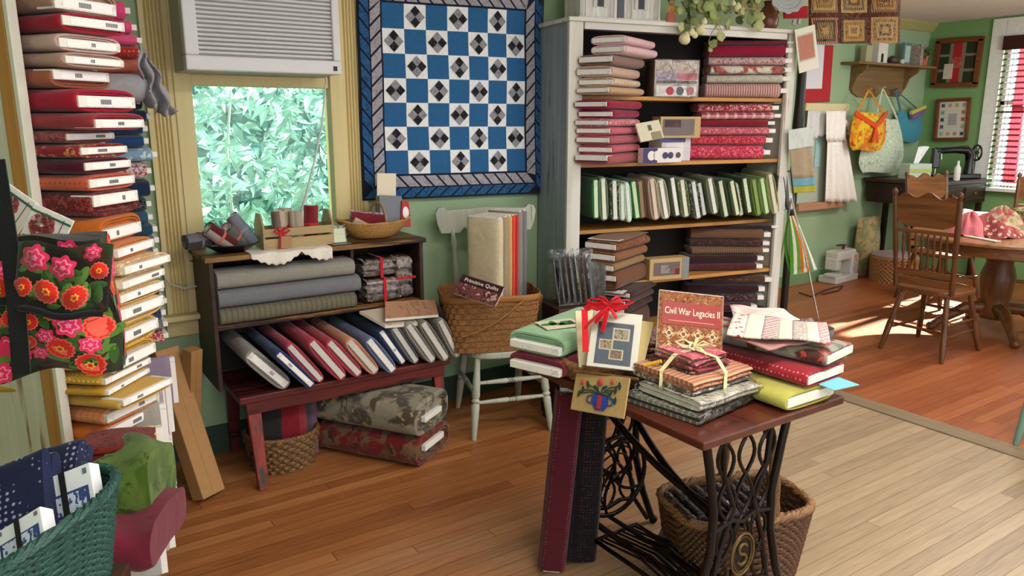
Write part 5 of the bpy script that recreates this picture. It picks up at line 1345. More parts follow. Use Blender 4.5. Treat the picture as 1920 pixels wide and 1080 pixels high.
# boxes of precut fabric on the shelves
def gift(u0, u1, vt, vb, zf, dep, back, lab, body, faces, yaw=10, film_=False, tilt=0.0):
    a = px(u0, vb, pl=fpl(-back)); c = px(u1, vb, pl=fpl(-back)); t = px(u0, vt, pl=fpl(-back))
    w = (c - a).length; h = t.z - a.z; m = (a + c) / 2; m.z = zf
    M = frame(m, azv(yaw + 90), z=(0, 0, 1)) @ Euler((tilt, 0, 0)).to_matrix().to_4x4()
    root = thing('fabric_box', lab, 'box', M=M)
    b = MB(); b.box((0, dep / 2, h / 2), (w, dep, h)); b.build('box_body', body, root, bevel=.003)
    for (x0, y0, x1, y1, mm, nm) in faces:
        b = MB(); b.box(((x0 + x1 - 1) / 2 * w, -.001, (y0 + y1) / 2 * h), ((x1 - x0) * w, .002, (y1 - y0) * h)); b.build(nm, mm, root)
    if film_: b = MB(); b.box((0, dep / 2, h / 2), (w + .006, dep + .006, h + .006)); b.build('clear_wrap', FILM, root)
    return root, w, h
B1 = mat('b8a898', .6); pinkp = cloth('c8a0a8', 'print', '8c5a64'); rdot = mat('b03848', .6); gdot = mat('5a6064', .6); whp = paper('ded8d4')
g1, w_, h_ = gift(1230, 1305, 98, 168, SHV[0], .12, -.02, 'clear-wrapped box of pink and beige fabrics on the top bookcase shelf', B1,
     [(.04, .02, .96, .30, whp, 'label_band'), (.04, .36, .96, .44, cloth('5a5060', 'dots', 'a898a0'), 'trim_band'), (.04, .46, .5, .66, cloth('a898a8'), 'fabric_fold'), (.5, .46, .96, .66, cloth('c06070'), 'fabric_fold'), (.04, .7, .96, .98, cloth('b8a494', 'print', 'd0c4b8'), 'fabric_fold')], yaw=18, film_=True)
for k_, (x, mm) in enumerate(((-.15, rdot), (.08, gdot), (.32, mat('a87078', .6)))):
    b = MB(); b.lathe([(.0001, 0), (w_ * .085, 0), (w_ * .085, .002), (.0001, .002)], 16, Matrix.Translation((w_ * x, -.004, h_ * .16)) @ Euler((PI / 2, 0, 0)).to_matrix().to_4x4()); b.build('round_motif', mm, g1)
TANB = mat('b89c6c', .6); WIN = mat('6a5c58', .3, noise=.2, nscale=20)
gift(1240, 1312, 197, 238, klz(240) if False else SHV[1] + .135, .10, -.01, 'tan window box resting on the boxes in the second bookcase shelf', TANB, [(.06, .12, .84, .88, WIN, 'window'), (.1, .5, .5, .85, cloth('b04858', 'print', 'd0a0a0'), 'fabric_fold')], yaw=14)
gift(1238, 1297, 240, 285, SHV[1], .12, .02, 'pale box with a purple edge supporting the tan window box', mat('c8c4c8', .6), [(.0, .8, .8, 1, mat('4a4a7c', .6), 'label_band'), (.1, .1, .75, .75, mat('d8d4d4', .6), 'fabric_fold')], yaw=4)
g2, w_, h_ = gift(1204, 1280, 264, 292, SHV[1], .05, -.09, 'purple and white long box with round motifs at the shelf front', mat('ddd8d8', .6), [(0, 0, .36, 1, mat('43396c', .6), 'label_band')], yaw=6)
for k_, (x, r_, mm) in enumerate(((-.30, .13, whp), (-.16, .13, whp), (.06, .09, mat('3c3c64', .6)), (.2, .09, mat('4a3c5c', .6)), (.4, .08, mat('50484c', .6)))):
    b = MB(); b.lathe([(.0001, 0), (w_ * r_ * .75, 0), (w_ * r_ * .75, .002), (.0001, .002)], 16, Matrix.Translation((w_ * x, -.003, h_ * .5)) @ Euler((PI / 2, 0, 0)).to_matrix().to_4x4()); b.build('round_motif', mm, g2)
P = [px(u, v, pl=fpl(.05 if v < 240 else .09)) for u, v in ((1190, 232), (1238, 224), (1243, 258), (1203, 266))]
cardsheet('leaning_card_box', 'open cream card box leaning beside the rose bolts on the second shelf', 'box', P, .015, [mat('cfcab0', .6)], art=lambda r_, w, h: (patch(r_, 'inner_window', mat('8c8468', .6), w * .0, -h * .5, w * .42, -h * .1), patch(r_, 'printed_mark', mat('55564a', .6), -w * .05, h * .0, w * .1, h * .3)))
gift(1220, 1290, 463, 503, SHV[3], .09, -.03, 'tan window box with grey striped end on the lower bookcase shelf', TANB, [(.1, .2, .76, .82, WIN, 'window'), (.28, .3, .5, .7, mat('d8d4d0', .5), 'inner_card'), (.62, .22, .76, .5, mat('b83848', .5), 'inner_card'), (.82, 0, 1, 1, cloth('5a6064', 'stripex', 'c0c4c4', .6), 'striped_end')], yaw=14)

# --- on top of the bookcase
zt_ = KH + .001
kM = lambda u, off, z=zt_: (lambda p: Vector((p.x, p.y, z)))(px(u, 30, pl=fpl(-off)))
h0, h1 = kM(1086, .03), kM(1240, .03); hw2 = (h1 - h0).length / 2
hs = thing('model_house', 'small weathered white wooden model house standing on top of the bookcase', 'model house', M=frame((h0 + h1) / 2 + ey * .10, ex, z=(0, 0, 1)))
HW = wood('c4c2ba', 'e4e2dc', .6, scale=1.5, axis='z', wear='5a5a54', wamt=.6); DKG = mat('3c4048', .6)
b = MB(); b.box((0, 0, .15), (2 * hw2 - .02, .18, .3)); b.build('walls', HW, hs)
b = MB(); b.box((0, -.01, .006), (2 * hw2 + .03, .23, .014)); b.build('base', HW, hs, bevel=.002)
b = MB(); b.prism([(-.12, .29), (.12, .29), (0, .42)], -hw2, hw2, 'yz'); b.build('roof', mat('5a5048', .7), hs)
for x in (-.13, .13):
    b = MB(); b.box((x * 1.0, -.092, .105), (.036, .006, .07)); f_ = b.build('window', DKG, hs)
    for s_ in (-1, 1): b = MB(); b.box((x + s_ * .032, -.094, .105), (.022, .008, .078)); b.build('shutter', mat('c8c6be', .6), hs)
b = MB(); b.box((0, -.092, .07), (.042, .008, .11)); b.build('door', mat('5a5c64', .6), hs)
for x in (-hw2 + .03, -.055, .055, hw2 - .03): b = MB(); b.turned((x, -.12, .012), (x, -.12, .24), [(0, .009), (.1, .006), (.9, .006), (1, .009)], 8); b.build('porch_post', HW, hs)
b = MB(); b.box((0, -.10, .245), (2 * hw2, .06, .012), rot=(.25, 0, 0)); b.build('porch_roof', HW, hs)
# little angel figure
fg = kM(1258, .05); an = thing('angel_figure', 'small coral and yellow fabric doll standing beside the model house', 'figurine', M=frame(fg, ex, z=(0, 0, 1)))
b = MB(); b.lathe([(.034, 0), (.030, .04), (.020, .08), (.012, .10), (.0001, .102)], 18, sy=.8); b.build('dress', cloth('d88870', None), an, smooth=60)
b = MB(); b.grid(lambda s, t: ((s - .5) * .075, -.016 + .006 * math.sin(s * 20), .07 + .035 * t - .02 * abs(s - .5)), 14, 3); b.build('shawl', cloth('d8b060', None), an, smooth=60, solid=.003)
b = MB(); b.sphere((0, 0, .122), .018, 12, 8); b.build('head', mat('d8b090', .6), an, smooth=60)
b = MB(); b.sphere((0, .004, .128), .019, 12, 8, (1, 1, .8)); b.build('hair', mat('8a5c34', .8), an, smooth=60)
# brown jug behind garland
jg = kM(1440, .12); jug = thing('brown_jug', 'dark reddish brown rounded jug standing at the right on the bookcase top', 'jug', M=frame(jg, ex, z=(0, 0, 1)))
b = MB(); b.lathe([(.045, 0), (.062, .03), (.066, .07), (.05, .12), (.028, .15), (.028, .17), (.034, .175), (.03, .18), (.022, .17), (.0001, .165)], 20); b.build('body', mat('6c3c28', .3), jug, smooth=60)
b = MB(); b.tube([(.026, 0, .16), (.07, 0, .16), (.08, 0, .12), (.056, 0, .09)], .008, 6); b.build('handle', mat('6c3c28', .3), jug, smooth=60)
# garland of leaves and pale gourds
gar = thing('gourd_vine', 'trailing artificial vine with green leaves and pale gourds over the bookcase top', 'vine', M=frame(kM(1345, .05), ex, z=(0, 0, 1)))
GI = gar.matrix_world.inverted()
def gl_(u, v, off=.06): return GI @ px(u, v, pl=fpl(off))
rg = random.Random(9)
stems = [[(1300, 10), (1320, 30), (1340, 45), (1350, 60)], [(1330, 0), (1310, 30), (1290, 55), (1284, 68)], [(1380, 10), (1360, 30), (1335, 60), (1328, 80)], [(1400, 10), (1410, 30), (1415, 48)], [(1280, 5), (1300, 25), (1330, 25), (1370, 15), (1420, 5)], [(1340, 30), (1355, 62), (1345, 75)]]
for st_ in stems: b = MB(); b.tube([gl_(u, v, .05 + .02 * rg.random()) for u, v in st_], .0022, 5); b.build('stem', mat('8c9460', .7), gar)
LFM = [mat('6f7c44', .6, noise=.2), mat('8f9a5c', .6, noise=.2), mat('4f5c34', .6, noise=.2), mat('a8ac78', .6, noise=.2)]
pos = [(rg.uniform(1270, 1425), rg.uniform(-25, 32)) for _ in range(62)] + [(1284, 48), (1275, 50), (1335, 82), (1330, 92), (1412, 45), (1420, 48), (1300, 40), (1365, 45), (1385, 38), (1350, 68), (1405, 36), (1340, 38), (1292, 34)]
for i, (u, v) in enumerate(pos):
    c = gl_(u, v, .05 + rg.uniform(-.04, .05)); a0 = rg.uniform(0, 6); R_ = rg.uniform(.022, .038); tx = rg.uniform(-.7, .7); tz = rg.uniform(-.6, .6)
    b = MB(); n = 15; vs = [tuple(c)]
    for k in range(n):
        a = 2 * PI * k / n; rr2 = R_ * (.72 + .28 * abs(math.cos(2.5 * a)) ) * (.55 if k == 0 else 1)
        x, y = rr2 * math.cos(a + a0), rr2 * math.sin(a + a0)
        vs.append(tuple(c + Vector((x, x * tx * .6 - .012 * (rr2 / R_) ** 2, y + x * tz * .2))))
    b._add(vs, [(0, k, k % n + 1) for k in range(1, n + 1)]); b.build('leaf', LFM[i % 4], gar, smooth=80, solid=.0012)
GOM = mat('d8d4a4', .45, noise=.06)
for u, v, r_ in ((1284, 72, .034), (1313, 55, .030), (1297, 60, .022), (1320, 40, .020), (1303, 66, .018), (1383, 14, .026), (1388, 22, .018), (1375, 6, .016)):
    c = gl_(u, v, .075); b = MB(); b.lathe([(r_ * .15, r_ * 1.1), (r_ * .25, r_ * .95), (r_ * .5, r_ * .7), (r_ * .95, r_ * .1), (r_ * .98, -r_ * .3), (r_ * .7, -r_ * .8), (.0001, -r_)], 14, Matrix.Translation(c) @ Euler((.2, rg.uniform(-.8, .8), 0)).to_matrix().to_4x4()); b.build('gourd', GOM, gar, smooth=70)

# hanging pattern packet at the right of the bookcase
P = [px(u, v, pl=fpl(.07)) for u, v in ((1492, 54), (1526, 48), (1538, 124), (1497, 140))]
def art_h(r_, w, h):
    patch(r_, 'printed_panel', cloth('a86a58', 'stripex', 'c89888', .8), -w * .40, -h * .22, w * .34, h * .32)
    patch(r_, 'inner_border', mat('b8b49c', .6), -w * .44, -h * .26, w * .38, h * .36, z=.0003, th=.0005)
cardsheet('pattern_packet', 'cream pattern packet with a red striped picture hanging at the bookcase top right', 'pattern packet', P, .003, [paper('d8d4c4')], art=art_h)
b = MB(); 
for u, v in ((1488, 42), (1498, 40)): c = px(u, v, pl=fpl(.055)); b.box(tuple(c), (.018, .012, .03), rot=(0, .2, -.17)); 
tag(b.build('clip', mat('a898a4', .4)), 'mauve clip holding the pattern packet to the bookcase', 'clip')
# towel with card hanging from the right stile
P = [px(u, v, pl=fpl(.06)) for u, v in ((1480, 278), (1521, 273), (1529, 360), (1489, 362))]
def towel_(): 
    root = thing('tea_towel', 'tan tea towel with blue and yellow stripes hanging at the bookcase right edge', 'towel', M=Matrix.Identity(4) @ Matrix.Translation(P[0]))
    def f(s, t): return P[0].lerp(P[1], s).lerp(P[3].lerp(P[2], s), t) - P[0] + ey * (.006 * math.sin(s * 9 + t))
    for (t0, t1, c, nm) in ((0, .68, 'a29076', 'cloth_body'), (.68, .86, '6a98a8', 'blue_stripe'), (.86, 1, 'a0a034', 'yellow_stripe')):
        b = MB(); b.grid(lambda s, t: f(s, t0 + (t1 - t0) * t), 10, 6); b.build(nm, cloth(c, None), root, smooth=60, solid=.004)
    return root
towel_()
P2 = [px(u, v, pl=fpl(.068)) for u, v in ((1478, 243), (1524, 238), (1527, 272), (1480, 282))]
cardsheet('hang_card', 'pale grey printed card clipped above the tan tea towel', 'card', P2, .003, [paper('c2c8c4', '8a9490', 1.0, .45)])
# striped bag hanging lower
S0 = px(1479, 405, pl=fpl(.05)); sbag = thing('striped_bag', 'green, white and orange striped cloth bag hanging by the right side of the bookcase', 'bag', loc=S0)
S_c = [px(u, v, pl=fpl(.05)) - S0 for u, v in ((1479, 405), (1492, 404), (1532, 505), (1482, 516))]
STR = ['4c8c30', 'd8d8c4', '5a9838', 'c86a28', 'd8d4c0', 'c87030', '5c8c64', 'dce0d8']
for i, c in enumerate(STR):
    b = MB(); s0, s1 = i / len(STR), (i + 1) / len(STR)
    def f(s, t, o=0): return S_c[0].lerp(S_c[1], s).lerp(S_c[3].lerp(S_c[2], s), t) - ey * (.03 * math.sin(t * PI) * math.sin(s * PI) + o)
    b.grid(lambda s, t: f(s0 + (s1 - s0) * s, t), 4, 12); b.grid(lambda s, t: f(s0 + (s1 - s0) * s, t) + ey * .05 * math.sin(t * PI), 4, 12)
    b.build('stripe', cloth(c, None), sbag, smooth=60)
b = MB(); b.tube([px(1484, 375, pl=fpl(.04)) - S0, S_c[0], ], .003, 6); b.tube([px(1484, 375, pl=fpl(.04)) - S0, S_c[1], S_c[2] * .6], .003, 6); b.build('strap', cloth('7a8a7c', None), sbag)
b = MB(); f0 = px(1537, 603, z=0.0) if False else None
q0, q1 = px(1484, 372, pl=fpl(.10)), px(1486, 372, pl=fpl(.10)); ft = px(1536, 606, z=0)
b.tube([q0, px(1510, 480, d=q0.dot(FV) - CAMP.dot(FV) + 0.05), ft], .006, 6)
q2 = ft + Vector((-.30, .25, 0)); b.tube([q0, q2], .006, 6); q3 = ft + Vector((-.42, -.18, 0)); 
tag(b.build('easel_stand', mat('a8a498', .4)), 'thin pale metal easel stand leaning by the right edge of the bookcase', 'stand')
# dark post by the doorway
b = MB(); pt, pb = px(1507, 100, pl=fpl(-.5)), px(1515, 470, pl=fpl(-.5))
b.turned((pt.x, pt.y, 0.0), (pt.x, pt.y, 2.15), [(0, .04), (.05, .028), (.4, .026), (.55, .034), (.68, .022), (.72, .040), (.80, .034), (.9, .030), (.97, .02), (1, .03)], 14)
tag(b.build('dark_post', wood('1c1210', '2c1c16', .4, axis='z'), smooth=50), 'tall dark wooden post standing just behind the right side of the bookcase', 'post')

# dark chest left of the bookcase with a rack of clear packets
ch = thing('dark_chest', 'dark maroon wooden chest between the painted chair and the bookcase', 'chest', M=frame((2.44, 3.00, 0), azv(100), z=(0, 0, 1)))
DM = wood('2a1214', '43201e', .5)
b = MB(); b.box((.04, .09, .33), (.34, .22, .60)); b.build('chest_body', DM, ch, bevel=.005)
b = MB(); b.box((.04, .09, .645), (.38, .26, .03)); b.build('lid', DM, ch, bevel=.005)
for s_ in (-1, 1): b = MB(); b.box((.04 + s_ * .14, .09, .015), (.04, .2, .03)); b.build('foot', DM, ch)
rk = thing('clear_rack', 'clear plastic rack of packaged patterns standing left of the bookcase', 'rack', M=frame((2.47, 3.08, .661), azv(104), z=(0, 0, 1)))
b = MB(); b.box((0, 0, .006), (.26, .16, .008)); b.box((0, .08, .14), (.26, .004, .26)); b.box((-.13, 0, .10), (.004, .16, .2)); b.box((.13, 0, .10), (.004, .16, .2)); b.build('plastic_body', FILM, rk)
for i in range(7):
    M = rk.matrix_world @ Matrix.Translation((-.095 + i * .03, -.02 - .004 * i, .012)) @ Euler((math.radians(-8), 0, math.radians(58))).to_matrix().to_4x4()
    cc_ = ['8fa4b0', '9aa8ac', 'a88c8c', '7c8c9c', 'b0a89c', '8c5c60', 'a0acb4'][i]
    root = thing('pattern_packet', f"{['blue-grey', 'pale grey', 'dusty pink', 'slate', 'beige', 'wine red', 'light blue'][i]} pattern packet, {ORD[i + 1]} from the left in the clear rack", 'pattern packet', M=M, group='packets in the clear rack')
    b = MB(); b.box((0, 0, .115), (.12, .003, .23)); b.build('insert', paper(cc_, '3a3a44', 2.0, .4), root)
    b = MB(); b.box((0, 0, .12), (.13, .006, .245)); b.build('clear_sleeve', FILM, root)
# ================================================================ TREADLE TABLE
IRON = mat('1c1412', .35, metal=.5, noise=.2)
MAH = wood('3c1812', '5c2a1c', .28, scale=.5, axis='y', coat=.3)
tx0, tx1, ty0, ty1, tz = 1.495, 2.135, 1.305, 2.24, .75
TO = Vector(((tx0 + tx1) / 2, (ty0 + ty1) / 2, 0))
tt = thing('treadle_table', 'dark red-brown table on black cast iron sewing machine treadle legs', 'table', loc=TO)
b = MB(); b.box((0, 0, tz - .013), (tx1 - tx0, ty1 - ty0, .026)); b.build('tabletop', MAH, tt, bevel=.005)
b = MB(); b.box((0, -.0, tz - .045), (tx1 - tx0 - .24, ty1 - ty0 - .30, .03)); b.build('apron', MAH, tt, bevel=.003)
def iron(y, name='iron_leg_frame'):
    b = MB(); cx = 1.80 - TO.x; R_ = .0085
    for s in (-1, 1):
        pts = [(cx + s * .19, y, .70), (cx + s * .165, y, .60), (cx + s * .135, y, .45), (cx + s * .14, y, .32), (cx + s * .185, y, .16), (cx + s * .235, y, .04), (cx + s * .25, y, .012)]
        sm = []
        for i in range(len(pts) - 1):
            for k in range(4): sm.append(Vector(pts[i]).lerp(Vector(pts[i + 1]), k / 4))
        sm.append(Vector(pts[-1])); b.tube(sm, .014, 7)
        b.tube([(cx + s * .11, y, .70), (cx + s * .10, y, .56), (cx + s * .045, y, .44), (cx + s * .10, y, .30), (cx + s * .14, y, .14), (cx + s * .215, y, .03)], .0095, 6)
        b.sphere((cx + s * .25, y, .016), .018, 8, 6)
    for k in (-1.6, 0, 1.6):
        for ph in (0, 1):
            pts = []
            for i in range(30):
                z = .14 + .55 * i / 29; w = .17 - .10 * math.sin(PI * min(1, max(0, (z - .14) / .55)) ) * .5
                x = k * .052 * (w / .13) + .036 * math.sin(z * 2 * PI / .27 + ph * PI)
                x = max(-w, min(w, x)); pts.append((cx + x, y, z))
            b.tube(pts, .0062, 5)
    b.tube([(cx - .14, y, .14), (cx - .07, y, .155), (cx, y, .14), (cx + .07, y, .155), (cx + .14, y, .14)], .009, 6)
    b.tube([(cx - .15, y, .38), (cx - .05, y, .40), (cx, y, .38), (cx + .05, y, .40), (cx + .15, y, .38)], .009, 6)
    b.tube([(cx - .20, y, .705), (cx + .20, y, .705)], .012, 6)
    o = b.build(name, IRON, tt, smooth=70); return o
yA, yB = 2.03 - TO.y, 1.40 - TO.y; cxI = 1.80 - TO.x
iron(yA); iB = iron(yB)
# emblem on the near iron
b = MB(); eM = Matrix.Translation((cxI - .0, yB - .010, .27))
b.tube([(.052 * math.cos(2 * PI * i / 32), 0, .07 * math.sin(2 * PI * i / 32)) for i in range(32)], .0045, 6, closed=True)
b.tube([(.042 * math.cos(2 * PI * i / 32), 0, .059 * math.sin(2 * PI * i / 32)) for i in range(32)], .002, 5, closed=True)
S_ = [(.018 * math.cos(a), .018 + .017 * math.sin(a)) for a in [math.radians(20 + 250 * i / 14) for i in range(15)]] + [(-.018 * math.cos(a), -.018 - .017 * math.sin(a)) for a in [math.radians(270 - 250 * i / 14) for i in range(15)]]
b.tube([(x, 0, z) for x, z in S_], .0055, 6)
e_ = b.build('oval_emblem', mat('6c5634', .45, metal=.5, noise=.15), iB, smooth=60); e_.matrix_local = eM
b = MB(); b.lathe([(.0001, 0), (.048, 0), (.048, .004), (.0001, .004)], 28, Matrix.Translation((cxI, yB - .004, .27)) @ Euler((PI / 2, 0, 0)).to_matrix().to_4x4(), sy=1.32); b.build('emblem_plate', IRON, iB)
# long braces between the frames, treadle, wheel
def cur(p, q, r, n=14): return [(Vector(p) * (1 - t) ** 2 + Vector(q) * 2 * t * (1 - t) + Vector(r) * t * t) for t in [i / n for i in range(n + 1)]]
for s in (-1, 1):
    b = MB(); b.tube(cur((cxI + s * .06, yA, .60), (cxI, 0 + (yA + yB) / 2, .34), (cxI - s * .02, yB, .36)), .013, 7); b.build('cross_brace', IRON, tt, smooth=60)
b = MB(); b.tube(cur((cxI - .14, yA, .17), (cxI, (yA + yB) / 2, .02), (cxI - .12, yB, .18)), .012, 7); b.build('cross_brace', IRON, tt, smooth=60)
b = MB(); b.tube([(cxI, yA, .11), (cxI, yB, .11)], .009, 6)
for i in range(9): x = cxI - .13 + .021 * i; b.tube([(x, yA - .12, .105), (x + .012, (yA + yB) / 2, .125), (x, yB + .12, .105)], .005, 5)
b.tube([(cxI - .15, yA - .11, .105), (cxI + .05, yA - .11, .105), (cxI + .05, yB + .11, .105), (cxI - .15, yB + .11, .105)], .009, 6, closed=True); b.build('treadle', IRON, tt, smooth=60)
b = MB(); wy = yA - .055; wc_ = (cxI - .02, wy, .30)
b.tube([(wc_[0] + .155 * math.cos(2 * PI * i / 36), wy, wc_[2] + .155 * math.sin(2 * PI * i / 36)) for i in range(36)], .009, 7, closed=True)
for k in range(5):
    a = 2 * PI * k / 5; b.tube([(wc_[0] + r * math.cos(a + r * 5), wy, wc_[2] + r * math.sin(a + r * 5)) for r in (.02, .05, .08, .11, .15)], .006, 6)
for r in (.05, .09, .12): b.tube([(wc_[0] + r * math.cos(2 * PI * i / 28), wy, wc_[2] + r * math.sin(2 * PI * i / 28)) for i in range(20)], .0035, 5)
b.sphere(wc_, .022, 10, 8); b.tube([(wc_[0], yA, wc_[2]), (wc_[0], wy - .03, wc_[2])], .010, 7); b.build('flywheel', IRON, tt, smooth=60)

# --- wrapped batting packs at the front corner
def slab_px(name, lab, cat, fpt, rpt, lpt, z, th, m, wrap=True, n=3, group=None, seed=0):
    F_, Rr, Ll = (px(*p, z=z) for p in (fpt, rpt, lpt)); X = (Rr - F_); w = X.length; X.normalize(); Y = Vector((-X.y, X.x, 0)); d = abs((Ll - F_).dot(Y)); c = F_ + X * w / 2 + Y * d / 2; c.z = z
    root = thing(name, lab, cat, M=frame(c, X, y=Y), group=group)
    for i in range(n):
        b = MB(); t0 = th * i / n; tt_ = th / n; mm = m[i % len(m)]
        b.grid(lambda s, t: ((s - .5) * w * (.98 - .02 * (i % 2)), math.copysign(abs(math.cos(t * 2 * PI)) ** .3, math.cos(t * 2 * PI)) * d / 2 * .985, t0 + tt_ / 2 + math.copysign(abs(math.sin(t * 2 * PI)) ** .7, math.sin(t * 2 * PI)) * tt_ * .5 + .002 * math.sin(s * 9 + seed)), 10, 22)
        for sx in (-1, 1): b._add([(sx * .5 * w * (.98 - .02 * (i % 2)), math.copysign(abs(math.cos(q / 22 * 2 * PI)) ** .3, math.cos(q / 22 * 2 * PI)) * d / 2 * .985, t0 + tt_ / 2 + math.copysign(abs(math.sin(q / 22 * 2 * PI)) ** .7, math.sin(q / 22 * 2 * PI)) * tt_ * .5) for q in range(22)], [tuple(range(22))])
        b.build('folded_fabric', mm, root, smooth=60)
    if wrap:
        b = MB()
        def f(s, t):
            a = t * 2 * PI; k = 1 + .012 * math.sin(s * 40 + seed) * math.cos(a * 7); x = (s - .5) * (w + .008)
            return (x * k, math.copysign(abs(math.cos(a)) ** .35, math.cos(a)) * (d / 2 + .005) * k, th / 2 + math.copysign(abs(math.sin(a)) ** .5, math.sin(a)) * (th / 2 + .004) * (1 + .08 * math.sin(s * 23 + a * 3)))
        b.grid(f, 30, 40); b.build('clear_wrap', FILM, root, smooth=80)
    return root, w, d
pk1, w1_, d1_ = slab_px('wrapped_fabric', 'clear-wrapped grey and brown folded fabric lying lowest at the table front corner', 'fabric pack', (1310, 800), (1432, 745), (1178, 748), .752, .030, [cloth('5c5850', 'stripe', '8c887c', 1.5), cloth('3c3630', None), cloth('8c8a80', 'stripe', 'b0ada0', 1.4)], n=3)
pk2, _, _ = slab_px('wrapped_fabric', 'clear-wrapped off-white dotted fabric pack under the ribbon-tied bundle', 'fabric pack', (1312, 775), (1428, 735), (1196, 730), .788, .028, [cloth('b0ac9c', 'dots', 'd8d4c4', 1.3), cloth('c4c0b0', 'dots', 'e0dccc', 1.3)], n=2, seed=2)
ZB = .818
# ribbon bundle
bun, wB, dB = slab_px('tied_bundle', 'tall bundle of red, brown and black folded fabrics tied with cream ribbon', 'fabric bundle', (1300, 746), (1412, 712), (1218, 694), ZB, .042, [cloth('4c4440', 'print', 'a89c8c', 1.2, c3='c0b4a4'), cloth('b07c5c', 'print', '8c4c38', 1.0), cloth('a86a50', 'stripe', 'c89878', 1.2)], wrap=False, n=3)
lay = [('3c2c24', 'print', 'a8947c'), ('8c2830', None, ''), ('5c4030', 'floral', 'b09070'), ('7c2428', 'print', 'b05a50'), ('3c3028', 'dots', '8c7c64'), ('94404c', 'print', 'c08890'), ('6c5038', 'print', 'a88c64'), ('b04454', 'print', 'd08890')]
for i, (c, p_, c2) in enumerate(lay):
    b = MB(); z0 = .043 + i * .0055; q = 1 - .02 * i; ww = wB * .62 * q; dd = dB * .72 * q
    M_ = Matrix.Translation((-.005 + .004 * math.sin(i * 2), .01 + .004 * math.cos(i * 3), z0)) @ Euler((0, .02 * math.sin(i), .10 * math.sin(i * 1.7))).to_matrix().to_4x4()
    b.grid(lambda s, t: ((s - .5) * ww, math.copysign(abs(math.cos(t * 2 * PI)) ** .35, math.cos(t * 2 * PI)) * dd / 2, .004 + math.copysign(abs(math.sin(t * 2 * PI)) ** .7, math.sin(t * 2 * PI)) * .0034 + .002 * math.sin(s * 8 + i)), 8, 18)
    for sx in (-1, 1): b._add([(sx * .5 * ww, math.copysign(abs(math.cos(q_ / 18 * 2 * PI)) ** .35, math.cos(q_ / 18 * 2 * PI)) * dd / 2, .004 + math.copysign(abs(math.sin(q_ / 18 * 2 * PI)) ** .7, math.sin(q_ / 18 * 2 * PI)) * .0034) for q_ in range(18)], [tuple(range(18))])
    o = b.build('fat_quarter', cloth(c, p_, c2 or 'f0e8e0', .8), bun, smooth=60); o.matrix_local = M_
CRR = cloth('d8cc9c', None, rough=.6); b = MB(); zt2 = .0925
def rib_(pts, w):
    for a, c in zip(pts[:-1], pts[1:]): b.bar(a, Vector(c) + (Vector(c) - Vector(a)) * .06, w, .002, up=(0, 0, 1) if abs((Vector(c) - Vector(a)).normalized().z) < .9 else (0, 1, 0))
W2, D2 = wB / 2, dB / 2
rib_([(.0, 0, zt2), (.0, -D2 * .72, zt2 - .004), (.0, -D2 * 1.02, .05), (.0, -D2 * 1.02, 0)], .014)
rib_([(.0, 0, zt2), (-W2 * .62, 0, zt2 - .004), (-W2 * 1.02, 0, .05), (-W2 * 1.02, 0, 0)], .014)
rib_([(.0, 0, zt2), (W2 * .62, 0, zt2 - .004), (W2 * 1.02, 0, .05), (W2 * 1.02, 0, 0)], .014)
for a in (.3, 2.2, 3.6, 5.2):
    L_ = .055; b.tube([(0, 0, zt2 + .006), (L_ * .5 * math.cos(a), L_ * .5 * math.sin(a), zt2 + .028), (L_ * math.cos(a), L_ * math.sin(a), zt2 + .018), (L_ * .6 * math.cos(a + .3), L_ * .6 * math.sin(a + .3), zt2 + .008), (0, 0, zt2 + .005)], .0055, 6, flat=.35)
for a in (1.2, 4.4, 5.9): b.tube([(0, 0, zt2 + .006), (.04 * math.cos(a), .04 * math.sin(a), zt2 + .012), (.075 * math.cos(a), .075 * math.sin(a), zt2 + .004)], .0055, 6, flat=.3)
b.build('cream_ribbon', CRR, bun, smooth=50)

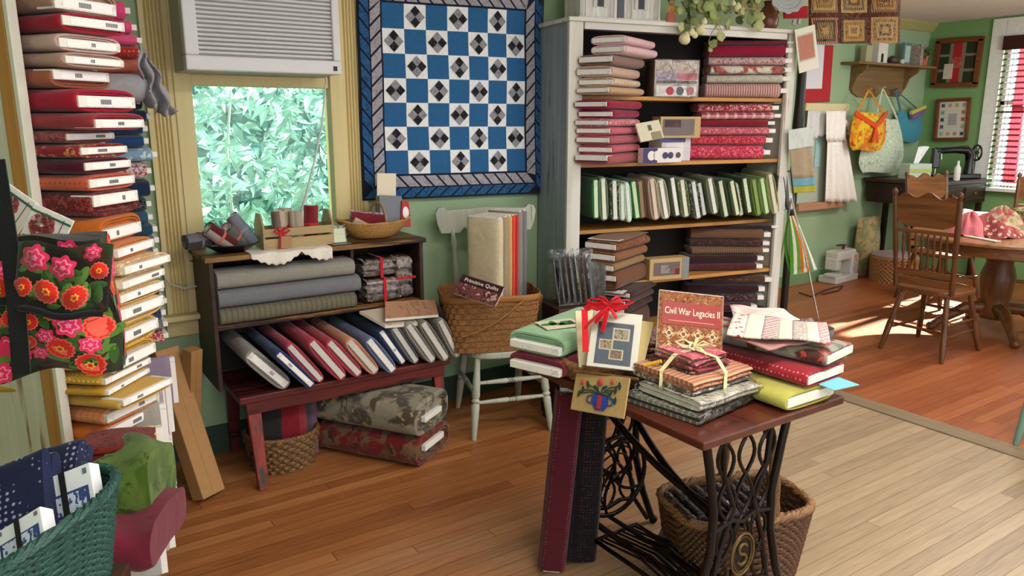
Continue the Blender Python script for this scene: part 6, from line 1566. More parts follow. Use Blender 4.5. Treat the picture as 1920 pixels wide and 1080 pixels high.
# --- book standing behind
bd = 2.42
P = [px(u, v, d=bd + (.02 if v < 600 else -.02)) for u, v in ((1244, 540), (1364, 560), (1350, 668), (1226, 652))]
P[2] = P[1] + (px(1350, 672, d=bd - .03) - P[1]); P[3] = px(1229, 655, d=bd - .03)
tlb, trb = P[0], P[1]; dn = (P[3] - P[0]).normalized(); zlow = .752
P[3] = P[0] + dn * ((P[0].z - (zlow + .02)) / -dn.z); P[2] = P[1] + dn * ((P[1].z - (zlow + .008)) / -dn.z)
def art_book(r_, w, h):
    bord = cloth('8c5a3c', 'print', '5c2c1c', .45, c3='a87c58'); A1 = mat('b08a5c', .5); A2 = mat('5c2c1c', .5); A3 = mat('c8a878', .5); RD = mat('8c2018', .45)
    b = MB(); b.box((0, 0, .0006), (w * .985, h * .985, .0012)); b.build('cover', [bord], r_)
    b = MB(); n = 4; cw_ = w * .88 / n; y1 = h * .155
    rows_ = int((h * .62) / cw_)
    for j in range(rows_):
        for i in range(n):
            cx_, cy_ = -w * .43 + cw_ * (i + .5), y1 - cw_ * (j + .5)
            for (rr3, mi, off) in ((.50, 0, 0), (.40, 1, PI / 8), (.30, 2, 0), (.16, 1, PI / 4)):
                b.cur = mi; k_ = 8 if rr3 in (.40,) else 4
                vs = [(cx_ + cw_ * rr3 * (1 if q % 2 == 0 or k_ == 4 else .62) * math.cos(off + 2 * PI * q / k_), cy_ + cw_ * rr3 * (1 if q % 2 == 0 or k_ == 4 else .62) * math.sin(off + 2 * PI * q / k_), .0014 + .0003 * (.5 - rr3)) for q in range(k_)]
                b._add(vs, [tuple(range(k_))])
    b.build('quilt_picture', [A1, A2, A3], r_)
    patch(r_, 'title_panel', RD, -w * .44, h * .17, w * .46, h * .39, z=.0022)
    TX = mat('e8dcc0', .5, noise=0)
    text_mesh('title', 'Civil War Legacies II', h * .095, TX, r_, Matrix.Translation((0.004, h * .30, .0034)), .88 * w / (h * .095 * 8.6))
    patch(r_, 'subtitle_line', mat('c07c5c', .5), -w * .34, h * .205, w * .36, h * .213, z=.0028, th=.0003)
cardsheet('quilt_book', 'upright quilting book with a red title panel behind the ribbon-tied bundle', 'book', P, .012, [paper('d8d4c8')], art=art_book)
# dark thing leaning behind the book so that it stands: a stack of fabrics
folded('folded_fabric', 'dark folded fabric stack lying on the table behind the upright book', frame((1.84, 1.95, .752), azv(120), z=(0, 0, 1)), .26, .2, .10, cloth('4c2a28', 'print', '8c6a54'), 4, seed=3)
folded('folded_fabric', 'small brown printed fabric lying between the heart basket and the book', frame((1.70, 1.72, .752), azv(110), z=(0, 0, 1)), .15, .13, .07, cloth('5c4030', 'print', 'a88c64'), 4, seed=5)

# --- bolts at the right front of the table
ybT = .056
def tb(uL, vL, uR, z, T, w, c, lab, pat=None, c2='', c3=None, core=None, yaw=0, bm=None):
    p = px(uL, vL, z=z); X = azv(90 + yaw); Y = azv(yaw); c_ = p + X * w / 2 + Vector((0, 0, T / 2))
    if c_.x + w / 2 > 99: pass
    return bolt(frame(c_, X, y=Y), .50, w, T, cloth(c, pat, c2 or 'f0e8e0', 1.0, c3=c3), lab, 'bolts at the right front of the treadle table', bw=.9, bt=T * .5, bmat=paper('dcd8cc', 'a8a498'))
tb(1468, 776, 1580, .752, .058, .25, 'a8a24c', 'yellow-green fabric bolt lying lowest at the right front of the table')
tb(1508, 731, 1588, .812, .052, .22, '94202c', 'red lattice-print fabric bolt lying above the yellow-green bolt', 'dots', 'c87878', yaw=-4)
tb(1545, 692, 1592, .866, .05, .20, '8c8c80', 'cream, green and brown printed fabric bolt lying topmost of the three table bolts', 'blotch', '4c2c24', c3='b0443c', yaw=-10)
def sheet(pts, z, lab, m, name='printed_fabric', th=.006, z2=None):
    P = [px(u, v, z=(z if i < 2 or z2 is None else z2)) for i, (u, v) in enumerate(pts)]
    b = MB(); n = 12
    def f(s, t): return P[0].lerp(P[1], s).lerp(P[3].lerp(P[2], s), t) + Vector((0, 0, .003 * math.sin(s * 9 + t * 4)))
    b.grid(f, n, n); o = b.build(name, m, None, smooth=60, solid=th); return tag(o, lab, 'fabric panel')
PANEL = cloth('d8ccb8', 'blotch', 'c4b09c', .5, c3='a84c58')
sheet(((1372, 633), (1440, 612), (1522, 640), (1440, 655)), .922, 'dusty pink folded fabric under the printed cream panel', cloth('b07c78', None))
def panel():
    P = [px(u, v, z=.945) for u, v in ((1378, 587), (1550, 608), (1557, 643), (1362, 627))]
    root = thing('printed_fabric', 'cream printed fabric panel with pink and green squares on top of the table bolts', 'fabric panel', loc=P[3]); o = P[3]
    for i, (s0, s1, m) in enumerate(((0, .16, cloth('d8d0c0', 'floral', 'a83c4c', c3='4c6c54')), (.16, .34, cloth('d8ccb8')), (.34, .50, cloth('9c7c84', 'gingham', 'd8ccb8', 1.0)), (.50, .64, cloth('d8ccb8')), (.64, .78, cloth('a89c94', 'print', 'c8c0b4')), (.78, .90, cloth('d8ccb8')), (.90, 1.0, cloth('c87c84', 'gingham', 'e0d4c4', 1.0)))):
        b = MB(); b.grid(lambda s, t: P[0].lerp(P[1], s0 + (s1 - s0) * s).lerp(P[3].lerp(P[2], s0 + (s1 - s0) * s), t) - o + Vector((0, 0, .004 * math.sin((s0 + (s1 - s0) * s) * 7 + t * 3))), 5, 10)
        b.build('printed_strip', m, root, smooth=60, solid=.007)
panel()
sheet(((1368, 572), (1470, 580), (1500, 600), (1376, 596)), .935, 'white folded printed paper lying behind the cream panel', paper('d8d0c8', '9a4c58', 2.0, .45), name='printed_sheet', th=.003)
P = [px(u, v, z=.815) for u, v in ((1540, 716), (1584, 706), (1600, 722), (1550, 732))]
P = [p + Vector((0, 0, 0)) for p in P]
cardsheet('blue_tag', 'small light blue paper tag sticking out between the red and yellow-green bolts', 'tag', P, .002, [mat('6cb0c0', .6)])

# --- bolts at the far left end of the table
Xg = azv(160); Yg = azv(70)
gq = px(952, 662, d=2.62); gq.z = .752
for z, T, c, pt, c2, lab, dx in ((.753, .066, '7c2c3c', 'dots', '9c4c5c', 'burgundy fabric bolt overhanging the far left end of the treadle table', -.01), (.821, .075, '8cb08c', 'dots', '6c946c', 'light green dotted fabric bolt lying atop the burgundy bolt', 0)):
    w = .235; K = px(955, 668 if z < .8 else 645, d=2.66) ; K.z = z + T / 2
    bolt(frame(K + Xg * w / 2, Xg, y=Yg), .42, w, T, cloth(c, pt, c2, .9), lab, 'bolts at the far left end of the treadle table', bw=.86, bt=.026, out=.02, bofs=-T * .12)
P = [px(u, v, z=.902) for u, v in ((1010, 605), (1080, 594), (1084, 612), (1018, 616))]
def art_g(r_, w, h): 
    for i in range(4):
        b = MB(); leaf2(b, lambda s, t, o: Vector((s, t, o)), (-.28 + i * .13) * w, (.1 * math.sin(i * 2)) * h, h * .28, i * 1.3, 0, (1, 1), .0016); b.build('printed_leaf', mat('2c7c4c', .6), r_)
    patch(r_, 'printed_shape', mat('2c2c34', .6), w * .10, -h * .25, w * .38, h * .2)
cardsheet('pattern_card', 'cream pattern card with green leaves lying on the light green bolt', 'pattern card', P, .003, [paper('d0c4a4')], art=art_g)

# --- small wicker basket of kits
hb = basket('wicker_basket', 'small round tan wicker basket of kits on the treadle table', Matrix.Translation((1.625, 1.90, .752)), .105, .105, .058, 1.2, 2.0, 6, 22, m=wicker('7c5434', 'a87c50', .6), rim_r=.009)
def art_kit(r_, w, h):
    patch(r_, 'picture', cloth('5c6470', None), -w * .36, -h * .44, w * .36, h * .30)
    fr = mat('8c7c68', .6)
    for x, y, a, c in ((.12, .10, .17, 'a89c88'), (-.16, -.10, .14, 'a8967c'), (.06, -.26, .14, '8c7464')):
        patch(r_, 'picture_block', mat('c8bca4', .6), w * (x - a), h * (y - a * .65), w * (x + a), h * (y + a * .65), z=.0018)
        patch(r_, 'picture_motif', cloth(c, 'print', '5c5044', .5), w * (x - a * .8), h * (y - a * .5), w * (x + a * .8), h * (y + a * .5), z=.0026)
P = [px(1122, 578, d=2.50), px(1212, 596, d=2.46), px(1186, 690, d=2.40), px(1090, 688, d=2.42)]
kit = cardsheet('sewing_kit', 'white matted sewing kit with a blue-grey picture standing in the small wicker basket', 'kit', P, .008, [paper('dcd6c8')], art=art_kit)[0]
P_ = [p + FV * -.006 for p in P]
cardsheet('kit_sleeve', 'clear plastic sleeve around the blue-grey picture kit', 'sleeve', P_, .002, [sleeve()])
for i, (uu, c, lab) in enumerate((((1080, 585, 1110, 690), 'd0b888', 'cream card standing at the left in the small wicker basket'), ((1186, 600, 1216, 690), 'c8b078', 'yellowish card standing at the right in the small wicker basket'))):
    P = [px(uu[0], uu[1], d=2.52 + .02 * i), px(uu[0] + 70, uu[1] - 4, d=2.56), px(uu[0] + 62, uu[3], d=2.50), px(uu[0] + 4, uu[3] - 4, d=2.48)] if i == 0 else [px(1150, 592, d=2.56), px(1222, 606, d=2.50), px(1208, 690, d=2.44), px(1140, 684, d=2.48)]
    cardsheet('kit_card', lab, 'card', P, .006, [paper('d8cca8' if i == 0 else 'd4bc80', 'a89060', 1.5)], group=None)
b = MB(); kn = px(1140, 572, d=2.44)
for a, L_ in ((2.7, .075), (.25, .085), (2.2, .055), (.9, .06), (3.3, .06), (-.2, .06)):
    e = RV * math.cos(a) * L_ + UV * math.sin(a) * L_ * .45; m_ = e * .5 + UV * .018 - FV * .012
    b.tube([kn, kn + m_ * .6 - FV * .010, kn + e * .75 + UV * .010, kn + e, kn + e * .6 - UV * .010, kn], .0085, 6, flat=.35)
for a, L_ in ((4.1, .07), (4.5, .085), (5.3, .05), (3.9, .10)):
    e = RV * math.cos(a) * L_ + UV * math.sin(a) * L_; b.tube([kn, kn + e * .5 - FV * .010, kn + e], .0085, 6, flat=.3)
lf = px(1096, 580, d=2.45); b.bar(kn + RV * -.05, lf, .02, .003, up=tuple(FV)); b.bar(lf, px(1098, 660, d=2.43), .02, .003, up=tuple(FV))
tag(b.build('red_bow', cloth('c81420', None, rough=.5), smooth=60), 'curly red ribbon bow tied around the kits in the small wicker basket', 'bow')
b = MB(); b.tube([px(1207, 686, d=2.36), px(1240, 677, d=2.33)], .006, 8); tag(b.build('yellow_pencil', mat('d8b030', .5)), 'short yellow pencil lying beside the small wicker basket', 'pencil')
b = MB(); b.tube([px(1234, 640, d=2.5), px(1226, 625, d=2.5), px(1236, 612, d=2.5), px(1250, 622, d=2.5)], .002, 5)
b = None
# hanging punch-needle piece
Q = [px(u, v, d=dd) for u, v, dd in ((1082, 695, 2.47), (1184, 711, 2.31), (1166, 784, 2.30), (1068, 768, 2.46))]
def art_v(r_, w, h):
    BLU = cloth('283c8c'); RDD = cloth('a82430'); GRN = cloth('1c3c34'); ROS = cloth('b84444')
    b = MB(); pts = [(-.02, -.40), (.14, -.40), (.20, -.22), (.17, -.02), (-.10, -.02), (-.12, -.22)]; b._add([(w * x, h * y, .002) for x, y in pts], [tuple(range(6))]); b.build('vase', BLU, r_, solid=.002)
    b = MB(); b.box((w * .035, -h * .20, .0035), (w * .07, h * .34, .002)); b.build('vase_stripe', RDD, r_)
    b = MB()
    for s in (-1, 1): b.tube([(w * (.04 + s * .14), -h * .05, .003), (w * (.04 + s * .24), -h * .10, .003), (w * (.04 + s * .23), -h * .22, .003), (w * (.04 + s * .15), -h * .26, .003)], .0025, 5)
    b.build('vase_handle', BLU, r_)
    b = MB()
    for x, y in ((-.30, .05), (-.22, .20), (.30, .15), (.22, .05), (.36, .28), (-.36, -.06), (.10, .18), (-.06, .15), (.32, -.1)):
        b.tube([(w * .04, 0, .0025), (w * (x * .5), h * (y * .5 + .05), .003), (w * x, h * y, .0025)], .0018, 5); leaf2(b, lambda s, t, o: Vector((s, t, o)), w * x, h * y, h * .10, x * 5, 0, (1, 1), .0045)
    b.build('leaves', GRN, r_)
    b = MB()
    for x, y, q in ((.0, .30, .10), (-.33, .24, .07), (.22, .34, .06)): b.lathe([(.0001, .003), (h * q, .003), (h * q * .8, .006), (.0001, .007)], 10, Matrix.Translation((w * x, h * y, 0)))
    b.build('blossom', ROS, r_, smooth=50)
cardsheet('stitched_hanging', 'small tan stitched hanging with a blue vase of flowers on the table edge', 'textile hanging', [Q[0], Q[1], Q[2], Q[3]], .006, [cloth('b0925c', None)], art=art_v)
b = MB(); b.tube([Q[0] + RV * -.01 - FV * .002, Q[1] + RV * .02 - FV * .002], .005, 7); tag(b.build('hanging_rod', wood('5c3c20', '7c5430', .5)), 'thin wooden rod carrying the small stitched hanging', 'rod')

# --- bolts standing on the floor by the left side
def stand(u, v, w, T, h, c, pat, c2, lab, yaw, lean, g=.0):
    p = px(u, v, z=0.0) + Vector((0, 0, .02)); X = azv(yaw); up = (Vector((0, 0, 1)) + RV * lean + fh * .03).normalized()
    top = p + up * h
    r_ = bolt(frame(top, X - up * X.dot(up), y=-up), h, w, T, cloth(c, pat, c2, .8), lab, 'fabric bolts standing on the floor against the treadle table', bw=.7, bt=T * .35, out=.012)
    b = MB(); b.box((0, h + .004, 0), (w * .6, .03, T * .4)); b.build('core_foot', WHITE, r_, bevel=.002)
    return r_
stand(1034, 1068, .10, .10, .665, '4c1420', 'dots', '7c3c48', 'tall maroon dotted fabric bolt standing on the floor at left of the treadle', 124, .085)
stand(1086, 1048, .12, .13, .67, '181014', 'dots', '44303c', 'tall blackish fabric bolt standing beside the maroon dotted one at the treadle', 118, .05)
# --- big basket under the table
bb = basket('handled_basket', 'large brown wicker basket with a tall arched handle partly under the treadle table', frame((2.065, 1.645, .0), Vector((.95, -.30, 0)), z=(0, 0, 1)), .21, .135, .27, 1.2, 4.0, 20, 40, m=wicker('3c2214', '70482c', .6), rim_m=wicker('6c4a2c', 'a07850', .6), rim_r=.013, handle=('y', .62, .017), hm=wicker('5c3a20', '8a6238', .6))
for o_ in bb.children:
    if o_.name.startswith('handle'): o_.location.x = .05
pcs = ['4c2c30', '3c3440', '54404c', '40282c', '6c5464', '342830', '5c3c44', '483848']
for i in range(8):
    M_ = bb.matrix_world @ Matrix.Translation((-.155 + i * .042, -.02 + .012 * (i % 2), .165)) @ Euler((0, math.radians(-34), 0)).to_matrix().to_4x4()
    root = thing('wrapped_pack', f"glossy wrapped dark purple-brown fabric pack, {ORD[i + 1]} from left in the large handled basket", 'fabric pack', M=M_, group='wrapped packs in the handled basket')
    b = MB(); b.grid(lambda s, t: (math.cos(t * 2 * PI) * .016, (s - .5) * .19, .07 + math.copysign(abs(math.sin(t * 2 * PI)) ** .4, math.sin(t * 2 * PI)) * .085), 8, 16)
    for sx in (-1, 1): b._add([(math.cos(q / 16 * 2 * PI) * .016, sx * .5 * .19, .07 + math.copysign(abs(math.sin(q / 16 * 2 * PI)) ** .4, math.sin(q / 16 * 2 * PI)) * .085) for q in range(16)], [tuple(range(16))])
    b.build('folded_fabric', cloth(pcs[i], 'print', '7c6c78'), root, smooth=60)
    b = MB(); b.grid(lambda s, t: (math.cos(t * 2 * PI) * .019 * (1 + .15 * math.sin(s * 30 + i)), (s - .5) * .2, .07 + math.copysign(abs(math.sin(t * 2 * PI)) ** .4, math.sin(t * 2 * PI)) * .09 * (1 + .03 * math.sin(s * 22))), 20, 18)
    b.build('clear_wrap', FILM, root, smooth=80)
folded('folded_fabric', 'grey folded paper-wrapped fabric at the left end of the handled basket', bb.matrix_world @ Matrix.Translation((-.19, .03, .14)) @ Euler((0, math.radians(-60), 0)).to_matrix().to_4x4(), .22, .17, .03, mat('6c6668', .5), 1)
# ================================================================ ROOM BEYOND
# --- bag shelf
wy = BY
SHW = wood('6c5434', '86683f', .55, scale=.5)
sx0, sx1 = px(1597, 118, y=wy - .12).x, px(1742, 122, y=wy - .12).x; sz = px(1650, 119, y=wy - .12).z
sh = thing('peg_shelf', 'brown wooden wall shelf with a scalloped back and pegs holding three cloth bags', 'shelf', loc=((sx0 + sx1) / 2, wy, sz))
hw = (sx1 - sx0) / 2
b = MB(); b.box((0, -.10, -.012), (2 * hw, .20, .024)); b.build('shelf_board', SHW, sh, bevel=.004)
pw = px(1693, 150, y=wy).x - px(1593, 150, y=wy).x; xo = px(1593, 150, y=wy).x - (sx0 + sx1) / 2; ph = sz - px(1640, 184, y=wy).z
pts = [(xo, -.024), (xo + pw, -.024), (xo + pw, -ph * .75), (xo + pw * .93, -ph * .95), (xo + pw * .72, -ph * .92), (xo + pw * .6, -ph * .78), (xo + pw * .5, -ph * .95), (xo + pw * .3, -ph), (xo + pw * .14, -ph * .98), (xo + pw * .03, -ph * .85)]
b = MB(); b.prism([(x, z) for x, z in pts], -.02, -.002, 'xz'); b.build('back_board', SHW, sh, bevel=.003)
for x in (xo + .01, xo + pw - .01): b = MB(); b.prism([(-.002, -.024), (-.18, -.024), (-.16, -.07), (-.08, -.12), (-.04, -.22), (-.002, -.26)], x - .01, x + .01, 'yz'); b.build('bracket', SHW, sh, bevel=.003)
# items on the shelf
def onshelf(u, w, h, d, m, name, lab, cat, dz=0):
    c = px(u, 105, y=wy - .11); root = thing(name, lab, cat, loc=(c.x, wy - .10, sz + .001)); b = MB(); b.box((0, 0, h / 2), (w, d, h)); b.build('body', m, root, bevel=.003); return root
r1 = onshelf(1650, .16, .19, .08, mat('d8d6d0', .6), 'white_house', 'small white house-shaped box with a black door on the brown wall shelf', 'ornament'); b = MB(); b.box((-.01, -.042, .05), (.035, .004, .08)); b.build('door', mat('1c1c1c'), r1)
onshelf(1626, .10, .16, .06, mat('a8a480', .6), 'beige_box', 'beige box at the left end of the brown wall shelf', 'box')
r1 = onshelf(1700, .13, .22, .03, mat('5c7c80', .5), 'framed_picture', 'small teal framed picture standing on the brown wall shelf', 'picture'); b = MB(); b.box((0, -.017, .11), (.09, .003, .16)); b.build('picture', mat('a8c8b8', .5), r1)
c = px(1672, 110, y=wy - .12); b = MB(); b.lathe([(.03, 0), (.05, .03), (.045, .06), (.02, .08), (.0001, .082)], 14, Matrix.Translation((c.x, wy - .13, sz + .001))); tag(b.build('dark_pot', mat('4c3c38', .4), smooth=60), 'small dark round pot beside the white house ornament', 'pot')
c = px(1683, 110, y=wy - .12); b = MB(); b.sphere((c.x, wy - .17, sz + .026), .025, 10, 8, (1.2, 1, 1)); tag(b.build('white_ornament', mat('c8c0bc', .4), smooth=60), 'small whitish rounded ornament in front on the brown wall shelf', 'ornament')
onshelf(1720, .05, .20, .12, cloth('8c7c74', 'print', 'c8b8b0'), 'patterned_book', 'narrow patterned book standing right of the teal picture', 'book')
c = px(1732, 110, y=wy - .10); pp = thing('potted_plant', 'terracotta pot with small green leaves at the right end of the wall shelf', 'plant', loc=(c.x, wy - .10, sz + .001))
b = MB(); b.lathe([(.03, 0), (.045, .09), (.05, .09), (.05, .105), (.04, .105), (.038, .09), (.0001, .088)], 16); b.build('pot', mat('b8684c', .6), pp, smooth=50)
b = MB(); leaves(b, 16, ((-.04, .04), (-.03, .03), (.11, .20)), .06, random.Random(4)); b.build('leaves', mat('3c5a2c', .6), pp)
# --- bags on the pegs
def bagshape(name, lab, uc, v0, v1, w0, w1, m, strap_u, strap_v, ym, sm, fn=None, frill=0.0):
    T_ = px(uc, v0, y=ym); B_ = px(uc, v1, y=ym); H_ = T_.z - B_.z; k = (px(uc + 50, v0, y=ym) - px(uc - 50, v0, y=ym)).length / 100
    root = thing(name, lab, 'bag', loc=(B_.x, ym, B_.z))
    def f(s, t, side):
        w = (w0 + (w1 - w0) * math.sin(min(1, (1 - t) * 1.25) * PI / 2)) * k / 2 * (1 - .25 * max(0, (.25 - t) / .25) ** 2)
        a = (s - .5) * PI
        return (math.sin(a) * w, -side * .06 * math.cos(a) * math.sin(PI * (.12 + .8 * (1 - t))) + frill * math.sin(s * 60) * .01, t * H_ + .01 * math.sin(s * 7))
    b = MB(); b.grid(lambda s, t: f(s, t, 1), 24, 14); b.grid(lambda s, t: f(s, t, -.4), 24, 14); b.build('bag_body', m, root, smooth=70)
    pk_ = px(strap_u, strap_v, y=ym) - root.location
    for s in (.15, .85):
        e = Vector(f(s, 1, 1)); n = 8
        b = MB(); q = pk_
        b.grid(lambda a, t: e.lerp(q, t) + Vector(((a - .5) * .045 * (1 - .4 * t), -.004 * math.sin(t * PI), 0)), 2, 10); b.build('strap', sm, root, smooth=60, solid=.004)
    b = MB(); b.tube([pk_ + Vector((0, .04, -.01)), pk_ + Vector((0, -.03, .01))], .008, 7); b.build('loop', sm, root)
    return root, f, H_
ORB = cloth('d87c28', 'blotch', 'd8b828', 1.2, c3='c04820'); MINT = cloth('bccab4', 'print', 'd8e0d0', 1.4, c3='8cac90'); TEAL = cloth('3c8498', None)
bagshape('teal_bag', 'teal gathered cloth bag with a yellow band hanging rightmost on the wall pegs', 1700, 210, 266, 44, 52, TEAL, 1678, 168, wy - .08, cloth('3c6c78'))
r1, f1_, H1 = bagshape('mint_bag', 'large pale green patterned cloth bag hanging in the middle below the wall shelf', 1650, 222, 323, 46, 84, MINT, 1655, 165, wy - .13, cloth('b8c4a8'))
r1, f1_, H1 = bagshape('orange_bag', 'orange and yellow patterned ruffled cloth bag with a lime flap hanging left on the pegs', 1624, 212, 282, 56, 64, ORB, 1629, 168, wy - .22, cloth('c89c30', 'print', 'c84c20'), frill=1)
b = MB(); b._add([f1_(.05, 1, 1.1), f1_(.95, 1, 1.1), tuple(Vector(f1_(.5, .62, 1)) + Vector((0, -.008, 0)))], [(0, 1, 2)]); b.build('lime_flap', cloth('9cb850'), r1, solid=.004)
b = MB(); p0, p1, pm = Vector(f1_(.0, 1, 1)), Vector(f1_(1, 1, 1)), Vector(f1_(.5, .66, 1)) + Vector((0, -.012, 0))
b.bar(p0 + Vector((-.02, -.02, 0)), pm, .045, .006, up=(0, 1, 0)); b.bar(p1 + Vector((.02, -.02, 0)), pm, .045, .006, up=(0, 1, 0)); b.bar(pm, pm + Vector((-.04, -.01, -.15)), .03, .005, up=(0, 1, 0)); b.bar(pm, pm + Vector((.04, -.01, -.16)), .03, .005, up=(0, 1, 0)); b.build('orange_bow', cloth('d04a20'), r1)
tb_ = [o for o in COL.objects if o.name == 'teal_bag'][0]
b = MB(); b.box((.02, -.07, .33), (.27, .03, .035), rot=(0, -.25, 0)); b.build('yellow_band', cloth('b8bc40'), tb_); b = MB(); b.box((.02, -.075, .29), (.26, .03, .05), rot=(0, -.25, 0)); b.build('printed_band', cloth('5c5484', 'print', 'a84c6c'), tb_)

# --- framed pieces
def framed(uv, plane, m, fm, lab, fw=.05, art=None, name='framed_quilt', cat='picture', th=.03):
    P = [px(u, v, **plane) for u, v in uv]
    root, w, h = cardsheet(name, lab, cat, P, .012, [m], art=art)
    b = MB()
    for (x, y, ww, hh) in ((0, h / 2, w + fw, fw), (0, -h / 2, w + fw, fw), (-w / 2, 0, fw, h), (w / 2, 0, fw, h)): b.box((x, y, th / 2 - .004), (ww, hh, th))
    b.build('frame', fm, root, bevel=.004)
    b = MB()
    return root, w, h
FRW = wood('5c3018', '7c4824', .45)
def art_q(r_, w, h):
    G = cloth('2c3420'); 
    for x in (-.34, .30):
        for y in (-.34, .0, .34): patch(r_, 'green_patch', G, w * (x - .13), h * (y - .14), w * (x + .13), h * (y + .14))
    T_ = cloth('8c8468', 'gingham', '6c6450')
    patch(r_, 'red_strip', cloth('a82430'), -w * .12, -h * .48, w * .08, h * .48, z=.001); patch(r_, 'red_centre', cloth('b83038', 'print', '8c8468'), -w * .14, -h * .12, w * .12, h * .12, z=.002)
    P_ = patch(r_, 'card', paper('c8c0ac', '5c5444'), -w * .30, -h * .36, -w * .08, -h * .02, z=.003)
framed(((1757, 78), (1838, 73), (1833, 158), (1755, 160)), dict(x=RX - .03), cloth('857d64', 'gingham', '6c6450'), FRW, 'dark wood framed green and red quilt block on the far right wall', art=art_q)
def art_s(r_, w, h):
    patch(r_, 'inner_panel', paper('ccc8b8'), -w * .44, -h * .45, w * .44, h * .45)
    cs = ['40506c', 'b88c8c', 'a89c5c', '8c9c94', '6c9c7c', 'b8605c', '2c3c5c', 'b84c44', '4c5468', '8ca88c', '8cb0a0', 'b8a06c', 'b87c8c', '343c6c']; k = 0
    for j in range(5):
        for i in range(4):
            if 0 < j < 4 and 0 < i < 3: continue
            x, y = (-.33 + .22 * i) * w, (.36 - .18 * j) * h
            b = MB(); n = 8; vs = [(x + w * .085 * (1 if q % 2 else .6) * math.cos(2 * PI * q / n), y + w * .085 * (1 if q % 2 else .6) * math.sin(2 * PI * q / n), .002) for q in range(n)]; b._add(vs, [tuple(range(n))]); b.build('stitched_block', mat(cs[k % 14], .7), r_); k += 1
    patch(r_, 'centre_block', cloth('b0aca0', 'print', '7c8088', .5), -w * .14, -h * .15, w * .14, h * .15, z=.002)
framed(((1758, 188), (1819, 186), (1812, 260), (1756, 262)), dict(x=RX - .03), mat('b87c50', .6), FRW, 'wood framed cream sampler with small stitched blocks on the far right wall', fw=.03, art=art_s, name='framed_sampler')
# red and white mat picture
P = [px(u, v, y=wy - .02) for u, v in ((1500, 84), (1564, 84), (1555, 192), (1495, 192))]
def art_r(r_, w, h): patch(r_, 'white_panel', paper('dcdce4'), -w * .5, -h * .26, w * .22, h * .5); 
cardsheet('red_wall_hanging', 'bright red and white hanging on the green back wall above the lace curtain', 'wall hanging', P, .012, [cloth('b02c34', None)], art=art_r)
# upper red piece and plate, hung from the ceiling end of the bookcase
P = [px(u, v, d=4.75) for u, v in ((1470, -20), (1514, -20), (1516, 32), (1470, 34))]
cardsheet('red_sampler', 'red and cream framed sampler above the bookcase right end', 'picture', P, .02, [cloth('b02c34', None)], art=lambda r_, w, h: patch(r_, 'cream_panel', mat('c8b88c', .6), -w * .5, -h * .1, w * .5, h * .5))
c = px(1476, -6, d=4.55); b = MB(); Mp = frame(c, RV, z=-(FV)); 
def plate(s, t):
    a = s * 2 * PI; r = .105 * t * (1 + .04 * math.cos(12 * a) * t); return (r * math.cos(a), r * math.sin(a), .02 * t * t + .002 * math.sin(t * 25))
b.grid(plate, 96, 16); o = b.build('scalloped_plate', mat('aeb6b6', .35, noise=.02), smooth=60, solid=.004); o.matrix_world = Mp; tag(o, 'pale grey scalloped plate hanging above the bookcase right end', 'plate')
b = MB(); t0 = px(1476, -6, d=4.6)
for u in (1470, 1514, 1476): q = px(u, -20, d=4.72); b.tube([q, (q.x, q.y, 2.69 if q.x < 4.2 else 2.6)], .0025, 5)
tag(b.build('hanging_wire', mat('5a5a5a', .4)), 'thin wires holding the plate and red sampler from the ceiling', 'wire')
# --- hanging patchwork
P0, P1, P2_, P3 = px(1515, -70, d=4.9), px(1688, -70, d=4.9), px(1686, 79, d=4.9), px(1517, 82, d=4.9)
pq = thing('block_quilt', 'brown and tan log-cabin block quilt hanging from the ceiling by the doorway', 'quilt', loc=P3); o3 = P3
def hq(s, t, o=0): return P0.lerp(P1, s).lerp(P3.lerp(P2_, s), t) - o3 - fh * (o + .012 * math.sin(s * 9))
b = MB(); b.grid(lambda s, t: hq(s, t, 0), 30, 20); b.build('backing', cloth('583028', 'print', '7c5444'), pq, smooth=60, solid=.01)
cA = ['a87c48', 'b08a54', '8c6840', 'a88c64', '7c4c34', 'b89858', '94484c', '9c8468', '6c5c4c']
for j in range(3):
    for i in range(3):
        s0, s1, t0_, t1_ = .02 + i * .33, .31 + i * .33, .015 + j * .385 - .10, .34 + j * .385 - .10
        t0_ = max(0, t0_)
        for k in range(5):
            f_ = k * .095; m = cloth(cA[(i * 2 + j * 3 + k * (2 if k % 2 else 1)) % 9], 'print' if (i + k) % 2 else 'stripex', ['c0a070', '5c3828', 'd0b888', '3c2820'][(i + j + k) % 4], .7)
            b = MB(); b.grid(lambda s, t: hq(s0 + (s1 - s0) * (f_ + (1 - 2 * f_) * s), t0_ + (t1_ - t0_) * (f_ + (1 - 2 * f_) * t), .009 + k * .0016), 4, 4); b.build('patch', m, pq, smooth=60)
b = MB(); b.tube([P0 - RV * .05, P1 + RV * .05], .012, 8); 
for p in (P0, P1): b.tube([p, (p.x, p.y, 2.6)], .003, 5)
tag(b.build('hanging_rod', SHW), 'wooden rod on cords carrying the brown block quilt', 'rod')

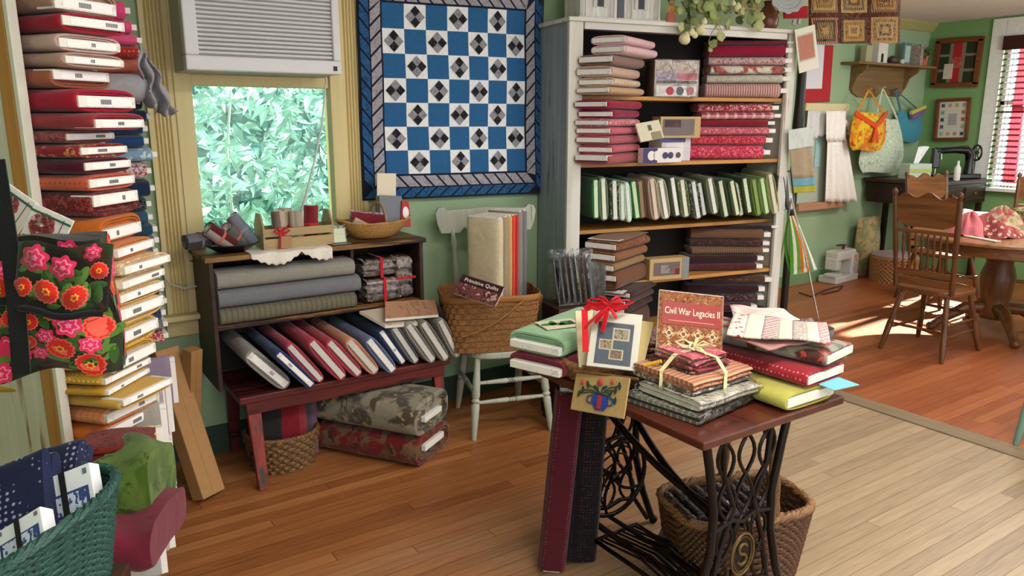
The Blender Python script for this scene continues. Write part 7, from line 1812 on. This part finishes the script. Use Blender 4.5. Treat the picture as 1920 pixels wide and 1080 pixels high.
# --- small curtained window with lace and a white dress
P = [px(u, v, y=wy - .01) for u, v in ((1505, 195), (1580, 193), (1570, 385), (1500, 388))]
w3 = MB(); w3.box(((P[0].x + P[1].x) / 2, wy - .015, (P[0].z + P[3].z) / 2), (P[1].x - P[0].x, .03, P[0].z - P[3].z)); w3o = struct(w3.build('window_3', mat('a8b4a4', .6)))
def zpx(v, u=1550): return px(u, v, y=wy - .04).z
xa, xb = P[0].x, P[1].x
b = MB(); b.box(((xa + xb) / 2, wy - .05, (zpx(194) + zpx(208)) / 2), (xb - xa + .05, .04, zpx(194) - zpx(208))); b.build('valance', cloth('d8cc9c'), w3o, bevel=.004)
b = MB(); b.box(((xa + xb) / 2, wy - .05, zpx(383)), (xb - xa + .1, .09, .07)); b.build('window_sill', wood('a87860', 'bc8c70', .5), w3o, bevel=.004)
b = MB(); b.box((xa + (xb - xa) * .42, wy - .034, (zpx(215) + zpx(312)) / 2), (.10, .008, zpx(215) - zpx(312))); b.build('pane', mat('9cc0c0', .3), w3o)
b = MB(); b.box((xa + (xb - xa) * .62, wy - .036, (zpx(215) + zpx(312)) / 2), (.06, .008, zpx(215) - zpx(312))); b.build('casing', mat('b0a070', .6), w3o)
b = MB(); b.grid(lambda s, t: (xa + (xb - xa) * s * .95, wy - .075 + .014 * math.sin(s * 42), zpx(207) - t * (zpx(207) - zpx(262 - 20 * s)) + .008 * math.sin(s * 42 + 1) * t), 60, 8)
tag(b.build('lace_valance', cloth('d8d8d8', None), smooth=80, solid=.002), 'gathered white lace curtain along the top of the small back window', 'curtain')
DRW = cloth('f0ede8', None)
dr = thing('white_dress', 'long white child dress hanging in front of the small back window', 'dress', loc=px(1575, 378, y=wy - .12)); do = dr.location
def dress(s, t):
    u = 1546 + 37 * s if t < .33 else (1546 + 37 * s) * (1 - (t - .33) / .67) + (1542 + 60 * s) * (t - .33) / .67
    if t >= .33: u += 6
    v = 208 + 172 * t; p = px(u, v, y=wy - .12); return p - do + Vector((0, .022 * math.sin(s * 26) * (.3 + t) - (.02 if t < .33 else 0), 0))
b = MB(); b.grid(lambda s, t: dress(s, .34 * t) , 30, 8); b.build('bodice', DRW, dr, smooth=80, solid=.003)
b = MB(); b.grid(lambda s, t: dress(s, .33 + .66 * t), 36, 14); b.build('skirt', DRW, dr, smooth=80, solid=.003)
b = MB(); q = px(1590, 232, y=wy - .12) - do; b.tube([q + Vector((-.10, 0, .02)), q, q + Vector((.05, 0, -.06)), q + Vector((.03, 0, -.10))], [.03, .035, .03, .025], 8); b.build('sleeve', DRW, dr, smooth=70)

# --- dark cabinet with black sewing machine, tissue box
cxa, cxb = 7.42, 8.40; cz = 1.02
dc = thing('side_table', 'dark wooden side table in the far corner carrying the black sewing machine', 'table', loc=((cxa + cxb) / 2, 4.17, 0))
b = MB(); b.box((0, 0, cz - .14), (cxb - cxa - .04, .72, .20)); b.build('drawer_body', wood('1c100c', '2c1a14', .4), dc, bevel=.004)
for k_ in (-1, 1): b = MB(); b.box((k_ * .22, -.365, cz - .14), (.36, .01, .13)); f_ = b.build('drawer', wood('2c1a14', '3c241c', .4), dc, bevel=.003); b = MB(); b.sphere((k_ * .22, -.38, cz - .14), .014, 8, 6); b.build('knob', mat('8c7448', .3, metal=.8), f_)
b = MB(); b.box((0, 0, cz - .018), (cxb - cxa, .80, .036)); b.build('top', wood('2c1a14', '40261c', .4), dc, bevel=.005)
for s_ in (-1, 1):
    for q_ in (-1, 1): b = MB(); b.box((s_ * ((cxb - cxa) / 2 - .05) + (.28 if s_ < 0 else 0), q_ * .32, (cz - .2) / 2), (.045, .045, cz - .2)); b.build('leg', wood('1c100c', '2c1a14', .4), dc)
BK2 = mat('0e0e10', .2, noise=0, coat=.5)
sm = thing('black_sewing_machine', 'antique black sewing machine standing on the dark corner table', 'sewing machine', loc=(8.08, 4.02, cz), rz=-.55)
b = MB(); b.box((0, 0, .025), (.50, .20, .05)); b.build('bed', BK2, sm, bevel=.01)
b = MB(); b.tube([(.17, 0, .05), (.17, 0, .15), (.165, 0, .24), (.12, 0, .285), (0, 0, .285), (-.14, 0, .275), (-.19, 0, .27)], [.05, .04, .045, .045, .034, .032, .04], 12); b.build('arm', BK2, sm, smooth=60)
b = MB(); b.box((-.19, 0, .20), (.07, .07, .20)); b.build('head', BK2, sm, bevel=.012)
b = MB(); b.tube([(-.19, -.02, .10), (-.19, -.02, .05)], .006, 6); b.tube([(-.16, -.045, .25), (-.155, -.05, .19)], .006, 6); b.build('needle_bar', mat('c8c8c8', .25, metal=.8), sm)
b = MB(); b.tube([(.235, .075 * math.cos(2 * PI * i / 20), .255 + .075 * math.sin(2 * PI * i / 20)) for i in range(20)], .010, 6, closed=True); b.tube([(.2, 0, .255), (.25, 0, .255)], .015, 8)
for k in range(3): a = k * 2.09; b.tube([(.235, 0, .255), (.235, .075 * math.cos(a), .255 + .075 * math.sin(a))], .006, 5)
b.build('hand_wheel', BK2, sm, smooth=60)
c = px(1774, 318, z=cz); b = MB(); b.lathe([(.028, 0), (.030, .01), (.030, .12), (.018, .14), (.012, .15), (.012, .19), (.0001, .192)], 14, Matrix.Translation((7.80, 3.83, cz + .001))); tag(b.build('white_bottle', mat('d0d0cc', .4), smooth=50), 'small white bottle standing in front of the black sewing machine', 'bottle')
tb2 = thing('tissue_box', 'pale green tissue box with a white tissue on the dark corner table', 'tissue box', loc=(7.62, 4.15, cz), rz=-.3)
b = MB(); b.box((0, 0, .08), (.27, .14, .15)); b.build('box_body', mat('b4c8bc', .6), tb2, bevel=.004)
b = MB(); b.box((0, -.071, .09), (.272, .002, .035)); b.build('lime_band', mat('b0bc58', .6), tb2)
b = MB(); b.grid(lambda s, t: ((s - .5) * (.06 + .08 * t) + .09 * t, .01 * math.sin(s * 9) + .01 * t, .155 + .17 * t - .03 * (s - .5) ** 2), 8, 8); b.build('tissue', mat('e4e6ea', .7), tb2, smooth=60, solid=.002)

# --- oak chairs
OAK = wood('4c2c14', '6e4220', .38, scale=.7, axis='z', coat=.15); OAKX = wood('5a3418', '80502a', .38, scale=.7, axis='y', coat=.15)
def oak_chair(name, lab, base, ang, grp='pressed-back oak chairs around the round table', Hb=1.10):
    """faces local +x ; back at -x"""
    root = thing(name, lab, 'chair', loc=base, rz=ang, group=grp)
    b = MB(); pts = [supell(2 * PI * i / 36, .21, .215, 3.4) for i in range(36)]; b.prism(pts, .435, .465, 'xy'); b.build('seat', OAKX, root, bevel=.006)
    lp = [(0, .013), (.06, .016), (.2, .020), (.45, .022), (.5, .017), (.54, .022), (.8, .018), (1, .016)]
    for sx in (-1, 1):
        for sy in (-1, 1): b = MB(); b.turned((sx * .24 + (-.02 if sx < 0 else .02), sy * .215, 0), (sx * .155, sy * .15, .44), lp); b.build('leg', OAK, root, smooth=50)
    for (a, c, z) in (((-.225, -.19), (.225, -.19), .16), ((-.225, .19), (.225, .19), .16), ((-.215, -.185), (.215, -.185), .24), ((-.215, .185), (.215, .185), .24), ((.215, -.185), (.215, .185), .27), ((-.23, -.19), (-.23, .19), .20)):
        b = MB(); b.turned((a[0], a[1], z), (c[0], c[1], z), [(0, .007), (.3, .011), (.5, .009), (.7, .011), (1, .007)], 8); b.build('stretcher', OAK, root, smooth=50)
    hb = Hb - .465
    for sy in (-1, 1):
        b = MB(); b.turned((-.185, sy * .19, .455), (-.285, sy * .215, Hb), [(0, .017), (.1, .019), (.2, .014), (.25, .020), (.3, .014), (.4, .019), (.9, .017), (.93, .012), (.95, .018), (.975, .018), (1, .006)], 10); b.build('back_post', OAK, root, smooth=50)
    def X(z): return -.185 - .10 * (z - .455) / (Hb - .455)
    n = 30; top = [(-.20 + .40 * i / n, Hb - .055 + .018 * math.sin(i / n * PI * 5 + .8) * math.cos(i / n * PI) ** 0 + .02 * math.sin(PI * i / n)) for i in range(n + 1)]
    bot = [(.20, Hb - .20), (.17, Hb - .235), (.12, Hb - .255), (-.12, Hb - .255), (-.17, Hb - .235), (-.20, Hb - .20)]
    b = MB(); ol = [(y, z) for y, z in top] + bot
    vs = [(X(z) - .010, y, z) for y, z in ol] + [(X(z) + .010, y, z) for y, z in ol]; m = len(ol)
    b._add(vs, [tuple(range(m)), tuple(range(2 * m - 1, m - 1, -1))] + [(i, i + m, (i + 1) % m + m, (i + 1) % m) for i in range(m)]); b.build('crest_panel', OAKX, root)
    for z in (Hb - .285, .575): b = MB(); b.box((X(z), 0, z), (.018, .40, .045 if z < .7 else .026)); b.build('rail', OAKX, root, bevel=.003)
    for k in range(8):
        y = -.145 + .29 * k / 7; z0, z1 = .59, Hb - .295; b = MB(); b.turned((X(z0), y, z0), (X(z1), y, z1), [(0, .006), (.15, .011), (.3, .006), (.5, .010), (.7, .006), (.85, .011), (1, .006)], 8); b.build('spindle', OAK, root, smooth=50)
    b = MB(); b.box((X(.50), 0, .515), (.02, .36, .05)); b.build('rail', OAKX, root, bevel=.003)
    return root
ch1 = oak_chair('oak_chair', 'carved oak chair with its back to the viewer at the near left of the table', (5.37, 2.68, 0), .02, Hb=1.15)
def copy_tree(o, parent=None):
    c = o.copy(); COL.objects.link(c)
    if parent is not None: c.parent = parent
    for k in list(o.children): copy_tree(k, c)
    return c
OC = [((6.88, 3.42, 0), -1.9, 'carved oak chair behind the near one, on the far side of the table'), ((7.25, 2.86, 0), -2.9, 'carved oak chair beyond the table in front of the far right window'), ((6.2, 1.98, 0), 1.75, 'oak chair cut off by the right edge under the round table')]
for p, a, lab in OC:
    c = copy_tree(ch1); c.location = p; c.rotation_euler = (0, 0, a); c['label'] = lab
# --- round oak table
tcx, tcy, tr = 6.22, 2.66, .62
rt = thing('round_table', 'round oak pedestal table covered with fabric at the right edge', 'table', loc=(tcx, tcy, 0))
b = MB(); b.lathe([(.0001, .73), (tr - .02, .73), (tr, .738), (tr, .755), (tr - .008, .762), (.0001, .762)], 60); b.build('tabletop', wood('7c5432', '9c7048', .3, scale=.5, coat=.4), rt, smooth=40)
b = MB(); b.lathe([(tr - .07, .66), (tr - .06, .66), (tr - .06, .73), (tr - .07, .73)], 50, cap=False); b.build('apron', OAKX, rt, smooth=40, solid=.015)
b = MB(); b.lathe([(.10, .12), (.12, .16), (.09, .22), (.105, .3), (.12, .45), (.09, .55), (.11, .62), (.2, .70), (.2, .73)], 26); b.build('pedestal', OAK, rt, smooth=60)
for k in range(4):
    a = PI / 4 + k * PI / 2; d = Vector((math.cos(a), math.sin(a), 0)); b = MB()
    b.tube([d * .08 + Vector((0, 0, .2)), d * .2 + Vector((0, 0, .19)), d * .34 + Vector((0, 0, .10)), d * .42 + Vector((0, 0, .035))], [.05, .045, .035, .03], 8); b.sphere(tuple(d * .43 + Vector((0, 0, .03))), .035, 8, 6); b.build('foot', OAK, rt, smooth=60)
TZ = .764
def ont(u, v): return px(u, v, z=TZ)
# fabric heap
c = Vector((6.1, 2.75, 0)); fh2 = thing('fabric_heap', 'crumpled pink, red and dark floral fabric heap on the round table', 'fabric', loc=(6.12, 2.72, TZ))
def heap(cx, cy, rx, ry, h, seed, m, nm):
    rr = random.Random(seed); ph = [rr.uniform(0, 6) for _ in range(6)]
    def f(s, t):
        a = s * 2 * PI; r = (1 - t) ; k = 1 + .16 * math.sin(3 * a + ph[0]) + .08 * math.sin(7 * a + ph[1])
        z = h * (1 - r ** 2.2) * (1 + .15 * math.sin(5 * a + ph[2] + t * 5)) + .012 * math.sin(9 * a + ph[3]) * r
        return (cx + rx * r * k * math.cos(a), cy + ry * r * k * math.sin(a), max(0, z))
    b = MB(); b.grid(f, 48, 12); b.build(nm, m, fh2, smooth=70)
heap(0, 0, .25, .2, .14, 1, cloth('8c3a40', 'floral', 'c8b090', 1.6, c3='3c3028'), 'dark_floral')
heap(.05, -.05, .17, .15, .19, 2, cloth('a85458', 'blotch', 'b8a484', .9, c3='7c8c60'), 'pink_floral')
heap(-.13, .08, .15, .12, .15, 3, cloth('c86c74', None), 'rose_cloth')
heap(.20, .02, .10, .10, .17, 4, cloth('c88494', 'print', 'e0b8c0'), 'light_pink_cloth')
# white sign card on stand, ruler, plate, iron
P = [px(u, v, d=6.05) for u, v in ((1806, 391), (1822, 393), (1818, 450), (1800, 446))]
def art_w(r_, w, h):
    for y in (.2, -.05, -.3): patch(r_, 'printed_mark', mat('a84850', .6), -w * .2, h * (y - .05), w * .2, h * (y + .05))
cardsheet('white_card_box', 'narrow white printed card box standing on the round table beside the near chair', 'box', P, .03, [paper('dcd8e0')], art=art_w)
a_, b_ = ont(1812, 443), ont(1872, 454); b = MB(); b.bar(a_ + Vector((0, 0, .004)), b_ + Vector((0, 0, .004)), .05, .006); tag(b.build('white_ruler', mat('d8d4cc', .4)), 'white ruler lying near the edge of the round table', 'ruler')
c2_ = thing('white_box', 'flat white box on the far side of the round table behind the fabric heap', 'box', loc=(6.38, 2.98, TZ), rz=.3)
b = MB(); b.box((0, 0, .05), (.36, .22, .10)); b.build('box_body', mat('d0ccd0', .5), c2_, bevel=.006); b = MB(); b.box((0, 0, .105), (.38, .24, .012)); b.build('lid', mat('dcd8d8', .5), c2_, bevel=.004)
c = Vector((6.42, 2.42, 0)); hp = thing('blue_grey_bundle', 'blue-grey folded fabric pile at the right edge of the round table', 'fabric', loc=(c.x, c.y, TZ))
for i, cc_ in enumerate(('5c6c7c', '7c8490', '4c5c70', '8c9098')):
    b = MB(); b.box((.01 * (i % 2), 0, .018 + .034 * i), (.26, .2, .032), rot=(0, 0, .1 * i)); b.build('folded_fabric', cloth(cc_), hp, bevel=.012)
c = Vector((6.50, 2.62, 0)); b = MB(); b.tube([(c.x - .05, c.y + .1, TZ + .16), (c.x + .06, c.y + .06, TZ + .17), (c.x + .2, c.y + .0, TZ + .165)], .03, 8, flat=.5); b.box((c.x + .05, c.y + .06, TZ + .08), (.26, .2, .16)); tag(b.build('khaki_cloth', cloth('8c8458', 'print', '3c3830'), smooth=50), 'khaki and black cloth pile behind the blue-grey fabric on the table', 'cloth')

# --- on the floor of the far room
m0 = px(1560, 528, z=0); wm = thing('white_sewing_machine', 'white sewing machine standing on the floor against the green back wall', 'sewing machine', loc=(m0.x + .10, m0.y + .0, 0), rz=.1)
WHM = mat('d4d2ce', .4, noise=.02)
b = MB(); b.box((0, 0, .035), (.44, .2, .07)); b.build('base', WHM, wm, bevel=.012)
b = MB(); b.box((.16, 0, .17), (.12, .17, .22)); b.box((.01, 0, .27), (.36, .15, .10)); b.build('arm', WHM, wm, bevel=.02)
b = MB(); b.box((-.13, 0, .19), (.09, .13, .12)); b.build('head', WHM, wm, bevel=.012)
b = MB(); b.box((.165, -.088, .17), (.085, .004, .19)); b.build('stitch_panel', cloth('a88c8c', 'print', 'd8d0cc', .8), wm)
b = MB(); b.tube([(-.13, 0, .14), (-.13, 0, .075)], .006, 6); b.build('needle_bar', mat('a0a0a0', .3, metal=.7), wm)
b = MB(); b.tube([(.05, 0, .32), (.05, 0, .36)], .015, 8); b.box((.0, 0, .365), (.12, .05, .012)); b.build('spool', mat('6c2c30', .5), wm)
b = MB(); b.box((-.17, -.03, .085), (.14, .12, .03)); b.build('slide_tray', WHM, wm, bevel=.006)
b = MB(); cp = [px(u, v, z=.006) for u, v in ((1498, 548), (1520, 556), (1545, 545), (1560, 540), (1580, 536), (1572, 545), (1540, 552))]; b.tube(cp, .005, 5); tag(b.build('power_cord', mat('2c2024', .6)), 'dark power cord lying on the floor before the white sewing machine', 'cord')
k0 = px(1646, 525, z=0); basket('round_basket', 'round light brown lidded wicker basket on the floor near the back wall', Matrix.Translation((k0.x + .12, k0.y - .08, 0)), .22, .2, .24, 1.04, 2.0, 12, 30, m=wicker('8c5c34', 'b8844c', .8), rim_r=.012)
b = MB(); b.lathe([(.215, .25), (.22, .262), (.16, .285), (.0001, .29)], 30, Matrix.Translation((k0.x + .12, k0.y - .08, 0))); tag(b.build('folded_cloth', cloth('a08c94', None), smooth=60), 'mauve cloth covering the top of the round light brown basket', 'cloth')
c = px(1652, 470, z=.28); b = MB(); b.grid(lambda s, t: (k0.x + .10 + math.sin((s - .5) * PI) * .2, k0.y + .22 - .09 * math.cos((s - .5) * PI) * math.sin(t * PI), .0 + .62 * t), 16, 14); b.grid(lambda s, t: (k0.x + .10 + math.sin((s - .5) * PI) * .2, k0.y + .22 + .06 * math.cos((s - .5) * PI) * math.sin(t * PI), .0 + .62 * t), 16, 14)
tag(b.build('floral_cushion', cloth('a8946c', 'blotch', '7c8458', 1.6, c3='8c6c4c'), smooth=60), 'tan floral cushion propped upright behind the round basket', 'cushion')
# grey bin with pink fabric by the bookcase
g0 = px(1480, 575, z=0); gb = thing('grey_bin', 'grey plastic bin of pink fabric scraps on the floor by the bookcase', 'bin', loc=(4.52, 3.10, 0))
b = MB(); b.grid(lambda s, t: tuple(q * (1 + .12 * t) for q in supell(s * 2 * PI, .15, .13, 4)) + (.2 * t,), 40, 4); b.grid(lambda s, t: tuple(q * t for q in supell(s * 2 * PI, .15, .13, 4)) + (.003,), 40, 2); b.build('bin_body', mat('7c8488', .45), gb, smooth=50, solid=.004)
fh2 = gb; heap(0, 0, .14, .12, .09, 7, cloth('c0a0a8', 'blotch', '8c4c5c', 1.4, c3='d8ccc8'), 'scraps')
for o in gb.children:
    if o.name.startswith('scraps'): o.location.z = .16
# green painted chair at the right edge
gcx = px(1906, 828, z=0); gch = thing('green_chair', 'muted green painted chair leg and seat corner at the right edge', 'chair', loc=(gcx.x + .2, gcx.y - .18, 0), rz=.2)
GP = mat('6c8c7c', .5)
b = MB(); b.box((0, 0, .44), (.42, .42, .035)); b.build('seat', GP, gch, bevel=.01)
for sx in (-1, 1):
    for sy in (-1, 1): b = MB(); b.turned((sx * .21, sy * .21, 0), (sx * .16, sy * .16, .43), [(0, .014), (.5, .024), (.6, .016), (.65, .022), (1, .016)]); b.build('leg', GP, gch, smooth=50)
for sy in (-1, 1): b = MB(); b.turned((.18, sy * .17, .44), (.25, sy * .19, .95), [(0, .014), (1, .012)]); b.build('back_post', GP, gch, smooth=50)
b = MB(); b.box((.245, 0, .90), (.02, .42, .10)); b.build('crest_rail', GP, gch, bevel=.01)
